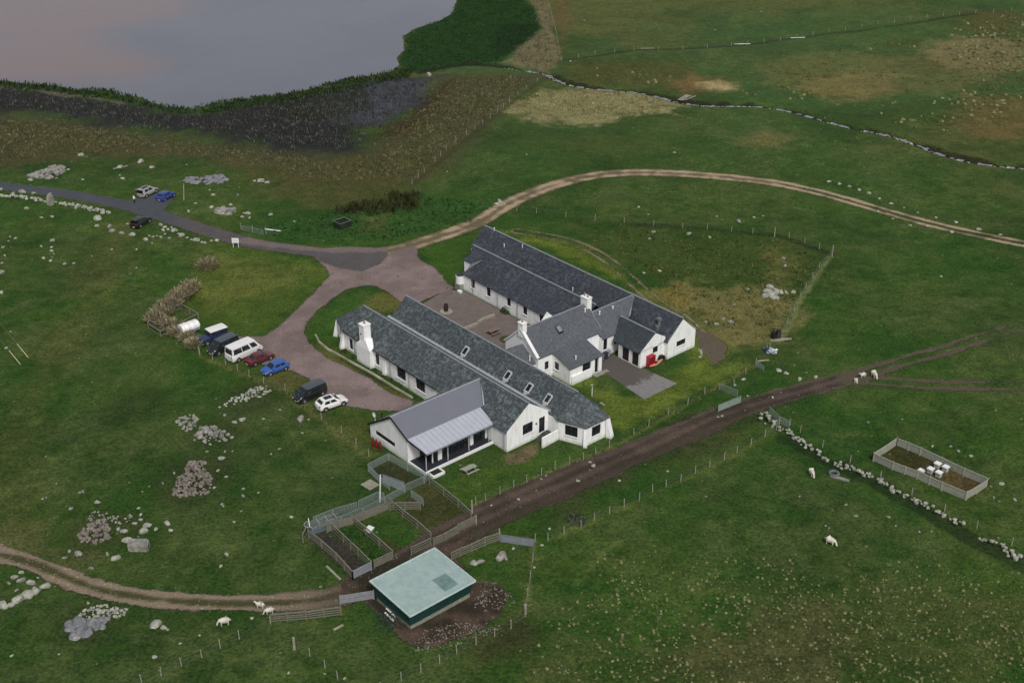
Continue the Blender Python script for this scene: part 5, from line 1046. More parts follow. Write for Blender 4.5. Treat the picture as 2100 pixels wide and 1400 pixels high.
# ------------------------------------------------------------------ stones
def rock_geo(seed, sub=2, sq=(1, 1, .6), rough=.28, flat=True):
    bm = bmesh.new(); bmesh.ops.create_icosphere(bm, subdivisions=sub, radius=1); r_ = random.Random(seed)
    planes = [(Vector((r_.gauss(0, 1), r_.gauss(0, 1), r_.gauss(0, .8))).normalized(), r_.uniform(.55, .9)) for _ in range(9)]
    for v in bm.verts:
        p = v.co.copy()
        for n, d in planes:
            k = p.dot(n)
            if k > d: p -= n * (k - d) * .9
        p *= 1 + r_.uniform(-rough, rough) * .25
        v.co = Vector((p.x * sq[0], p.y * sq[1], p.z * sq[2]))
    vs = [tuple(v.co) for v in bm.verts]; fs = [tuple(v.index for v in f.verts) for f in bm.faces]; bm.free(); return vs, fs
GEO = [rock_geo(i, 2, (1, .55 + .4 * ((i * 37) % 10) / 10, .45 + .25 * ((i * 13) % 7) / 7)) for i in range(9)]; GEO1 = [rock_geo(50 + i, 1, (1, .7 + .03 * i, .6 + .03 * i)) for i in range(8)]
def add_rock(mb, x, y, z, s, geo, rz, tilt=0):
    vs, fs = geo; c, s_ = math.cos(rz), math.sin(rz)
    mb.add([(x + (vx * c - vy * s_) * s, y + (vx * s_ + vy * c) * s, z + (vz + vx * tilt) * s) for vx, vy, vz in vs], fs)
ROCKME = []
for k, g in enumerate(GEO):
    me = bpy.data.meshes.new('stone'); me.from_pydata(g[0], [], g[1]); me.materials.append((ROCK, ROCKW, ROCK)[k % 3]); ROCKME.append(me)
def stones(pts, label, group, base=.42, name='stone', white=False):
    for i, p in enumerate(pts):
        s = (p[2] if len(p) > 2 else base * rnd.uniform(.75, 1.25)) * .82; q = gat(p[0], p[1]); k = rnd.randrange(3) * 3 + (1 if white else rnd.choice((0, 1, 2)))
        o = bpy.data.objects.new(name, ROCKME[k]); COL.objects.link(o); o.location = (q.x, q.y, q.z + s * .12); o.rotation_euler = (rnd.uniform(-.15, .15), rnd.uniform(-.15, .15), rnd.uniform(0, 6.28)); o.scale = (s, s, s * rnd.uniform(.8, 1.1))
        tag(o, label, 'stone', group)
stones([(6, 1242, .9), (22, 1241.5, .6), (38, 1230, 1.0), (55, 1221, 1.1), (74, 1212, .95), (93, 1202, .8)], 'pale boulder in the curved row just below the track at the left edge', 'boulders in a row below the track', white=True)
stones([(44, 1174, .45), (18, 1196, .4), (34, 1210, .4), (30, 1184, .6), (44, 1190, .7), (64, 1195, .7), (78, 1185, .3)], 'stone in the grass between the boulder row and the bend of the track', 'stones inside the track bend')
stones([(161, 1137, .75), (187, 1165, .45), (220, 1136, .45), (133, 1144, .4), (142, 1130, .4), (249.5, 1251, .45), (181, 1236, .3)], 'small pale stone beside the bend of the farm track', 'stones beside the track bend')
stones([(238, 1145, .75)], 'pale lone boulder between the track and the square block', 'lone boulder', white=True)
stones([(260, 1108, .8), (268, 1115, .35), (342.5, 1074, .6), (295, 1090, .75), (288, 1066, .35), (289, 1055, .35), (302, 1078, .8), (276, 1073, .45), (350, 1087, .4), (320, 1085, .4), (243, 1085, .45), (254, 1090, .6), (267, 1057, .3), (284, 1042, .3), (238, 1071, .3)],
       'boulder in the loose group right of the small rubble heap', 'boulders right of the rubble heap', white=True)
stones([(336, 1287, .5), (344, 1290, .3), (320, 1281, 1.0)], 'pale stone in the pair below the middle of the track', 'stones below the track')
stones([(317, 1347, .4), (158, 1308, .6), (24.5, 1344, .3), (370, 1319, .25), (516, 1267, .3), (121, 1341, .2), (409, 1302, .2), (592, 1379, .25), (666, 1381, .2), (707, 1391, .25)], 'single small stone lying in the pasture at the bottom of the picture', 'stones in the bottom pasture', white=True)
stones([(145, 1043, .45), (87, 1023, .3), (95, 1020, .25), (116, 992, .25), (94, 936, .2), (200, 1030, .5), (170, 1008, .4), (292, 1008, .2), (334, 991, .25), (163, 1010, .4)], 'small stone scattered above the small rubble heap', 'stones above the rubble heap')
stones([(464, 977.6, .35), (495, 1047.6, .3), (458, 1038, .3), (499, 1002, .35), (499, 1017, .35), (572.7, 920.8, .3), (556, 930.6, .3), (574, 840.6, .3), (540, 859, .3), (461, 852, .4), (620, 888, .25), (398.6, 857.7, .6), (421.6, 907, .4), (431, 911, .3), (454, 940, .7), (425, 926.7, .35),
        (398.6, 902, .3), (668.6, 902.7, .2), (597, 1060, .35), (453, 1161, .35), (465, 1137, .45), (455, 1034, .3), (598, 1059, .25), (447, 965, .35), (477, 925, .25), (440, 1000, .3), (357, 970, .4), (530, 1010, .25), (480, 1070, .3), (461, 926, .3)],
       'small stone in the stony pasture between the big rubble heap and the vehicles', 'stones in the stony pasture')
stones([(617, 861, .95), (497, 861, .7), (633, 860, .3), (481, 866, .5)], 'flat rock lying below the fence by the parked vehicles', 'rocks below the fence')
stones([(201, 449, 1.3), (210, 437.6, .6), (199, 464, .6)], 'squarish rock by the broken end of the roadside wall', 'rocks at the end of the roadside wall', white=True)
stones([(225, 464.7, 1.0), (230, 474.6, .9), (249, 478.7, .9), (271, 482, .9), (262, 460, .5)], 'brownish boulder near the black car by the road', 'boulders by the black car')
stones([(46, 395, 1.1), (27, 397.5, .8), (68, 397, .8), (103, 400, .7), (3, 389, .6), (78, 408, .8)], 'grey rock between the roadside wall and the road', 'rocks between wall and road')
stones([(55, 428, .6), (155, 429, .4), (32, 489, .45), (21, 486, .35), (18, 495, .35), (6.5, 508, .45), (10, 524.6, .4), (85, 506, .55), (107, 494, .7), (106, 507, .4), (105.6, 515, .5), (110, 521, .4), (89.5, 529.6, .5), (104, 535, .5), (107, 528, .3), (133, 542, .6), (152, 540, .5), (2.5, 558, .8),
        (188, 525.5, .3), (280, 511.5, .3), (280, 549, .25), (85, 446.6, .6), (107, 445, .6), (229, 512, .4), (4, 540, .4), (22, 680, .3), (13, 714, .4), (3, 600, .6)], 'grey stone in the upper left pasture below the roadside wall', 'stones in the upper left pasture')
stones([(166, 319, .9), (288, 332, 1.0), (247, 343, .9), (312, 344, .8), (251, 367, .6), (246, 360, .4), (62, 370, .7), (140, 348, .5), (383, 338, .3), (170, 369, .5)], 'pale stone on the grass between the marsh edge and the road', 'stones by the marsh edge', white=True)
stones([(535, 372, 1.0), (522, 371, .6), (548, 375, .7), (430, 390, .4), (437, 400, .6), (401, 418, .5), (387, 434, .6), (434, 425, .6), (447, 427, .4), (473, 420, .6), (555, 441, .6), (604, 455, .35), (488, 400, .3)], 'pale stone on the grass right of the leaning pole', 'stones right of the lay-by', white=True)
stones([(508, 439, .8), (497, 445, .5), (512, 447, .4), (500, 437, .3)], 'rounded white rock behind the short verge fence', 'white rocks behind the verge fence', white=True)
stones([(330, 462, .6), (338, 466, .6), (334, 473, .6), (345, 471, .5), (358, 474, 1.0), (352, 467, .4), (330, 487, .5), (338, 480, .4), (314, 486, .4), (298, 492, .8), (306, 484, .3), (322, 484, .3), (373, 484, .8), (366, 480, .5), (384, 488, .4), (347, 489, .4), (393, 492, .4), (403, 493, .9), (414, 497, .5), (420, 498, .4), (434, 494, .5), (445, 493, .6), (312, 499, .3)],
       'white stone in the broken line of the old wall along the verge', 'white stones along the verge', white=True)
stones([(1700, 373), (1721.7, 378), (1742, 383), (1762, 389.7), (1782, 397), (1803.6, 407.6), (1827, 418)], 'white boulder in the even row on the upper side of the tan track', 'boulders above the tan track', .62, white=True)
stones([(1800, 434), (1831, 449), (1866, 463), (1901, 463.6), (1950.7, 476)], 'white boulder in the row on the lower side of the tan track', 'boulders below the tan track', .55, white=True)
stones([(1919, 446), (1960, 456), (2008, 471, .7), (2051, 482), (1882, 436, .3), (1854, 426, .3)], 'white boulder above the rutted right end of the tan track', 'boulders at the right end of the tan track', .55, white=True)
stones([(1382.7, 313.5, .5), (1330, 440, .3), (1546, 446, .4), (1565, 443, .3), (1470, 444, .3), (1080, 317, .3), (917, 352, .3), (1198, 42, .4), (1467, 62, .4), (1561, 24, .4), (1170, 126, .4), (1310, 425, .4), (1930, 567, .4)], 'lone white stone far out in the green fields', 'lone stones in the far fields', white=True)
stones([(1596.7, 760, .6), (1612.5, 766, .55), (1640, 778, .6), (1673, 773, .45), (1524.4, 778, .5), (1533, 812, .3), (1584, 815, .35), (1481, 853, .3), (1472.6, 855, .25), (1507, 790, .3)], 'white stone on the grass above the muddy track by the open gate', 'stones near the open gate', white=True)
stones([(1470, 665, .6), (1483, 654, .5), (1497, 660, .7), (1502, 661, .4), (1430, 668, .4), (1533, 594, .5), (1612, 600, .8), (1627, 600, .6), (1448, 660, .4), (1515, 455, .8), (1413, 480, .8), (1455, 487, .7), (1340, 476, .6), (1333, 490, .5), (1352, 556, .5), (1320, 560, .4), (1607, 530, .6), (1610, 545, .5), (1505, 625, .4)],
       'pale stone in the rough plot behind the long houses', 'stones in the rough plot')
stones([(1063, 1024, .3), (1110, 982, .25), (1120, 975, .2), (1185, 986, .4), (1127, 1084, .3), (1053, 1125, .3), (1111, 1118, .3), (1217, 955, .5), (1210, 948, .3), (1095, 1163, .25), (1270, 985, .3), (1369, 966, .25), (1008, 1036, .25), (1214, 790, .3), (1233, 827, .4), (1238, 830, .3)], 'small white stone on the edge of the muddy track', 'small stones by the muddy track', white=True)
stones([(1027, 1142, 1.1), (985, 1152, .7), (972, 1155, .7), (1038, 1146, .4)], 'mossy rock inside the shed paddock', 'mossy rocks in the paddock')
stones([(1755, 1058, .4), (1735, 1035, .3), (1885, 1090, .3), (2047, 1103, .3), (2055, 992, .5), (2080, 1025, .5), (2038, 1020, .3), (1950, 915, .4), (1992, 935, .4), (1965, 925, .4), (1912, 915, .3), (1640, 1018, .3), (1822, 1060, .35), (1837, 1078, .25), (1693, 1078, .25), (1700, 1082, .2), (1910, 1090, .25), (1780, 866, .3), (1850, 860, .25)],
       'small pale stone in the right hand pasture near the beehive garden', 'stones near the beehive garden')
stones([(880, 155, 1.2)], 'single white boulder in the wet marsh', 'boulder in the marsh', white=True)
stones([(1025, 414, 1.1), (1018, 419, .7), (1032, 419, .6)], 'grey culvert stones beside the start of the tan track', 'culvert stones')
stones([(1583, 606, 1.6), (1575, 600, 1.2), (1592, 598, 1.0), (1578, 590, .9), (1600, 600, .8), (1570, 608, .9), (1590, 612, .9)], 'pinkish white rock in the outcrop at the right of the rough plot', 'outcrop in the rough plot', white=True)
o = bpy.data.objects.new('standing_stone', ROCKME[3]); COL.objects.link(o); q = gat(105, 421); o.location = q + Vector((0, 0, 1.0)); o.scale = (.75, .55, 2.6); o.rotation_euler = (0, .05, .4); tag(o, 'tall upright grey stone standing in the line of the roadside wall', 'standing stone')
blk = MB().box(-1.15, 1.15, -.8, .8, -.2, .95); blk.v = [(x + .12 * math.sin(y * 3 + z * 2), y + .1 * math.sin(x * 4), z + .12 * math.sin(x * 2 + y * 3)) for x, y, z in blk.v]
bo = blk.obj('square_boulder', ROCK); bm = bmesh.new(); bm.from_mesh(bo.data); bmesh.ops.bevel(bm, geom=bm.edges[:], offset=.18, segments=2, affect='EDGES'); bm.to_mesh(bo.data); bm.free(); bo.location = gat(286, 1123); bo.rotation_euler = (0, 0, .15); tag(bo, 'large squarish grey boulder right of the small rubble heap', 'boulder')
# heaps and outcrops
def heap(px, py, rx, ry, n, s0, s1, name, label, cat, mat, hh=.5, rot=0.0, seed=1, geo=None):
    """rubble spread in an ellipse given in metres"""
    r_ = random.Random(seed); c0 = gat(px, py); mb = MB(); ps = []
    while len(ps) < n:
        a, b_ = r_.uniform(-1, 1), r_.uniform(-1, 1); d = a * a + b_ * b_
        lim = .75 + .25 * math.sin(math.atan2(b_, a) * 3 + seed) + .12 * math.sin(math.atan2(b_, a) * 7)
        if d > lim: continue
        ps.append((a, b_, d / lim))
    for a, b_, d in ps:
        x, y = a * rx, b_ * ry; X_, Y_ = x * math.cos(rot) - y * math.sin(rot), x * math.sin(rot) + y * math.cos(rot)
        add_rock(mb, X_, Y_, hh * (1 - d) * r_.uniform(.3, 1.0) - (.10 if 'outcrop' in name else .0), r_.uniform(s0, s1), r_.choice(geo or GEO1), r_.uniform(0, 6.28), r_.uniform(-.3, .3))
    zz = land(np.array([v[0] + c0.x for v in mb.v]), np.array([v[1] + c0.y for v in mb.v])) - c0.z
    mb.v = [(v[0], v[1], v[2] + z) for v, z in zip(mb.v, zz)]
    mb.prism([(math.cos(t) * rx * .98 * math.cos(rot) - math.sin(t) * ry * .98 * math.sin(rot), math.cos(t) * rx * .98 * math.sin(rot) + math.sin(t) * ry * .98 * math.cos(rot)) for t in (6.2832 * i / 20 for i in range(20))], -.6, -.22)
    o = mb.obj(name, mat); o.location = c0; return tag(o, label, cat) if 'rubble' != cat else tag(o, label, None, None, 'stuff')
heap(397, 985, 2.5, 4.8, 330, .14, .36, 'rubble_heap', 'large oval heap of pinkish grey rubble in the left pasture', 'rubble heap', ROCKP, .7, .12, 3)
heap(197, 1093, 2.0, 2.5, 90, .16, .46, 'rubble_heap', 'small rubble heap above the bend of the farm track', 'rubble heap', ROCKP, .6, .3, 4)
heap(215, 1068, 3.2, 2.2, 60, .10, .28, 'scattered_rubble', 'thin scatter of small stones above the small rubble heap', 'rubble', ROCK, .1, .2, 14)
heap(508, 812, 4.6, 1.5, 110, .12, .38, 'rock_outcrop', 'stony outcrop like an old wall footing just below the blue hatchback', 'rock outcrop', ROCKW, .3, .75, 5)
heap(383, 866, 1.7, 2.4, 50, .16, .45, 'rock_outcrop', 'small grey outcrop left of the ridged one, above the big rubble heap', 'rock outcrop', ROCK, .3, .3, 6)
heap(435, 890, 3.0, 2.0, 90, .18, .5, 'rock_outcrop', 'ridged grey outcrop in the left pasture above the big rubble heap', 'rock outcrop', ROCK, .5, -.5, 7)
heap(175, 1285, 2.2, 1.7, 60, .3, .85, 'rock_outcrop', 'bluish grey rock slab below the farm track at the lower left', 'rock outcrop', M('blue_grey_rock', (.23, .235, .245), .9, .5, 2, bmp=.8), .4, .5, 8, GEO)
heap(208, 1258, 3.4, 1.6, 90, .12, .38, 'scattered_rubble', 'pale rubble strewn between the slab and the farm track', 'rubble', ROCKW, .15, .25, 9)
heap(100, 356, 3.4, 3.6, 90, .4, 1.15, 'rock_outcrop', 'big rounded grey outcrop above the road in the upper left', 'rock outcrop', ROCK, .9, 0, 10, GEO)
heap(427, 370, 4.6, 2.6, 60, .45, 1.0, 'rock_outcrop', 'flat grey outcrop by the brown marsh, above the leaning pole', 'rock outcrop', M('blue_grey_rock', (.23, .235, .245), .9, .5, 2, bmp=.8), .6, 0, 11, GEO)
heap(465, 433, 2.4, 1.8, 26, .4, .9, 'rock_outcrop', 'low cluster of grey rocks between the leaning pole and the verge fence', 'rock outcrop', ROCK, .4, 0, 12, GEO)
heap(930, 1302, 5.6, 2.0, 220, .06, .15, 'yard_rubble', 'brownish rubble spread in front of the green shed', 'rubble', ROCKP, .12, .35, 15)
heap(1010, 1225, 2.6, 2.6, 130, .06, .15, 'yard_rubble', 'fine rubble at the right hand corner of the green shed', 'rubble', ROCKP, .1, .35, 16)
def stone_wall(pts, label, wd=.5, ht=.55, dens=5.0, s0=.16, s1=.36, name='ruined_stone_wall', mat=None, seed=1):
    r_ = random.Random(seed); c0 = gat(*pts[0]); P_ = interp_line([at(*p) for p in pts], 1.0); mb = MB()
    for a, b_ in zip(P_[:-1], P_[1:]):
        gap = r_.random() < .10; n = int(dens * (b_ - a).length * (.3 if gap else 1))
        for _ in range(n):
            p = a.lerp(b_, r_.random()); add_rock(mb, p.x + r_.gauss(0, wd * .45) - c0.x, p.y + r_.gauss(0, wd * .45) - c0.y, r_.uniform(0, ht) * (.4 if gap else 1), r_.uniform(s0, s1), r_.choice(GEO1), r_.uniform(0, 6.28), r_.uniform(-.3, .3))
    zz = land(np.array([v[0] + c0.x for v in mb.v]), np.array([v[1] + c0.y for v in mb.v])) - c0.z
    mb.v = [(v[0], v[1], v[2] + z) for v, z in zip(mb.v, zz)]; o = mb.obj(name, mat or ROCKW); o.location = c0; return tag(o, label, 'stone wall')
stone_wall([(1566, 850), (1572, 862), (1584, 872), (1598, 884)], 'tumbled start of the dry stone wall beside the muddy track', 1.0, .8, 6, .2, .42, seed=2)
stone_wall([(1612, 885), (1640, 904), (1680, 930), (1720, 950), (1765, 968), (1792, 976), (1830, 1004), (1870, 1025), (1910, 1046), (1968, 1077), (1982, 1080)], 'long ruined dry stone wall running below the beehive garden', .6, .6, 5.0, .2, .42, seed=3)
stone_wall([(2008, 1105), (2030, 1116), (2060, 1130), (2110, 1158)], 'last stretch of ruined dry stone wall at the right edge', .6, .6, 5.0, .2, .42, seed=4)
stone_wall([(-30, 400), (0, 402), (60, 408), (100, 415), (150, 424), (200, 435), (229, 438)], 'low white stone wall along the lower side of the road', .3, .5, 4.2, .3, .55, seed=5)
stone_wall([(1428, 717), (1440, 722), (1436, 735)], 'low curved stone edging beside the plain rear gable', .2, .2, 4, .15, .3, seed=6)
def curb(pts, label, w_=.3, h=.3, mat=None):
    P_ = interp_line([at(*p) for p in pts], 2.0); c0 = Vector((P_[0].x, P_[0].y, gz(P_[0].x, P_[0].y))); mb = MB()
    for a, b_ in zip(P_[:-1], P_[1:]): mb.beam((a.x - c0.x, a.y - c0.y, h / 2 - .05), (b_.x - c0.x, b_.y - c0.y, h / 2 - .05), w_, h + .1)
    o = mb.obj('low_kerb_wall', mat or M('mossy_whitewash', (.44, .44, .34), .9, .6, .35, (.13, .15, .07))); o.location = c0; return tag(o, label, 'low wall')
curb([(647, 688), (655, 703), (672, 717), (691, 727), (730, 749), (765, 768), (805, 793), (846, 817)], 'low whitewashed kerb wall between the front house and its grass verge', .28, .25)
# gravel border strip with planters in the courtyard
def sleeper(px, py, l, label, ang=0.0, w_=.35, h=.4):
    p = gat(px, py); p.z = .03; o = MB().box(-l / 2, l / 2, -w_ / 2, w_ / 2, 0, h).obj('timber_sleeper', TIMBERP); o.location = p; o.rotation_euler = (0, 0, UANG + math.pi / 2 + ang); return tag(o, label, 'bench')
sleeper(966, 671, 2.6, 'long low timber sleeper bench at the lower end of the courtyard row'); sleeper(986, 660, 1.6, 'short timber sleeper bench in the middle of the courtyard row', .3); sleeper(1003, 652, 2.0, 'timber sleeper bench at the upper end of the courtyard row', -.1)

# ------------------------------------------------------------------ tables, bins, bottles and other things about the houses
def picnic(px, py, label, mat, ang=0.0, z=None):
    p = gat(px, py); p.z = p.z if z is None else z; t = thing('picnic_table', p, UANG + math.pi / 2 + ang, label, 'picnic table')
    tp = MB()
    for i in range(5): tp.box(-.95, .95, -.36 + i * .148, -.36 + i * .148 + .135, .70, .745)
    tp.obj('table_top', mat, t)
    for sy in (-1, 1):
        b_ = MB().box(-.95, .95, sy * .72 - .13, sy * .72 - .005, .42, .46).box(-.95, .95, sy * .72 + .005, sy * .72 + .13, .42, .46); b_.obj('bench_seat', mat, t)
    for x in (-.68, .68):
        l_ = MB().beam((x, -.72, .38), (x, .72, .38), .05, .09)
        for sy in (-1, 1): l_.beam((x, sy * .62, 0), (x, sy * .25, .70), .05, .09)
        l_.obj('leg_frame', mat, t)
    return t
picnic(963, 968, 'weathered picnic table on the lawn below the verandah', M('silvered_boards', (.33, .34, .27), .85, .3, 3)); picnic(1013, 685, 'reddish picnic table in the courtyard', M('reddish_timber', (.24, .16, .13), .85, .35, 3), 0, .03)
def stack(name, px, py, label, cat, fn, z=None, ang=UANG):
    p = gat(px, py); p.z = p.z if z is None else z; t = thing(name, p, ang, label, cat); fn(t); return t
RED = M('red_gas_bottle', (.20, .018, .02), .5, .25)
for x, y, lb in ((765.5, 914, 'dark red gas bottle nearest the corner of the white gable'), (772.5, 918, 'dark red gas bottle in the middle of the three'), (780, 922, 'dark red gas bottle on the right of the three')):
    def gas(t): MB().rings([[(math.cos(a) * r, math.sin(a) * r, z) for a in (2 * math.pi * i / 14 for i in range(14))] for r, z in ((.17, 0), (.19, .05), (.19, 1.0), (.15, 1.15), (.06, 1.2), (.06, 1.26))]).obj('bottle_body', RED, t, True); MB().tube((0, 0, 1.26), (0, 0, 1.42), .09, .09, 10).obj('valve_guard', M('dull_brass', (.20, .16, .08), .5), t, True)
    stack('gas_bottle', x, y, lb, 'gas bottle', gas)['group'] = 'gas bottles at the white gable'
def bin_(col):
    def f(t):
        MB().rings([[(-a, -b_, z), (a, -b_, z), (a, b_, z), (-a, b_, z)] for a, b_, z in ((.24, .28, .08), (.29, .36, .95))]).obj('bin_body', col, t); MB().slab([(-.31, -.38, 1.0), (.31, -.38, 1.0), (.31, .40, 1.06), (-.31, .40, 1.06)], .06).obj('lid', col, t)
        for sx in (-1, 1): MB().tube((sx * .24, .30, .11), (sx * .30, .30, .11), .11, .11, 10).obj('wheel', TYRE, t, True)
    return f
BLUEG = M('blue_grey_bin', (.13, .17, .22), .5, .2); DKG = M('dark_bin', (.03, .035, .04), .5)
stack('wheelie_bin', 1233, 741, 'blue grey wheelie bin nearest the kitchen corner', 'wheelie bin', bin_(BLUEG), .05); stack('wheelie_bin', 1241, 736, 'black wheelie bin in the middle of the row by the kitchen', 'wheelie bin', bin_(DKG), .05); stack('wheelie_bin', 1246, 731, 'pale blue wheelie bin farthest from the kitchen corner', 'wheelie bin', bin_(M('pale_blue_bin', (.26, .31, .38), .5)), .05)
def cage(t):
    MB().box(-.5, .5, -.45, .45, 0, 1.35).obj('cage_body', M('bright_red_cage', (.36, .02, .03), .5, .3, 5), t); g_ = MB()
    for i in range(7): g_.beam((.52, -.42 + i * .14, .05), (.52, -.42 + i * .14, 1.3), .025)
    for z in (.05, .7, 1.3): g_.beam((.53, -.45, z), (.53, .45, z), .03)
    g_.obj('cage_bars', M('dark_red_bars', (.12, .01, .012), .5), t); MB().box(-.55, .55, -.5, .5, 1.35, 1.42).obj('cage_lid', M('bright_red_cage', (.36, .02, .03), .5, .3, 5), t)
stack('gas_cage', 1331, 748, 'bright red gas cage against the garage wing gable', 'cage', cage, .05).scale = (1.3, 1.3, 1.15)
def kayak(t):
    rs = []
    for i in range(11):
        s = i / 10; x = -1.5 + 3 * s; w_ = .34 * math.sin(math.pi * min(.97, max(.03, s))) ** .6; rs.append([(x, w_ * math.cos(a), .22 + .17 * math.sin(a) * (.6 + .4 * w_ / .34) + .12 * abs(2 * s - 1) ** 2) for a in (2 * math.pi * k / 10 for k in range(10))])
    MB().rings(rs).obj('hull', M('faded_orange_hull', (.55, .20, .12), .5, .15), t, True); MB().box(-.3, .3, -.17, .17, .36, .42).obj('cockpit', BLACK, t)
stack('kayak', 1345, 748, 'faded orange kayak lying in front of the red gas cage', 'kayak', kayak, None, VA + .1)
def boat_trailer(t):
    for sy in (-.5, .5): MB().tube((0, sy, .28), (0, sy + .18, .28), .28, .28, 14).obj('wheel', TYRE, t, True)
    MB().beam((-.5, 0, .35), (1.2, 0, .35), .08).beam((0, -.5, .35), (0, .6, .35), .08).obj('chassis', RUST, t); MB().box(-.5, .3, -.35, .35, .4, .8).obj('black_bag', BLACK, t)
stack('small_trailer', 1355, 738, 'small dark hand trailer with a black bag between the garage wing and rear gable', 'trailer', boat_trailer)
def tank(t):
    MB().box(-.7, .7, -.6, .6, 0, 1.1).obj('stand', BLK, t); MB().tube((0, 0, 1.1), (0, 0, 2.5), .72, .72, 18).obj('tank_body', TRIM, t, True); MB().tube((0, 0, 2.5), (0, 0, 2.62), .66, .6, 18).obj('tank_lid', DKG, t, True)
stack('water_tank', 944, 592, 'white round water tank with a dark lid at the courtyard corner of the rear house', 'water tank', tank)
stack('low_white_box', 943, 600, 'small flat white box at the foot of the rear house corner', 'box', lambda t: (MB().box(-.35, .35, -.25, .25, 0, .3).obj('box_body', TRIM, t), MB().slab([(-.4, -.3, .36), (.4, -.3, .36), (.4, .3, .36), (-.4, .3, .36)], .06).obj('lid', TRIM, t)))
def brazier(t):
    MB().tube((0, 0, 0), (0, 0, .1), 1.0, .95, 24).obj('stone_base', M('pale_stone_base', (.36, .33, .28), .9, .4), t); MB().rings([[(math.cos(a) * r, math.sin(a) * r, z) for a in (2 * math.pi * i / 16 for i in range(16))] for r, z in ((.32, .1), (.34, .4), (.36, .7), (.34, 1.0), (.32, 1.3), (.27, 1.3), (.27, 1.2))]).obj('barrel', RUST, t, True)
stack('fire_barrel', 915, 639, 'black fire barrel on a pale round base in the courtyard', 'fire barrel', brazier, .03)
def shrub(name, px, py, r, h, n, label, cat, col, dry=False, seed=0, z=None, blade=(.05, .5)):
    """a plant of many leaf sized faces around a few stems"""
    p = gat(px, py); p.z = p.z if z is None else z; t = thing(name, p, 0, label, cat); r_ = random.Random(seed); st = MB(); lf = MB()
    for i in range(7): a = r_.uniform(0, 6.28); st.tube((0, 0, -.05), (math.cos(a) * r * .5, math.sin(a) * r * .5, h * .6), .03, .01, 5)
    st.obj('stems', M('brown_stem', (.08, .06, .04), .9), t)
    for i in range(n):
        a = r_.uniform(0, 6.28); k = r_.random() ** .5 * r; x, y = k * math.cos(a), k * math.sin(a)
        if dry:
            hh = h * r_.uniform(.5, 1.1) * (1 - .45 * (k / r) ** 2); lx, ly = math.cos(a) * k * .45 + r_.gauss(0, .15), math.sin(a) * k * .45 + r_.gauss(0, .15); w_ = blade[0] * r_.uniform(.6, 1.3); b_ = r_.uniform(0, 3.14); dx, dy = math.cos(b_) * w_, math.sin(b_) * w_
            lf.add([(x - dx, y - dy, 0), (x + dx, y + dy, 0), (x + lx * .5 + dx * .8, y + ly * .5 + dy * .8, hh * .62), (x + lx * .5 - dx * .8, y + ly * .5 - dy * .8, hh * .62), (x + lx * 1.2 + dx * 1.6, y + ly * 1.2 + dy * 1.6, hh * .82), (x + lx * 1.2 - dx * 1.6, y + ly * 1.2 - dy * 1.6, hh * .82), (x + lx * 1.5, y + ly * 1.5, hh)],
                   [(0, 1, 2, 3), (3, 2, 4, 5), (5, 4, 6)], r_.choice((0, 0, 1)))
        else:
            z_ = h * (.15 + .85 * r_.random()) * math.sqrt(max(0.02, 1 - (k / r) ** 2)); s = blade[1] * r_.uniform(.15, .35); e = Vector((r_.gauss(0, 1), r_.gauss(0, 1), r_.gauss(0, .6))).normalized() * s; f_ = Vector((r_.gauss(0, 1), r_.gauss(0, 1), r_.gauss(0, 1))).normalized() * s * .6; c = Vector((x, y, z_))
            lf.add([c - e, c + f_, c + e, c - f_], [(0, 1, 2, 3)], r_.choice((0, 0, 1)))
    lf.obj('foliage', [M(col[0], col[1], .8, .45, 2), M(col[2], col[3], .8, .45, 2)], t); return t
DRY = ('dry_straw', (.34, .295, .175), 'dead_brown', (.17, .145, .08)); GRN = ('dark_leaf', (.030, .052, .020), 'mid_leaf', (.055, .085, .03))
for k, (x, y, r, h, lb) in enumerate(((428, 550, 1.3, 2.5, 'lone clump of tall dead grass nearest the white sign'),
    (392, 596, 1.1, 2.5, 'dead grass clump next down from the lone one'),
    (383, 606, 1.1, 2.6, 'dead grass clump, second below the lone one'),
    (372, 614, 1.2, 2.7, 'dead grass clump, third below the lone one'),
    (362, 622, 1.2, 2.7, 'dead grass clump in the middle of the slanting row'),
    (353, 632, 1.2, 2.5, 'dead grass clump just above the far corner of the timber frame pen'),
    (340, 638, 1.2, 2.5, 'dead grass clump above the timber frame pen'),
    (330, 650, 1.2, 2.4, 'dead grass clump at the upper left side of the timber frame pen'),
    (318, 660, 1.1, 2.3, 'dead grass clump at the left tip of the row'),
    (335, 668, 1.1, 2.0, 'dead grass clump in the left corner of the timber frame pen'),
    (352, 674, 1.2, 2.0, 'dead grass clump inside the timber frame pen'),
    (366, 686, 1.1, 1.8, 'dead grass clump between the timber pen and the covered trailer'),
    (384, 696, 1.0, 1.7, 'dead grass clump below the covered trailer'),
    (398, 710, 1.0, 1.7, 'dead grass clump in front of the off-roader'))):
    shrub('tall_grass_clump', x, y, r, h * .9, 300, lb, 'tall grass', DRY, True, 20 + k, blade=(.045, .5))['group'] = 'tall dead grass by the parked vehicles'
shrub('dark_shrub', 1039, 640, 1.0, 1.1, 500, 'dark green shrub at the foot of the courtyard wall', 'shrub', GRN, False, 5, .03); shrub('low_green_plant', 1042, 697, 1.3, .5, 500, 'yellow green plant patch beside the courtyard gable', 'plant', ('yellow_green_leaf', (.13, .14, .03), 'mid_leaf2', (.08, .10, .03)), False, 6, .03)
shrub('low_shrub', 1183, 1066, 1.3, .5, 400, 'greyish low shrub between the muddy track and the right hand fence', 'shrub', ('grey_green_leaf', (.10, .115, .075), 'dark_leaf', (.030, .052, .020)), False, 8)
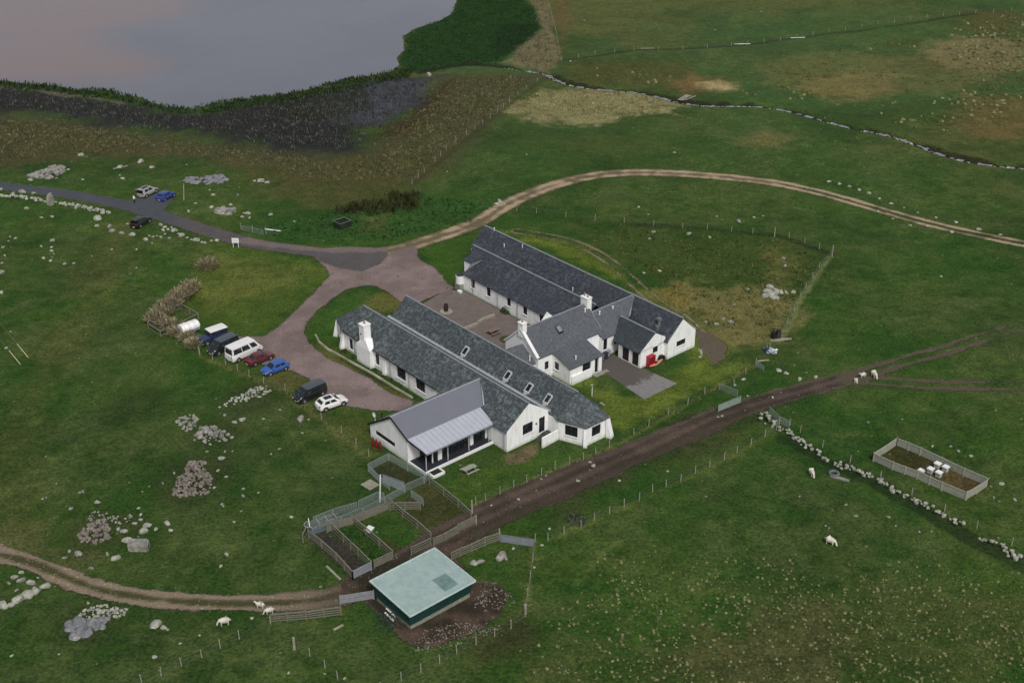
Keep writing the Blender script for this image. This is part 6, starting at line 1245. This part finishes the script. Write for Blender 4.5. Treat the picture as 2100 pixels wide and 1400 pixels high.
shrub('green_scrub', 800, 1275, 1.9, .8, 420, 'green scrub with pale pipes along the dark side of the shed', 'shrub', ('blue_green_leaf', (.035, .075, .055), 'dark_leaf', (.030, .052, .020)), False, 9)
def crate(t):
    mb = MB()
    for x0, y0, x1, y1 in ((-1.2, -1.0, 1.2, -1.0), (1.2, -1.0, 1.2, 1.0), (1.2, 1.0, -1.2, 1.0), (-1.2, 1.0, -1.2, -1.0)):
        for k in range(4): mb.beam((x0, y0, .15 + k * .28), (x1, y1, .15 + k * .28), .06, .2)
        mb.beam((x0, y0, 0), (x0, y0, 1.15), .12)
    mb.obj('boards', M('tarred_boards', (.018, .022, .020), .8), t); r_ = MB()
    for x0, y0, x1, y1 in ((-1.25, -1.05, 1.25, -1.05), (1.25, -1.05, 1.25, 1.05), (1.25, 1.05, -1.25, 1.05), (-1.25, 1.05, -1.25, -1.05)): r_.beam((x0, y0, 1.2), (x1, y1, 1.2), .1, .07)
    r_.obj('top_rail', M('greenish_rail', (.16, .18, .14), .8), t)
stack('slatted_enclosure', 702, 465, 'small square black slatted enclosure on the grass above the road', 'enclosure', crate, None, .75)
def sign(t):
    MB().box(-.62, .62, -.03, .03, .85, 1.75).obj('sign_board', paint('white', (.82, .80, .78)), t)
    for x in (-.45, .45): MB().box(x - .045, x + .045, -.04, .04, -.1, 1.75).obj('post', TRIM, t)
    mk = MB(); mk.box(-.22, -.16, -.045, -.031, 1.12, 1.42).box(-.26, -.16, -.045, -.031, 1.36, 1.42).box(.14, .20, -.045, -.031, 1.12, 1.42).box(.10, .20, -.045, -.031, 1.36, 1.42); mk.obj('sign_marks', M('faint_grey_blue_marks', (.28, .33, .45), .6), t)
stack('white_sign', 484, 507, 'white sign board on two posts beside the road bend', 'sign', sign, None, -.25 + math.radians(12))
def tyre_(t): 
    MB().rings([[((.55 + .2 * math.cos(b_)) * math.cos(a), (.55 + .2 * math.cos(b_)) * math.sin(a), .2 + .2 * math.sin(b_)) for b_ in (2 * math.pi * j / 8 for j in range(8))] for a in (2 * math.pi * i / 20 for i in range(21))], close=False).obj('tyre_ring', M('grey_tyre', (.13, .135, .15), .8, .3), t, True)
stack('old_tyre', 1710, 973, 'grey ring shaped tyre lying in the right hand pasture', 'tyre', tyre_)
stack('concrete_slab', 1722, 981, 'thin pale slab beside the grey tyre', 'slab', lambda t: (MB().box(-1.2, 1.2, -.25, .25, 0, .14).obj('slab_body', CONC, t), MB().box(-1.1, -.7, -.25, .25, .14, .2).obj('slab_lip', CONC, t)), None, -.55)
def pal(t):
    mb = MB()
    for i in range(7): mb.box(-.9, .9, -.8 + i * .235, -.8 + i * .235 + .2, .12, .15)
    mb.obj('deck_boards', TIMBERP, t); b_ = MB()
    for x in (-.8, 0, .8): b_.box(x - .06, x + .06, -.8, .8, 0, .12)
    b_.obj('bearers', TIMBER, t)
stack('wooden_pallet', 759, 995, 'wooden pallet on the grass outside the gable pen', 'pallet', pal, None, UANG + .1)
def trough(t): MB().rings([[(-a, -b_, z), (a, -b_, z), (a, b_, z), (-a, b_, z)] for a, b_, z in ((.42, .3, 0), (.5, .38, .35), (.55, .42, .35), (.55, .42, .42), (.46, .34, .42), (.44, .32, .38))]).obj('tub', TRIM, t); MB().box(-.48, .48, -.36, .36, .40, .44).obj('lid', TRIM, t)
stack('white_tub', 757, 1089, 'white lidded tub on the grass of the middle pen', 'tub', trough, None, UANG + .3 + math.pi / 2)
def chute(t):
    mb = MB()
    for y in (-.55, .55):
        for k in range(5): mb.beam((-1.7, y, .25 + k * .23), (1.5, y, .25 + k * .23), .04)
        for x in (-1.7, -.7, .4, 1.5): mb.beam((x, y, 0), (x, y, 1.25), .05)
    mb.obj('side_bars', GALV, t); f = MB()
    for x in (-.7, .4, 1.5): f.beam((x, -.55, 1.3), (x, .55, 1.3), .07)
    for i in range(8):
        a, b_ = math.pi / 2 + math.pi * i / 8, math.pi / 2 + math.pi * (i + 1) / 8; f.beam((-1.7 + .7 * math.cos(a), .6 * math.sin(a), 1.25), (-1.7 + .7 * math.cos(b_), .6 * math.sin(b_), 1.25), .07)
    f.beam((-1.9, -.4, 1.2), (-1.7, .3, 1.9), .07); f.obj('top_hoops', M('light_galvanised', (.42, .46, .47), .45, .2, metal=.3), t); MB().box(-1.7, 1.5, -.6, .6, .05, .5).obj('tin_sheets', M('blue_grey_tin', (.12, .16, .18), .5, .3), t)
stack('sheep_crush', 664, 1082, 'silver sheep crush with hooped top at the mouth of the race', 'sheep crush', chute, None, VA - .15)
def pipes(t): MB().tube((0, 0, .15), (1.7, .1, .15), .12, .12, 8).obj('pipe', TRIM, t, True); MB().tube((-.6, .5, .1), (1.1, .6, .1), .09, .09, 8).obj('pipe', TRIM, t, True)
stack('white_pipes', 790, 1258, 'two white pipes dropped beside the dark end of the shed', 'pipes', pipes, None, UANG - .1)
for x, y, l_, a_, lb in ((684, 1175, 3.0, UANG - .05, 'long pale plank lying outside the dark soil pen'), (694, 1287, 1.2, VA, 'short pale plank in the grass left of the green shed'), (560, 472, 3.2, -.3, 'white plank on the verge behind the sign'), (1522, 91, 4.5, .1, 'far white trough bar on the long field fence, left one'),
                         (1636, 78, 4.0, .12, 'far white trough bar on the long field fence, right one'), (1328, 100, 3.5, .05, 'far pale bar on the long field fence, near its left end'), (247, 344, 3.0, .6, 'pale fallen bar by the marsh edge'), (1565, 740, 1.8, .2, 'pale board lying by the blue heap')):
    o = MB().box(-l_ / 2, l_ / 2, -.12, .12, .02, .14).obj('plank', TRIM if 'white' in lb else TIMBERP); o.location = gat(x, y); o.rotation_euler = (0, 0, a_); tag(o, lb, 'plank')
def brush(t):
    mb = MB()
    for i in range(3): mb.beam((-.1 + i * .5, -2.1, .05), (.3 + i * .45, 2.1, .2), .3, .12)
    mb.obj('footbridge_boards', TIMBERP, t); MB().beam((1.6, -1.9, .2), (2.6, 2.0, .3), .22, .12).beam((1.5, 2.0, .3), (2.2, -.2, .3), .15, .1).obj('loose_beams', TIMBERP, t)
stack('plank_footbridge', 1398, 205, 'plank footbridge across the burn with crossed beams beside it', 'footbridge', brush, -.1, -.5)
def blue_heap(t):
    g = MB(); r_ = random.Random(3)
    for i in range(14): add_rock(g, r_.gauss(0, .5), r_.gauss(0, .5), r_.uniform(.1, .6), r_.uniform(.25, .5), r_.choice(GEO1), r_.uniform(0, 6), 0)
    g.obj('sheeting', M('blue_white_sheeting', (.16, .22, .32), .5, .8, 3, (.55, .57, .6)), t); MB().beam((.3, -.6, .2), (.8, .9, .5), .3, .12).obj('white_board', TRIM, t); MB().tube((-.3, -.3, 0), (-.3, -.3, .8), .3, .3, 12).obj('blue_drum', M('dark_blue_drum', (.03, .05, .12), .5), t, True)
stack('junk_heap', 1577, 722, 'heap of blue and white junk at the fence corner', 'junk heap', blue_heap)
def barrels(t):
    MB().tube((0, 0, 0), (0, 0, 1.0), .42, .42, 14).obj('drum', BLACK, t, True); MB().tube((.5, .5, 0), (.5, .5, 1.3), .38, .38, 14).obj('drum', RUST, t, True)
stack('black_drums', 1586, 692, 'pair of black drums in the brown grass above the junk heap', 'drums', barrels)
def planks_(t):
    for i in range(4): MB().beam((-.9 + i * .25, -.5 + i * .5, .1 + .05 * i), (.2 + i * .3, .5 + i * .5, .2 + .05 * i), .35, .12).obj('board', TIMBERP, t)
stack('board_pile', 1594, 702, 'pile of pale boards between the drums and the junk heap', 'board pile', planks_)

# ------------------------------------------------------------------ sheep and the person
WOOL = M('cream_wool', (.66, .62, .52), .95, .22, 6, bmp=.8, bscale=18); WOOLF = M('pale_sheep_face', (.58, .53, .45), .9, .15)
def skin_mesh(name, verts, edges, radii, mat, parent=None, sub=1, root=0):
    me = bpy.data.meshes.new(name); me.from_pydata(verts, edges, []); o = bpy.data.objects.new(name, me); COL.objects.link(o)
    m_ = o.modifiers.new('skin', 'SKIN'); m_.use_smooth_shade = True
    for i, r in enumerate(radii): me.skin_vertices[0].data[i].radius = (r, r) if np.isscalar(r) else r
    me.skin_vertices[0].data[root].use_root = True
    s_ = o.modifiers.new('sub', 'SUBSURF'); s_.levels = s_.render_levels = sub
    dg = bpy.context.evaluated_depsgraph_get(); ev = o.evaluated_get(dg); nm = bpy.data.meshes.new_from_object(ev); nm.materials.append(mat)
    nm.polygons.foreach_set('use_smooth', [True] * len(nm.polygons)); o.modifiers.clear(); o.data = nm; nm.name = name; bpy.data.meshes.remove(me)
    if parent: o.parent = parent
    return o
def sheep(px, py, ang, label, s=1.0, graze=True, lying=False):
    t = thing('sheep', gat(px, py), ang, label, 'sheep', 'sheep'); z = .62 if not lying else .32
    V_ = [(-.50, 0, z), (-.28, 0, z + .03), (0, 0, z + .02), (.28, 0, z + .02), (.46, 0, z + .08)]; E_ = [(0, 1), (1, 2), (2, 3), (3, 4)]; Rr = [.17, .29, .30, .27, .17]
    if graze: V_ += [(.62, 0, z - .12), (.72, 0, z - .34), (.80, 0, z - .50)]
    else: V_ += [(.58, 0, z + .26), (.70, 0, z + .34), (.86, 0, z + .26)]
    E_ += [(4, 5), (5, 6), (6, 7)]; Rr += [.12, .10, .06]
    V_ += [(-.58, 0, z - .02), (-.64, 0, z - .20)]; E_ += [(0, 8), (8, 9)]; Rr += [.06, .04]
    if not lying:
        for sx, i0 in ((-.34, 1), (.30, 3)):
            for sy in (-1, 1):
                n = len(V_); hock = -.06 if sx < 0 else .03
                V_ += [(sx, sy * .13, z - .22), (sx + hock, sy * .14, .28), (sx, sy * .14, .14), (sx, sy * .14, .02)]; E_ += [(i0, n), (n, n + 1), (n + 1, n + 2), (n + 2, n + 3)]; Rr += [.09, .055, .04, .045]
    b_ = skin_mesh('sheep_body', V_, E_, Rr, WOOL, t, 1, 2)
    hx, hz = (V_[6][0], V_[6][2])
    for sy in (-1, 1): MB().slab([(hx - .03, sy * .06, hz + .08), (hx + .04, sy * .06, hz + .08), (hx + .01, sy * .19, hz + .04), (hx - .05, sy * .19, hz + .04)], .02).obj('ear', WOOLF, t)
    t.scale = (s * .86, s * .86, s * .86); return t
sheep(461, 1281, math.radians(195), 'cream sheep grazing below the track left of the timber fence, the largest', 1.25); sheep(534, 1246, math.radians(170), 'cream sheep standing on the track, left of the pair by the fence end', 1.0, False)
sheep(553, 1258, math.radians(200), 'cream sheep at the end post of the timber fence', 1.05); sheep(1664, 975, math.radians(-80), 'cream sheep facing the camera beside the long ruined wall', 1.2); sheep(1702, 1116, math.radians(-38), 'cream sheep alone in the middle of the right hand pasture', 1.3)
sheep(1755, 784, math.radians(-100), 'cream sheep on the track, lowest of the three on the right', 1.0, False, True); sheep(1769, 774, math.radians(200), 'cream sheep in the middle of the three on the track', 1.0, False); sheep(1792, 774, math.radians(-75), 'cream sheep on the right of the three on the track', 1.3, True)
def person(px, py, ang, label):
    t = thing('person', gat(px, py), ang, label, 'person')
    V_ = [(0, 0, .95), (.02, 0, 1.15), (.03, 0, 1.38), (.02, 0, 1.48), (.03, 0, 1.55), (.05, 0, 1.64), (.05, 0, 1.72)]; E_ = [(i, i + 1) for i in range(6)]; Rr = [(.15, .12), (.14, .11), (.16, .11), .06, .075, .10, .06]
    for sy in (-1, 1):
        n = len(V_); V_ += [(0, sy * .10, .88), (.03, sy * .11, .50), (0, sy * .12, .10), (.12, sy * .13, .04)]; E_ += [(0, n), (n, n + 1), (n + 1, n + 2), (n + 2, n + 3)]; Rr += [.10, .07, .05, .045]
        n = len(V_); V_ += [(.02, sy * .20, 1.40), (.06, sy * .25, 1.14), (.22, sy * .22, .98), (.29, sy * .21, .95)]; E_ += [(2, n), (n, n + 1), (n + 1, n + 2), (n + 2, n + 3)]; Rr += [.065, .05, .035, .035]
        for k in range(4): m_ = len(V_); V_ += [(.33, sy * (.18 + k * .02), .95), (.37 - .01 * abs(k - 1.5), sy * (.18 + k * .02), .925)]; E_ += [(n + 3, m_), (m_, m_ + 1)]; Rr += [.010, .008]
        m_ = len(V_); V_ += [(.30, sy * .165, .96), (.325, sy * .15, .95)]; E_ += [(n + 3, m_), (m_, m_ + 1)]; Rr += [.011, .009]
    skin_mesh('body', V_, E_, Rr, M('skin_tone', (.42, .27, .20), .6, .1), t, 1, 0)
    def shell(name, z0, z1, f, mat):
        MB().rings([[(x0 + rx * math.cos(a), yy + ry * math.sin(a), z) for a in (2 * math.pi * i / 12 for i in range(12))] for x0, yy, rx, ry, z in f]).obj(name, mat, t, True)
    shell('pale_jacket', 0, 0, [(0, 0, .15, .19, .90), (.01, 0, .15, .18, 1.1), (.03, 0, .155, .22, 1.36), (.02, 0, .09, .12, 1.47)], TRIM)
    for sy in (-1, 1):
        MB().tube((.02, sy * .20, 1.41), (.06, sy * .255, 1.13), .075, .062, 8).tube((.06, sy * .255, 1.13), (.21, sy * .222, .985), .062, .046, 8).obj('sleeve', TRIM, t, True)
        MB().tube((0, sy * .10, .95), (.03, sy * .11, .5), .115, .085, 8).tube((.03, sy * .11, .5), (0, sy * .12, .08), .085, .065, 8).obj('trouser_leg', M('dark_trousers', (.02, .022, .03), .8), t, True)
    MB().rings([[(.035 + r * math.cos(a), r * math.sin(a), z) for a in (2 * math.pi * i / 12 for i in range(12))] for r, z in ((.095, 1.62), (.112, 1.68), (.10, 1.75), (.05, 1.785))]).obj('hair', M('brown_hair', (.06, .04, .025), .8), t, True)
    return t
person(276, 417, math.radians(50), 'person in a pale jacket standing behind the open tailgate of the silver car')
# ------------------------------------------------------------------ ground cover nobody could count
def blades(name, pxpoly, dens, h0, h1, w0, cols, label=None, wob=2.0, seed=1, per=5, spread=.25, lean=.25, hmask=None, lift=0.0, tone_mix=None, edge=1.5):
    """clumps of blades scattered over an outline"""
    rs = np.random.RandomState(seed); P_ = px2w(pxpoly); lo, hi = P_.min(0), P_.max(0); A = (hi - lo).prod(); n = int(A * dens)
    x = rs.uniform(lo[0], hi[0], n); y = rs.uniform(lo[1], hi[1], n)
    s = sd_poly(x, y, P_) + fbm(x, y, 6, seed) * wob; keep = s > rs.uniform(-.2, edge, n)
    if hmask is not None: keep &= hmask(x, y) > rs.uniform(0, 1, n)
    x, y = x[keep], y[keep]; n = x.size; z = land(x, y)
    keep = z > -.75; x, y, z = x[keep], y[keep], z[keep]; n = x.size
    cx = np.repeat(x, per) + rs.normal(0, spread, n * per); cy = np.repeat(y, per) + rs.normal(0, spread, n * per); cz = np.repeat(z, per) - .08
    m = n * per; h = rs.uniform(h0, h1, m) * np.repeat(rs.uniform(.7, 1.2, n), per); a = rs.uniform(0, 6.28, m); w_ = w0 * rs.uniform(.6, 1.4, m); lx, ly = rs.normal(0, lean, m) * h, rs.normal(0, lean, m) * h
    dx, dy = np.cos(a) * w_, np.sin(a) * w_
    v = np.stack([np.stack([cx - dx, cy - dy, cz], 1), np.stack([cx + dx, cy + dy, cz], 1), np.stack([cx + lx + dx * .5, cy + ly + dy * .5, cz + h], 1), np.stack([cx + lx - dx * .5, cy + ly - dy * .5, cz + h * .93], 1)], 1).reshape(-1, 3)
    me = bpy.data.meshes.new(name); me.vertices.add(4 * m); me.loops.add(4 * m); me.polygons.add(m)
    me.vertices.foreach_set('co', v.astype(np.float32).ravel()); me.loops.foreach_set('vertex_index', np.arange(4 * m, dtype=np.int32)); me.polygons.foreach_set('loop_start', np.arange(m, dtype=np.int32) * 4); me.polygons.foreach_set('loop_total', np.full(m, 4, np.int32)); me.update()
    mi = np.repeat(rs.randint(0, len(cols), n), per); mi = np.where(rs.rand(m) < .3, rs.randint(0, len(cols), m), mi); me.polygons.foreach_set('material_index', mi.astype(np.int32))
    for i, c in enumerate(cols): me.materials.append(M('%s_%d' % (name, i), tuple(c), .9, .35, .6, bmp=0, spec=.15))
    o = bpy.data.objects.new(name, me); COL.objects.link(o); tag(o, label, None, None, 'stuff'); return o
K = .85
MARSH = [(-60, 238), (0, 240), (200, 262), (400, 290), (560, 310), (640, 320), (745, 318), (800, 255), (860, 212), (900, 170), (1000, 156), (1060, 156), (1115, 160), (1040, 228), (960, 283), (900, 333), (850, 372), (700, 372), (600, 360), (500, 340), (420, 322), (300, 316), (120, 318), (0, 335), (-60, 345)]
blades('brown_rushes', MARSH, .85, .25, .55, .09, [L(116, 112, 76), L(94, 92, 60), L(134, 128, 92), L(74, 78, 48)], 'brown and straw coloured rushes of the marsh', seed=2, per=6, spread=.28, wob=5, edge=4)
blades('dark_reeds', [(-60, 176), (0, 182), (120, 190), (250, 208), (330, 222), (400, 232), (520, 214), (640, 192), (760, 168), (830, 158), (890, 160), (868, 190), (850, 220), (800, 245), (745, 262), (740, 304), (700, 312), (600, 308), (480, 292), (400, 282), (300, 268), (200, 252), (100, 238), (-60, 226)],
       1.2, .3, .7, .08, [L(84, 83, 84), L(56, 58, 56), L(112, 109, 110), L(50, 60, 42)], 'dark grey reeds standing in the wet margin of the loch', seed=3, per=5, spread=.35, lean=.15, wob=5, edge=5)
blades('shore_sedge', [(-60, 158), (0, 162), (60, 167), (120, 171), (150, 179), (228, 179), (246, 189), (292, 194), (314, 205), (346, 213), (400, 217), (436, 205), (500, 197), (580, 188), (640, 175), (700, 160), (800, 141), (850, 140), (840, 160), (760, 180), (640, 200), (520, 224), (400, 238), (320, 226), (240, 206), (120, 192), (0, 184), (-60, 180)],
       1.5, .3, .75, .14, [L(46, 68, 36), L(30, 48, 26), L(62, 82, 42)], 'dark green sedge fringing the loch shore', seed=4, per=5, spread=.4, lean=.15, wob=1.2)
blades('green_bog_bean', [(826, 150), (812, 118), (828, 100), (826, 72), (850, 56), (900, 40), (928, 24), (936, -8), (1040, -30), (1100, 20), (1112, 55), (1092, 80), (1062, 100), (1030, 126), (950, 138), (880, 148)],
       1.1, .12, .38, .16, [L(40, 72, 30), L(30, 58, 25), L(54, 86, 40)], 'dense dark green bog plants on the point of the loch', seed=5, per=5, spread=.4, lean=.2, wob=1.2)
blades('pale_reeds', [(1040, 128), (1064, 104), (1112, 60), (1100, 10), (1050, -30), (1116, -30), (1146, 122), (1128, 144), (1080, 138)], .7, .3, .7, .09, [L(132, 124, 96), L(104, 98, 72), L(88, 84, 60)], 'pale dead reeds beyond the marsh', seed=6, per=4, spread=.3)
blades('straw_tussocks', [(1035, 222), (1070, 200), (1120, 188), (1250, 186), (1330, 196), (1372, 214), (1340, 240), (1230, 246), (1100, 246)], .55, .15, .4, .14, [L(176, 164, 124), L(150, 138, 98), L(110, 108, 66)], 'bleached straw tussocks below the burn', seed=7, per=6, spread=.35, lean=.5)
blades('moor_tussocks', [(1560, 140), (1700, 115), (1900, 60), (2140, 30), (2140, 270), (2000, 262), (1900, 180), (1760, 215), (1620, 205)], .22, .15, .4, .14, [L(140, 128, 90), L(112, 100, 62), L(92, 92, 50)], 'rough brown tussocks on the far moor', seed=8, per=9, spread=.3, lean=.5, hmask=lambda x, y: sstep(fbm(x, y, 22, 31), -.15, .45))
def mounds(name, pxpoly, dens, s0, s1, mats, label, seed, mask, edge=3.0):
    """low rounded tussocks with a crown of blades"""
    r_ = np.random.RandomState(seed); P_ = px2w(pxpoly); lo, hi = P_.min(0), P_.max(0); n = int((hi - lo).prod() * dens); x, y = r_.uniform(lo[0], hi[0], n), r_.uniform(lo[1], hi[1], n)
    k = (sd_poly(x, y, P_) > r_.uniform(0, edge, n)) & (mask(x, y) > r_.uniform(0, 1, n)); x, y = x[k], y[k]; z = land(x, y); mb = MB(); h = 7
    for i in range(x.size):
        s = r_.uniform(s0, s1); hh = s * r_.uniform(.5, .9); a0 = r_.uniform(0, 6.28); el = r_.uniform(.6, 1.0); tx, ty = r_.normal(0, .25, 2) * s; mi = r_.randint(len(mats)); vs = []
        for rr, zz in ((1.0, -.06), (.85, hh * .55), (.45, hh)):
            for j in range(h):
                q = 6.283 * j / h; w_ = rr * s * r_.uniform(.75, 1.2); px_, py_ = math.cos(q) * w_, math.sin(q) * w_ * el
                vs.append((x[i] + px_ * math.cos(a0) - py_ * math.sin(a0) + tx * zz, y[i] + px_ * math.sin(a0) + py_ * math.cos(a0) + ty * zz, z[i] + zz * r_.uniform(.8, 1.15)))
        mb.add(vs, [(a * h + j, a * h + (j + 1) % h, (a + 1) * h + (j + 1) % h, (a + 1) * h + j) for a in range(2) for j in range(h)] + [tuple(range(2 * h, 3 * h))], mi)
        for j in range(5):
            q = r_.uniform(0, 6.28); c, d = math.cos(q), math.sin(q); o_ = s * .5; mb.add([(x[i] + c * o_ - d * .05, y[i] + d * o_ + c * .05, z[i] + hh * .5), (x[i] + c * o_ + d * .05, y[i] + d * o_ - c * .05, z[i] + hh * .5), (x[i] + c * s * 1.3, y[i] + d * s * 1.3, z[i] + hh * r_.uniform(.5, 1.5))], [(0, 1, 2)], mi)
    return tag(mb.obj(name, mats), label, None, None, 'stuff')
TUS = [M('straw_tussock', tuple(L(150, 146, 104)), .95, .5, 3, tuple(L(96, 98, 60)), bmp=.8), M('dull_tussock', tuple(L(112, 114, 72)), .95, .5, 3, tuple(L(70, 78, 42)), bmp=.8), M('green_tussock', tuple(L(80, 96, 48)), .95, .5, 3, tuple(L(52, 68, 32)), bmp=.8)]
LOWR = [(1180, 1140), (1300, 1110), (1500, 1100), (1700, 1130), (1900, 1150), (2140, 1160), (2140, 1440), (1060, 1440), (1090, 1300), (1140, 1220)]
def lowr_mask(x, y): return np.clip(sstep(fbm(x, y, 13, 41) * 1.0 + fbm(x, y, 4, 43) * .3 + sstep(-y, -122, -100) * .9 - .35, -.35, .55), .03, 1)
mounds('pasture_tussocks', LOWR, 2.1, .08, .22, TUS, 'pale rounded grass tussocks in the lower right pasture', 9, lowr_mask)
mounds('marsh_tussocks', MARSH, .62, .16, .42, [M('marsh_straw', tuple(L(106, 102, 70)), .95, .5, 2, tuple(L(76, 74, 48)), bmp=.8), M('marsh_brown', tuple(L(82, 78, 52)), .95, .5, 2, tuple(L(56, 56, 36)), bmp=.8)], 'rounded brown tussocks standing in the marsh', 19, lambda x, y: np.full(x.shape, .9))
mounds('moor_hummocks', [(1150, 130), (1560, 130), (1700, 100), (1900, 50), (2140, 20), (2140, 320), (2000, 300), (1860, 262), (1700, 225), (1500, 205), (1200, 172)], .22, .25, .6, TUS, 'rough hummocks on the far moor beyond the burn', 20, lambda x, y: sstep(fbm(x, y, 24, 31) + .3 * fbm(x, y, 6, 33), -.1, .45))
mounds('field_tufts', [(-80, 440), (700, 500), (1000, 470), (1700, 330), (2160, 360), (2160, 1460), (-80, 1460)], .06, .08, .18, TUS[1:], 'small scattered tufts in the pastures', 21, lambda x, y: sstep(fbm(x, y, 18, 51), -.2, .5) * .8)
blades('verge_weeds', [(510, 474), (640, 446), (760, 424), (860, 402), (960, 412), (1012, 424), (950, 458), (880, 480), (800, 494), (680, 500), (570, 492)], 1.1, .15, .5, .13, [L(46, 84, 36), L(34, 64, 28), L(84, 100, 54)], 'rank green weeds above the road junction', seed=10, per=5, spread=.25)
blades('brown_thicket', [(655, 440), (740, 412), (800, 394), (850, 398), (856, 425), (800, 440), (720, 448)], 1.3, .5, 1.2, .10, [L(62, 62, 34), L(48, 44, 28), L(78, 80, 40)], 'brown thicket at the corner of the marsh', seed=11, per=6, spread=.35)
blades('plot_scrub', [(1210, 485), (1300, 470), (1580, 492), (1690, 522), (1650, 600), (1600, 690), (1530, 700), (1420, 655), (1330, 590), (1290, 540)], .7, .12, .4, .11, [L(70, 80, 36), L(112, 108, 58), L(56, 66, 30), L(128, 120, 74)], 'tufts of rough grass in the plot behind the houses', seed=12, per=5, spread=.25, lean=.4)
blades('soil_pen_weeds', [(684, 1092), (722, 1078), (802, 1142), (764, 1160)], 9, .12, .4, .09, [L(50, 92, 36), L(36, 70, 28), L(66, 104, 44)], 'lush green weeds filling the narrow pen', seed=13, per=6, spread=.15, lean=.5, wob=.2, edge=.3)
blades('soil_pen_stalks', [(640, 1103), (672, 1092), (756, 1162), (724, 1180)], 4, .1, .35, .05, [L(84, 76, 80), L(62, 56, 58)], 'grey dead stalks in the dark soil pen', seed=14, per=5, spread=.15, lean=.5, wob=.2, edge=.3)
blades('fence_verge_grass', [(980, 1040), (1080, 992), (1140, 965), (1225, 936), (1302, 896), (1372, 856), (1452, 812), (1556, 752), (1552, 744), (1448, 800), (1368, 845), (1298, 886), (1220, 925), (1136, 957), (1078, 984), (974, 1030)], 3.5, .1, .4, .06, [L(112, 120, 66), L(84, 98, 44), L(66, 86, 36)], 'rank pale grass under the lawn fence', seed=15, per=6, spread=.15, lean=.4, wob=.3, edge=.2)
blades('wall_foot_grass', [tuple(p) for p in ((684, 715), (700, 722), (780, 768), (900, 832), (898, 826), (780, 758), (700, 714))], 6, .1, .3, .07, [L(34, 52, 24), L(28, 42, 20)], 'grass at the foot of the front wall, coloured dark for shade', seed=16, per=5, spread=.15, wob=.1, edge=.1)
for i_, ln in enumerate(([(408, 724), (463, 749), (541, 787), (612, 824), (659, 862), (757, 937)], [(1597, 874), (1687, 916), (1806, 979), (1937, 1050), (2074, 1121)], [(1588, 486), (1500, 478), (1400, 470), (1280, 460)])):
    up = [(a, b_ - 4) for a, b_ in ln]; dn = [(a, b_ + 5) for a, b_ in ln[::-1]]
    blades('fence_line_grass', up + dn, 3, .1, .38, .06, [L(88, 98, 50), L(60, 78, 34)], 'longer grass along a fence line', seed=17 + i_, per=5, spread=.2, lean=.4, wob=.3, edge=.2)
# pebbles and clods on the tracks: uncountable
rs = np.random.RandomState(5)
def pebbles(name, label, line, hw, n, s0, s1, mat):
    mb = MB(); P_ = np.array(line); k = rs.randint(0, len(P_) - 1, n); t = rs.rand(n)[:, None]; c = P_[k] * (1 - t) + P_[k + 1] * t; c = c + rs.uniform(-hw, hw, (n, 2)); z = land(c[:, 0], c[:, 1])
    for (x, y), zz in zip(c, z): add_rock(mb, x, y, zz + .02, rs.uniform(s0, s1) * (2.2 if rs.rand() < .06 else 1), GEO1[rs.randint(8)], rs.uniform(0, 6.28))
    return tag(mb.obj(name, mat), label, None, None, 'stuff')
pebbles('track_pebbles', 'loose stones on the farm track', MUD[(MUD[:, 0] < -8)], 1.6, 330, .04, .10, ROCK)
pebbles('track_clods', 'clods and stones on the muddy track', MUD[(MUD[:, 0] > -8)], 2.4, 260, .04, .09, ROCKP)
pebbles('burn_stones', 'pale stones along the bank of the burn', STREAM[14:] + np.array([0, -1.5]), .6, 500, .10, .30, ROCKW)
print('objects', len(bpy.data.objects))
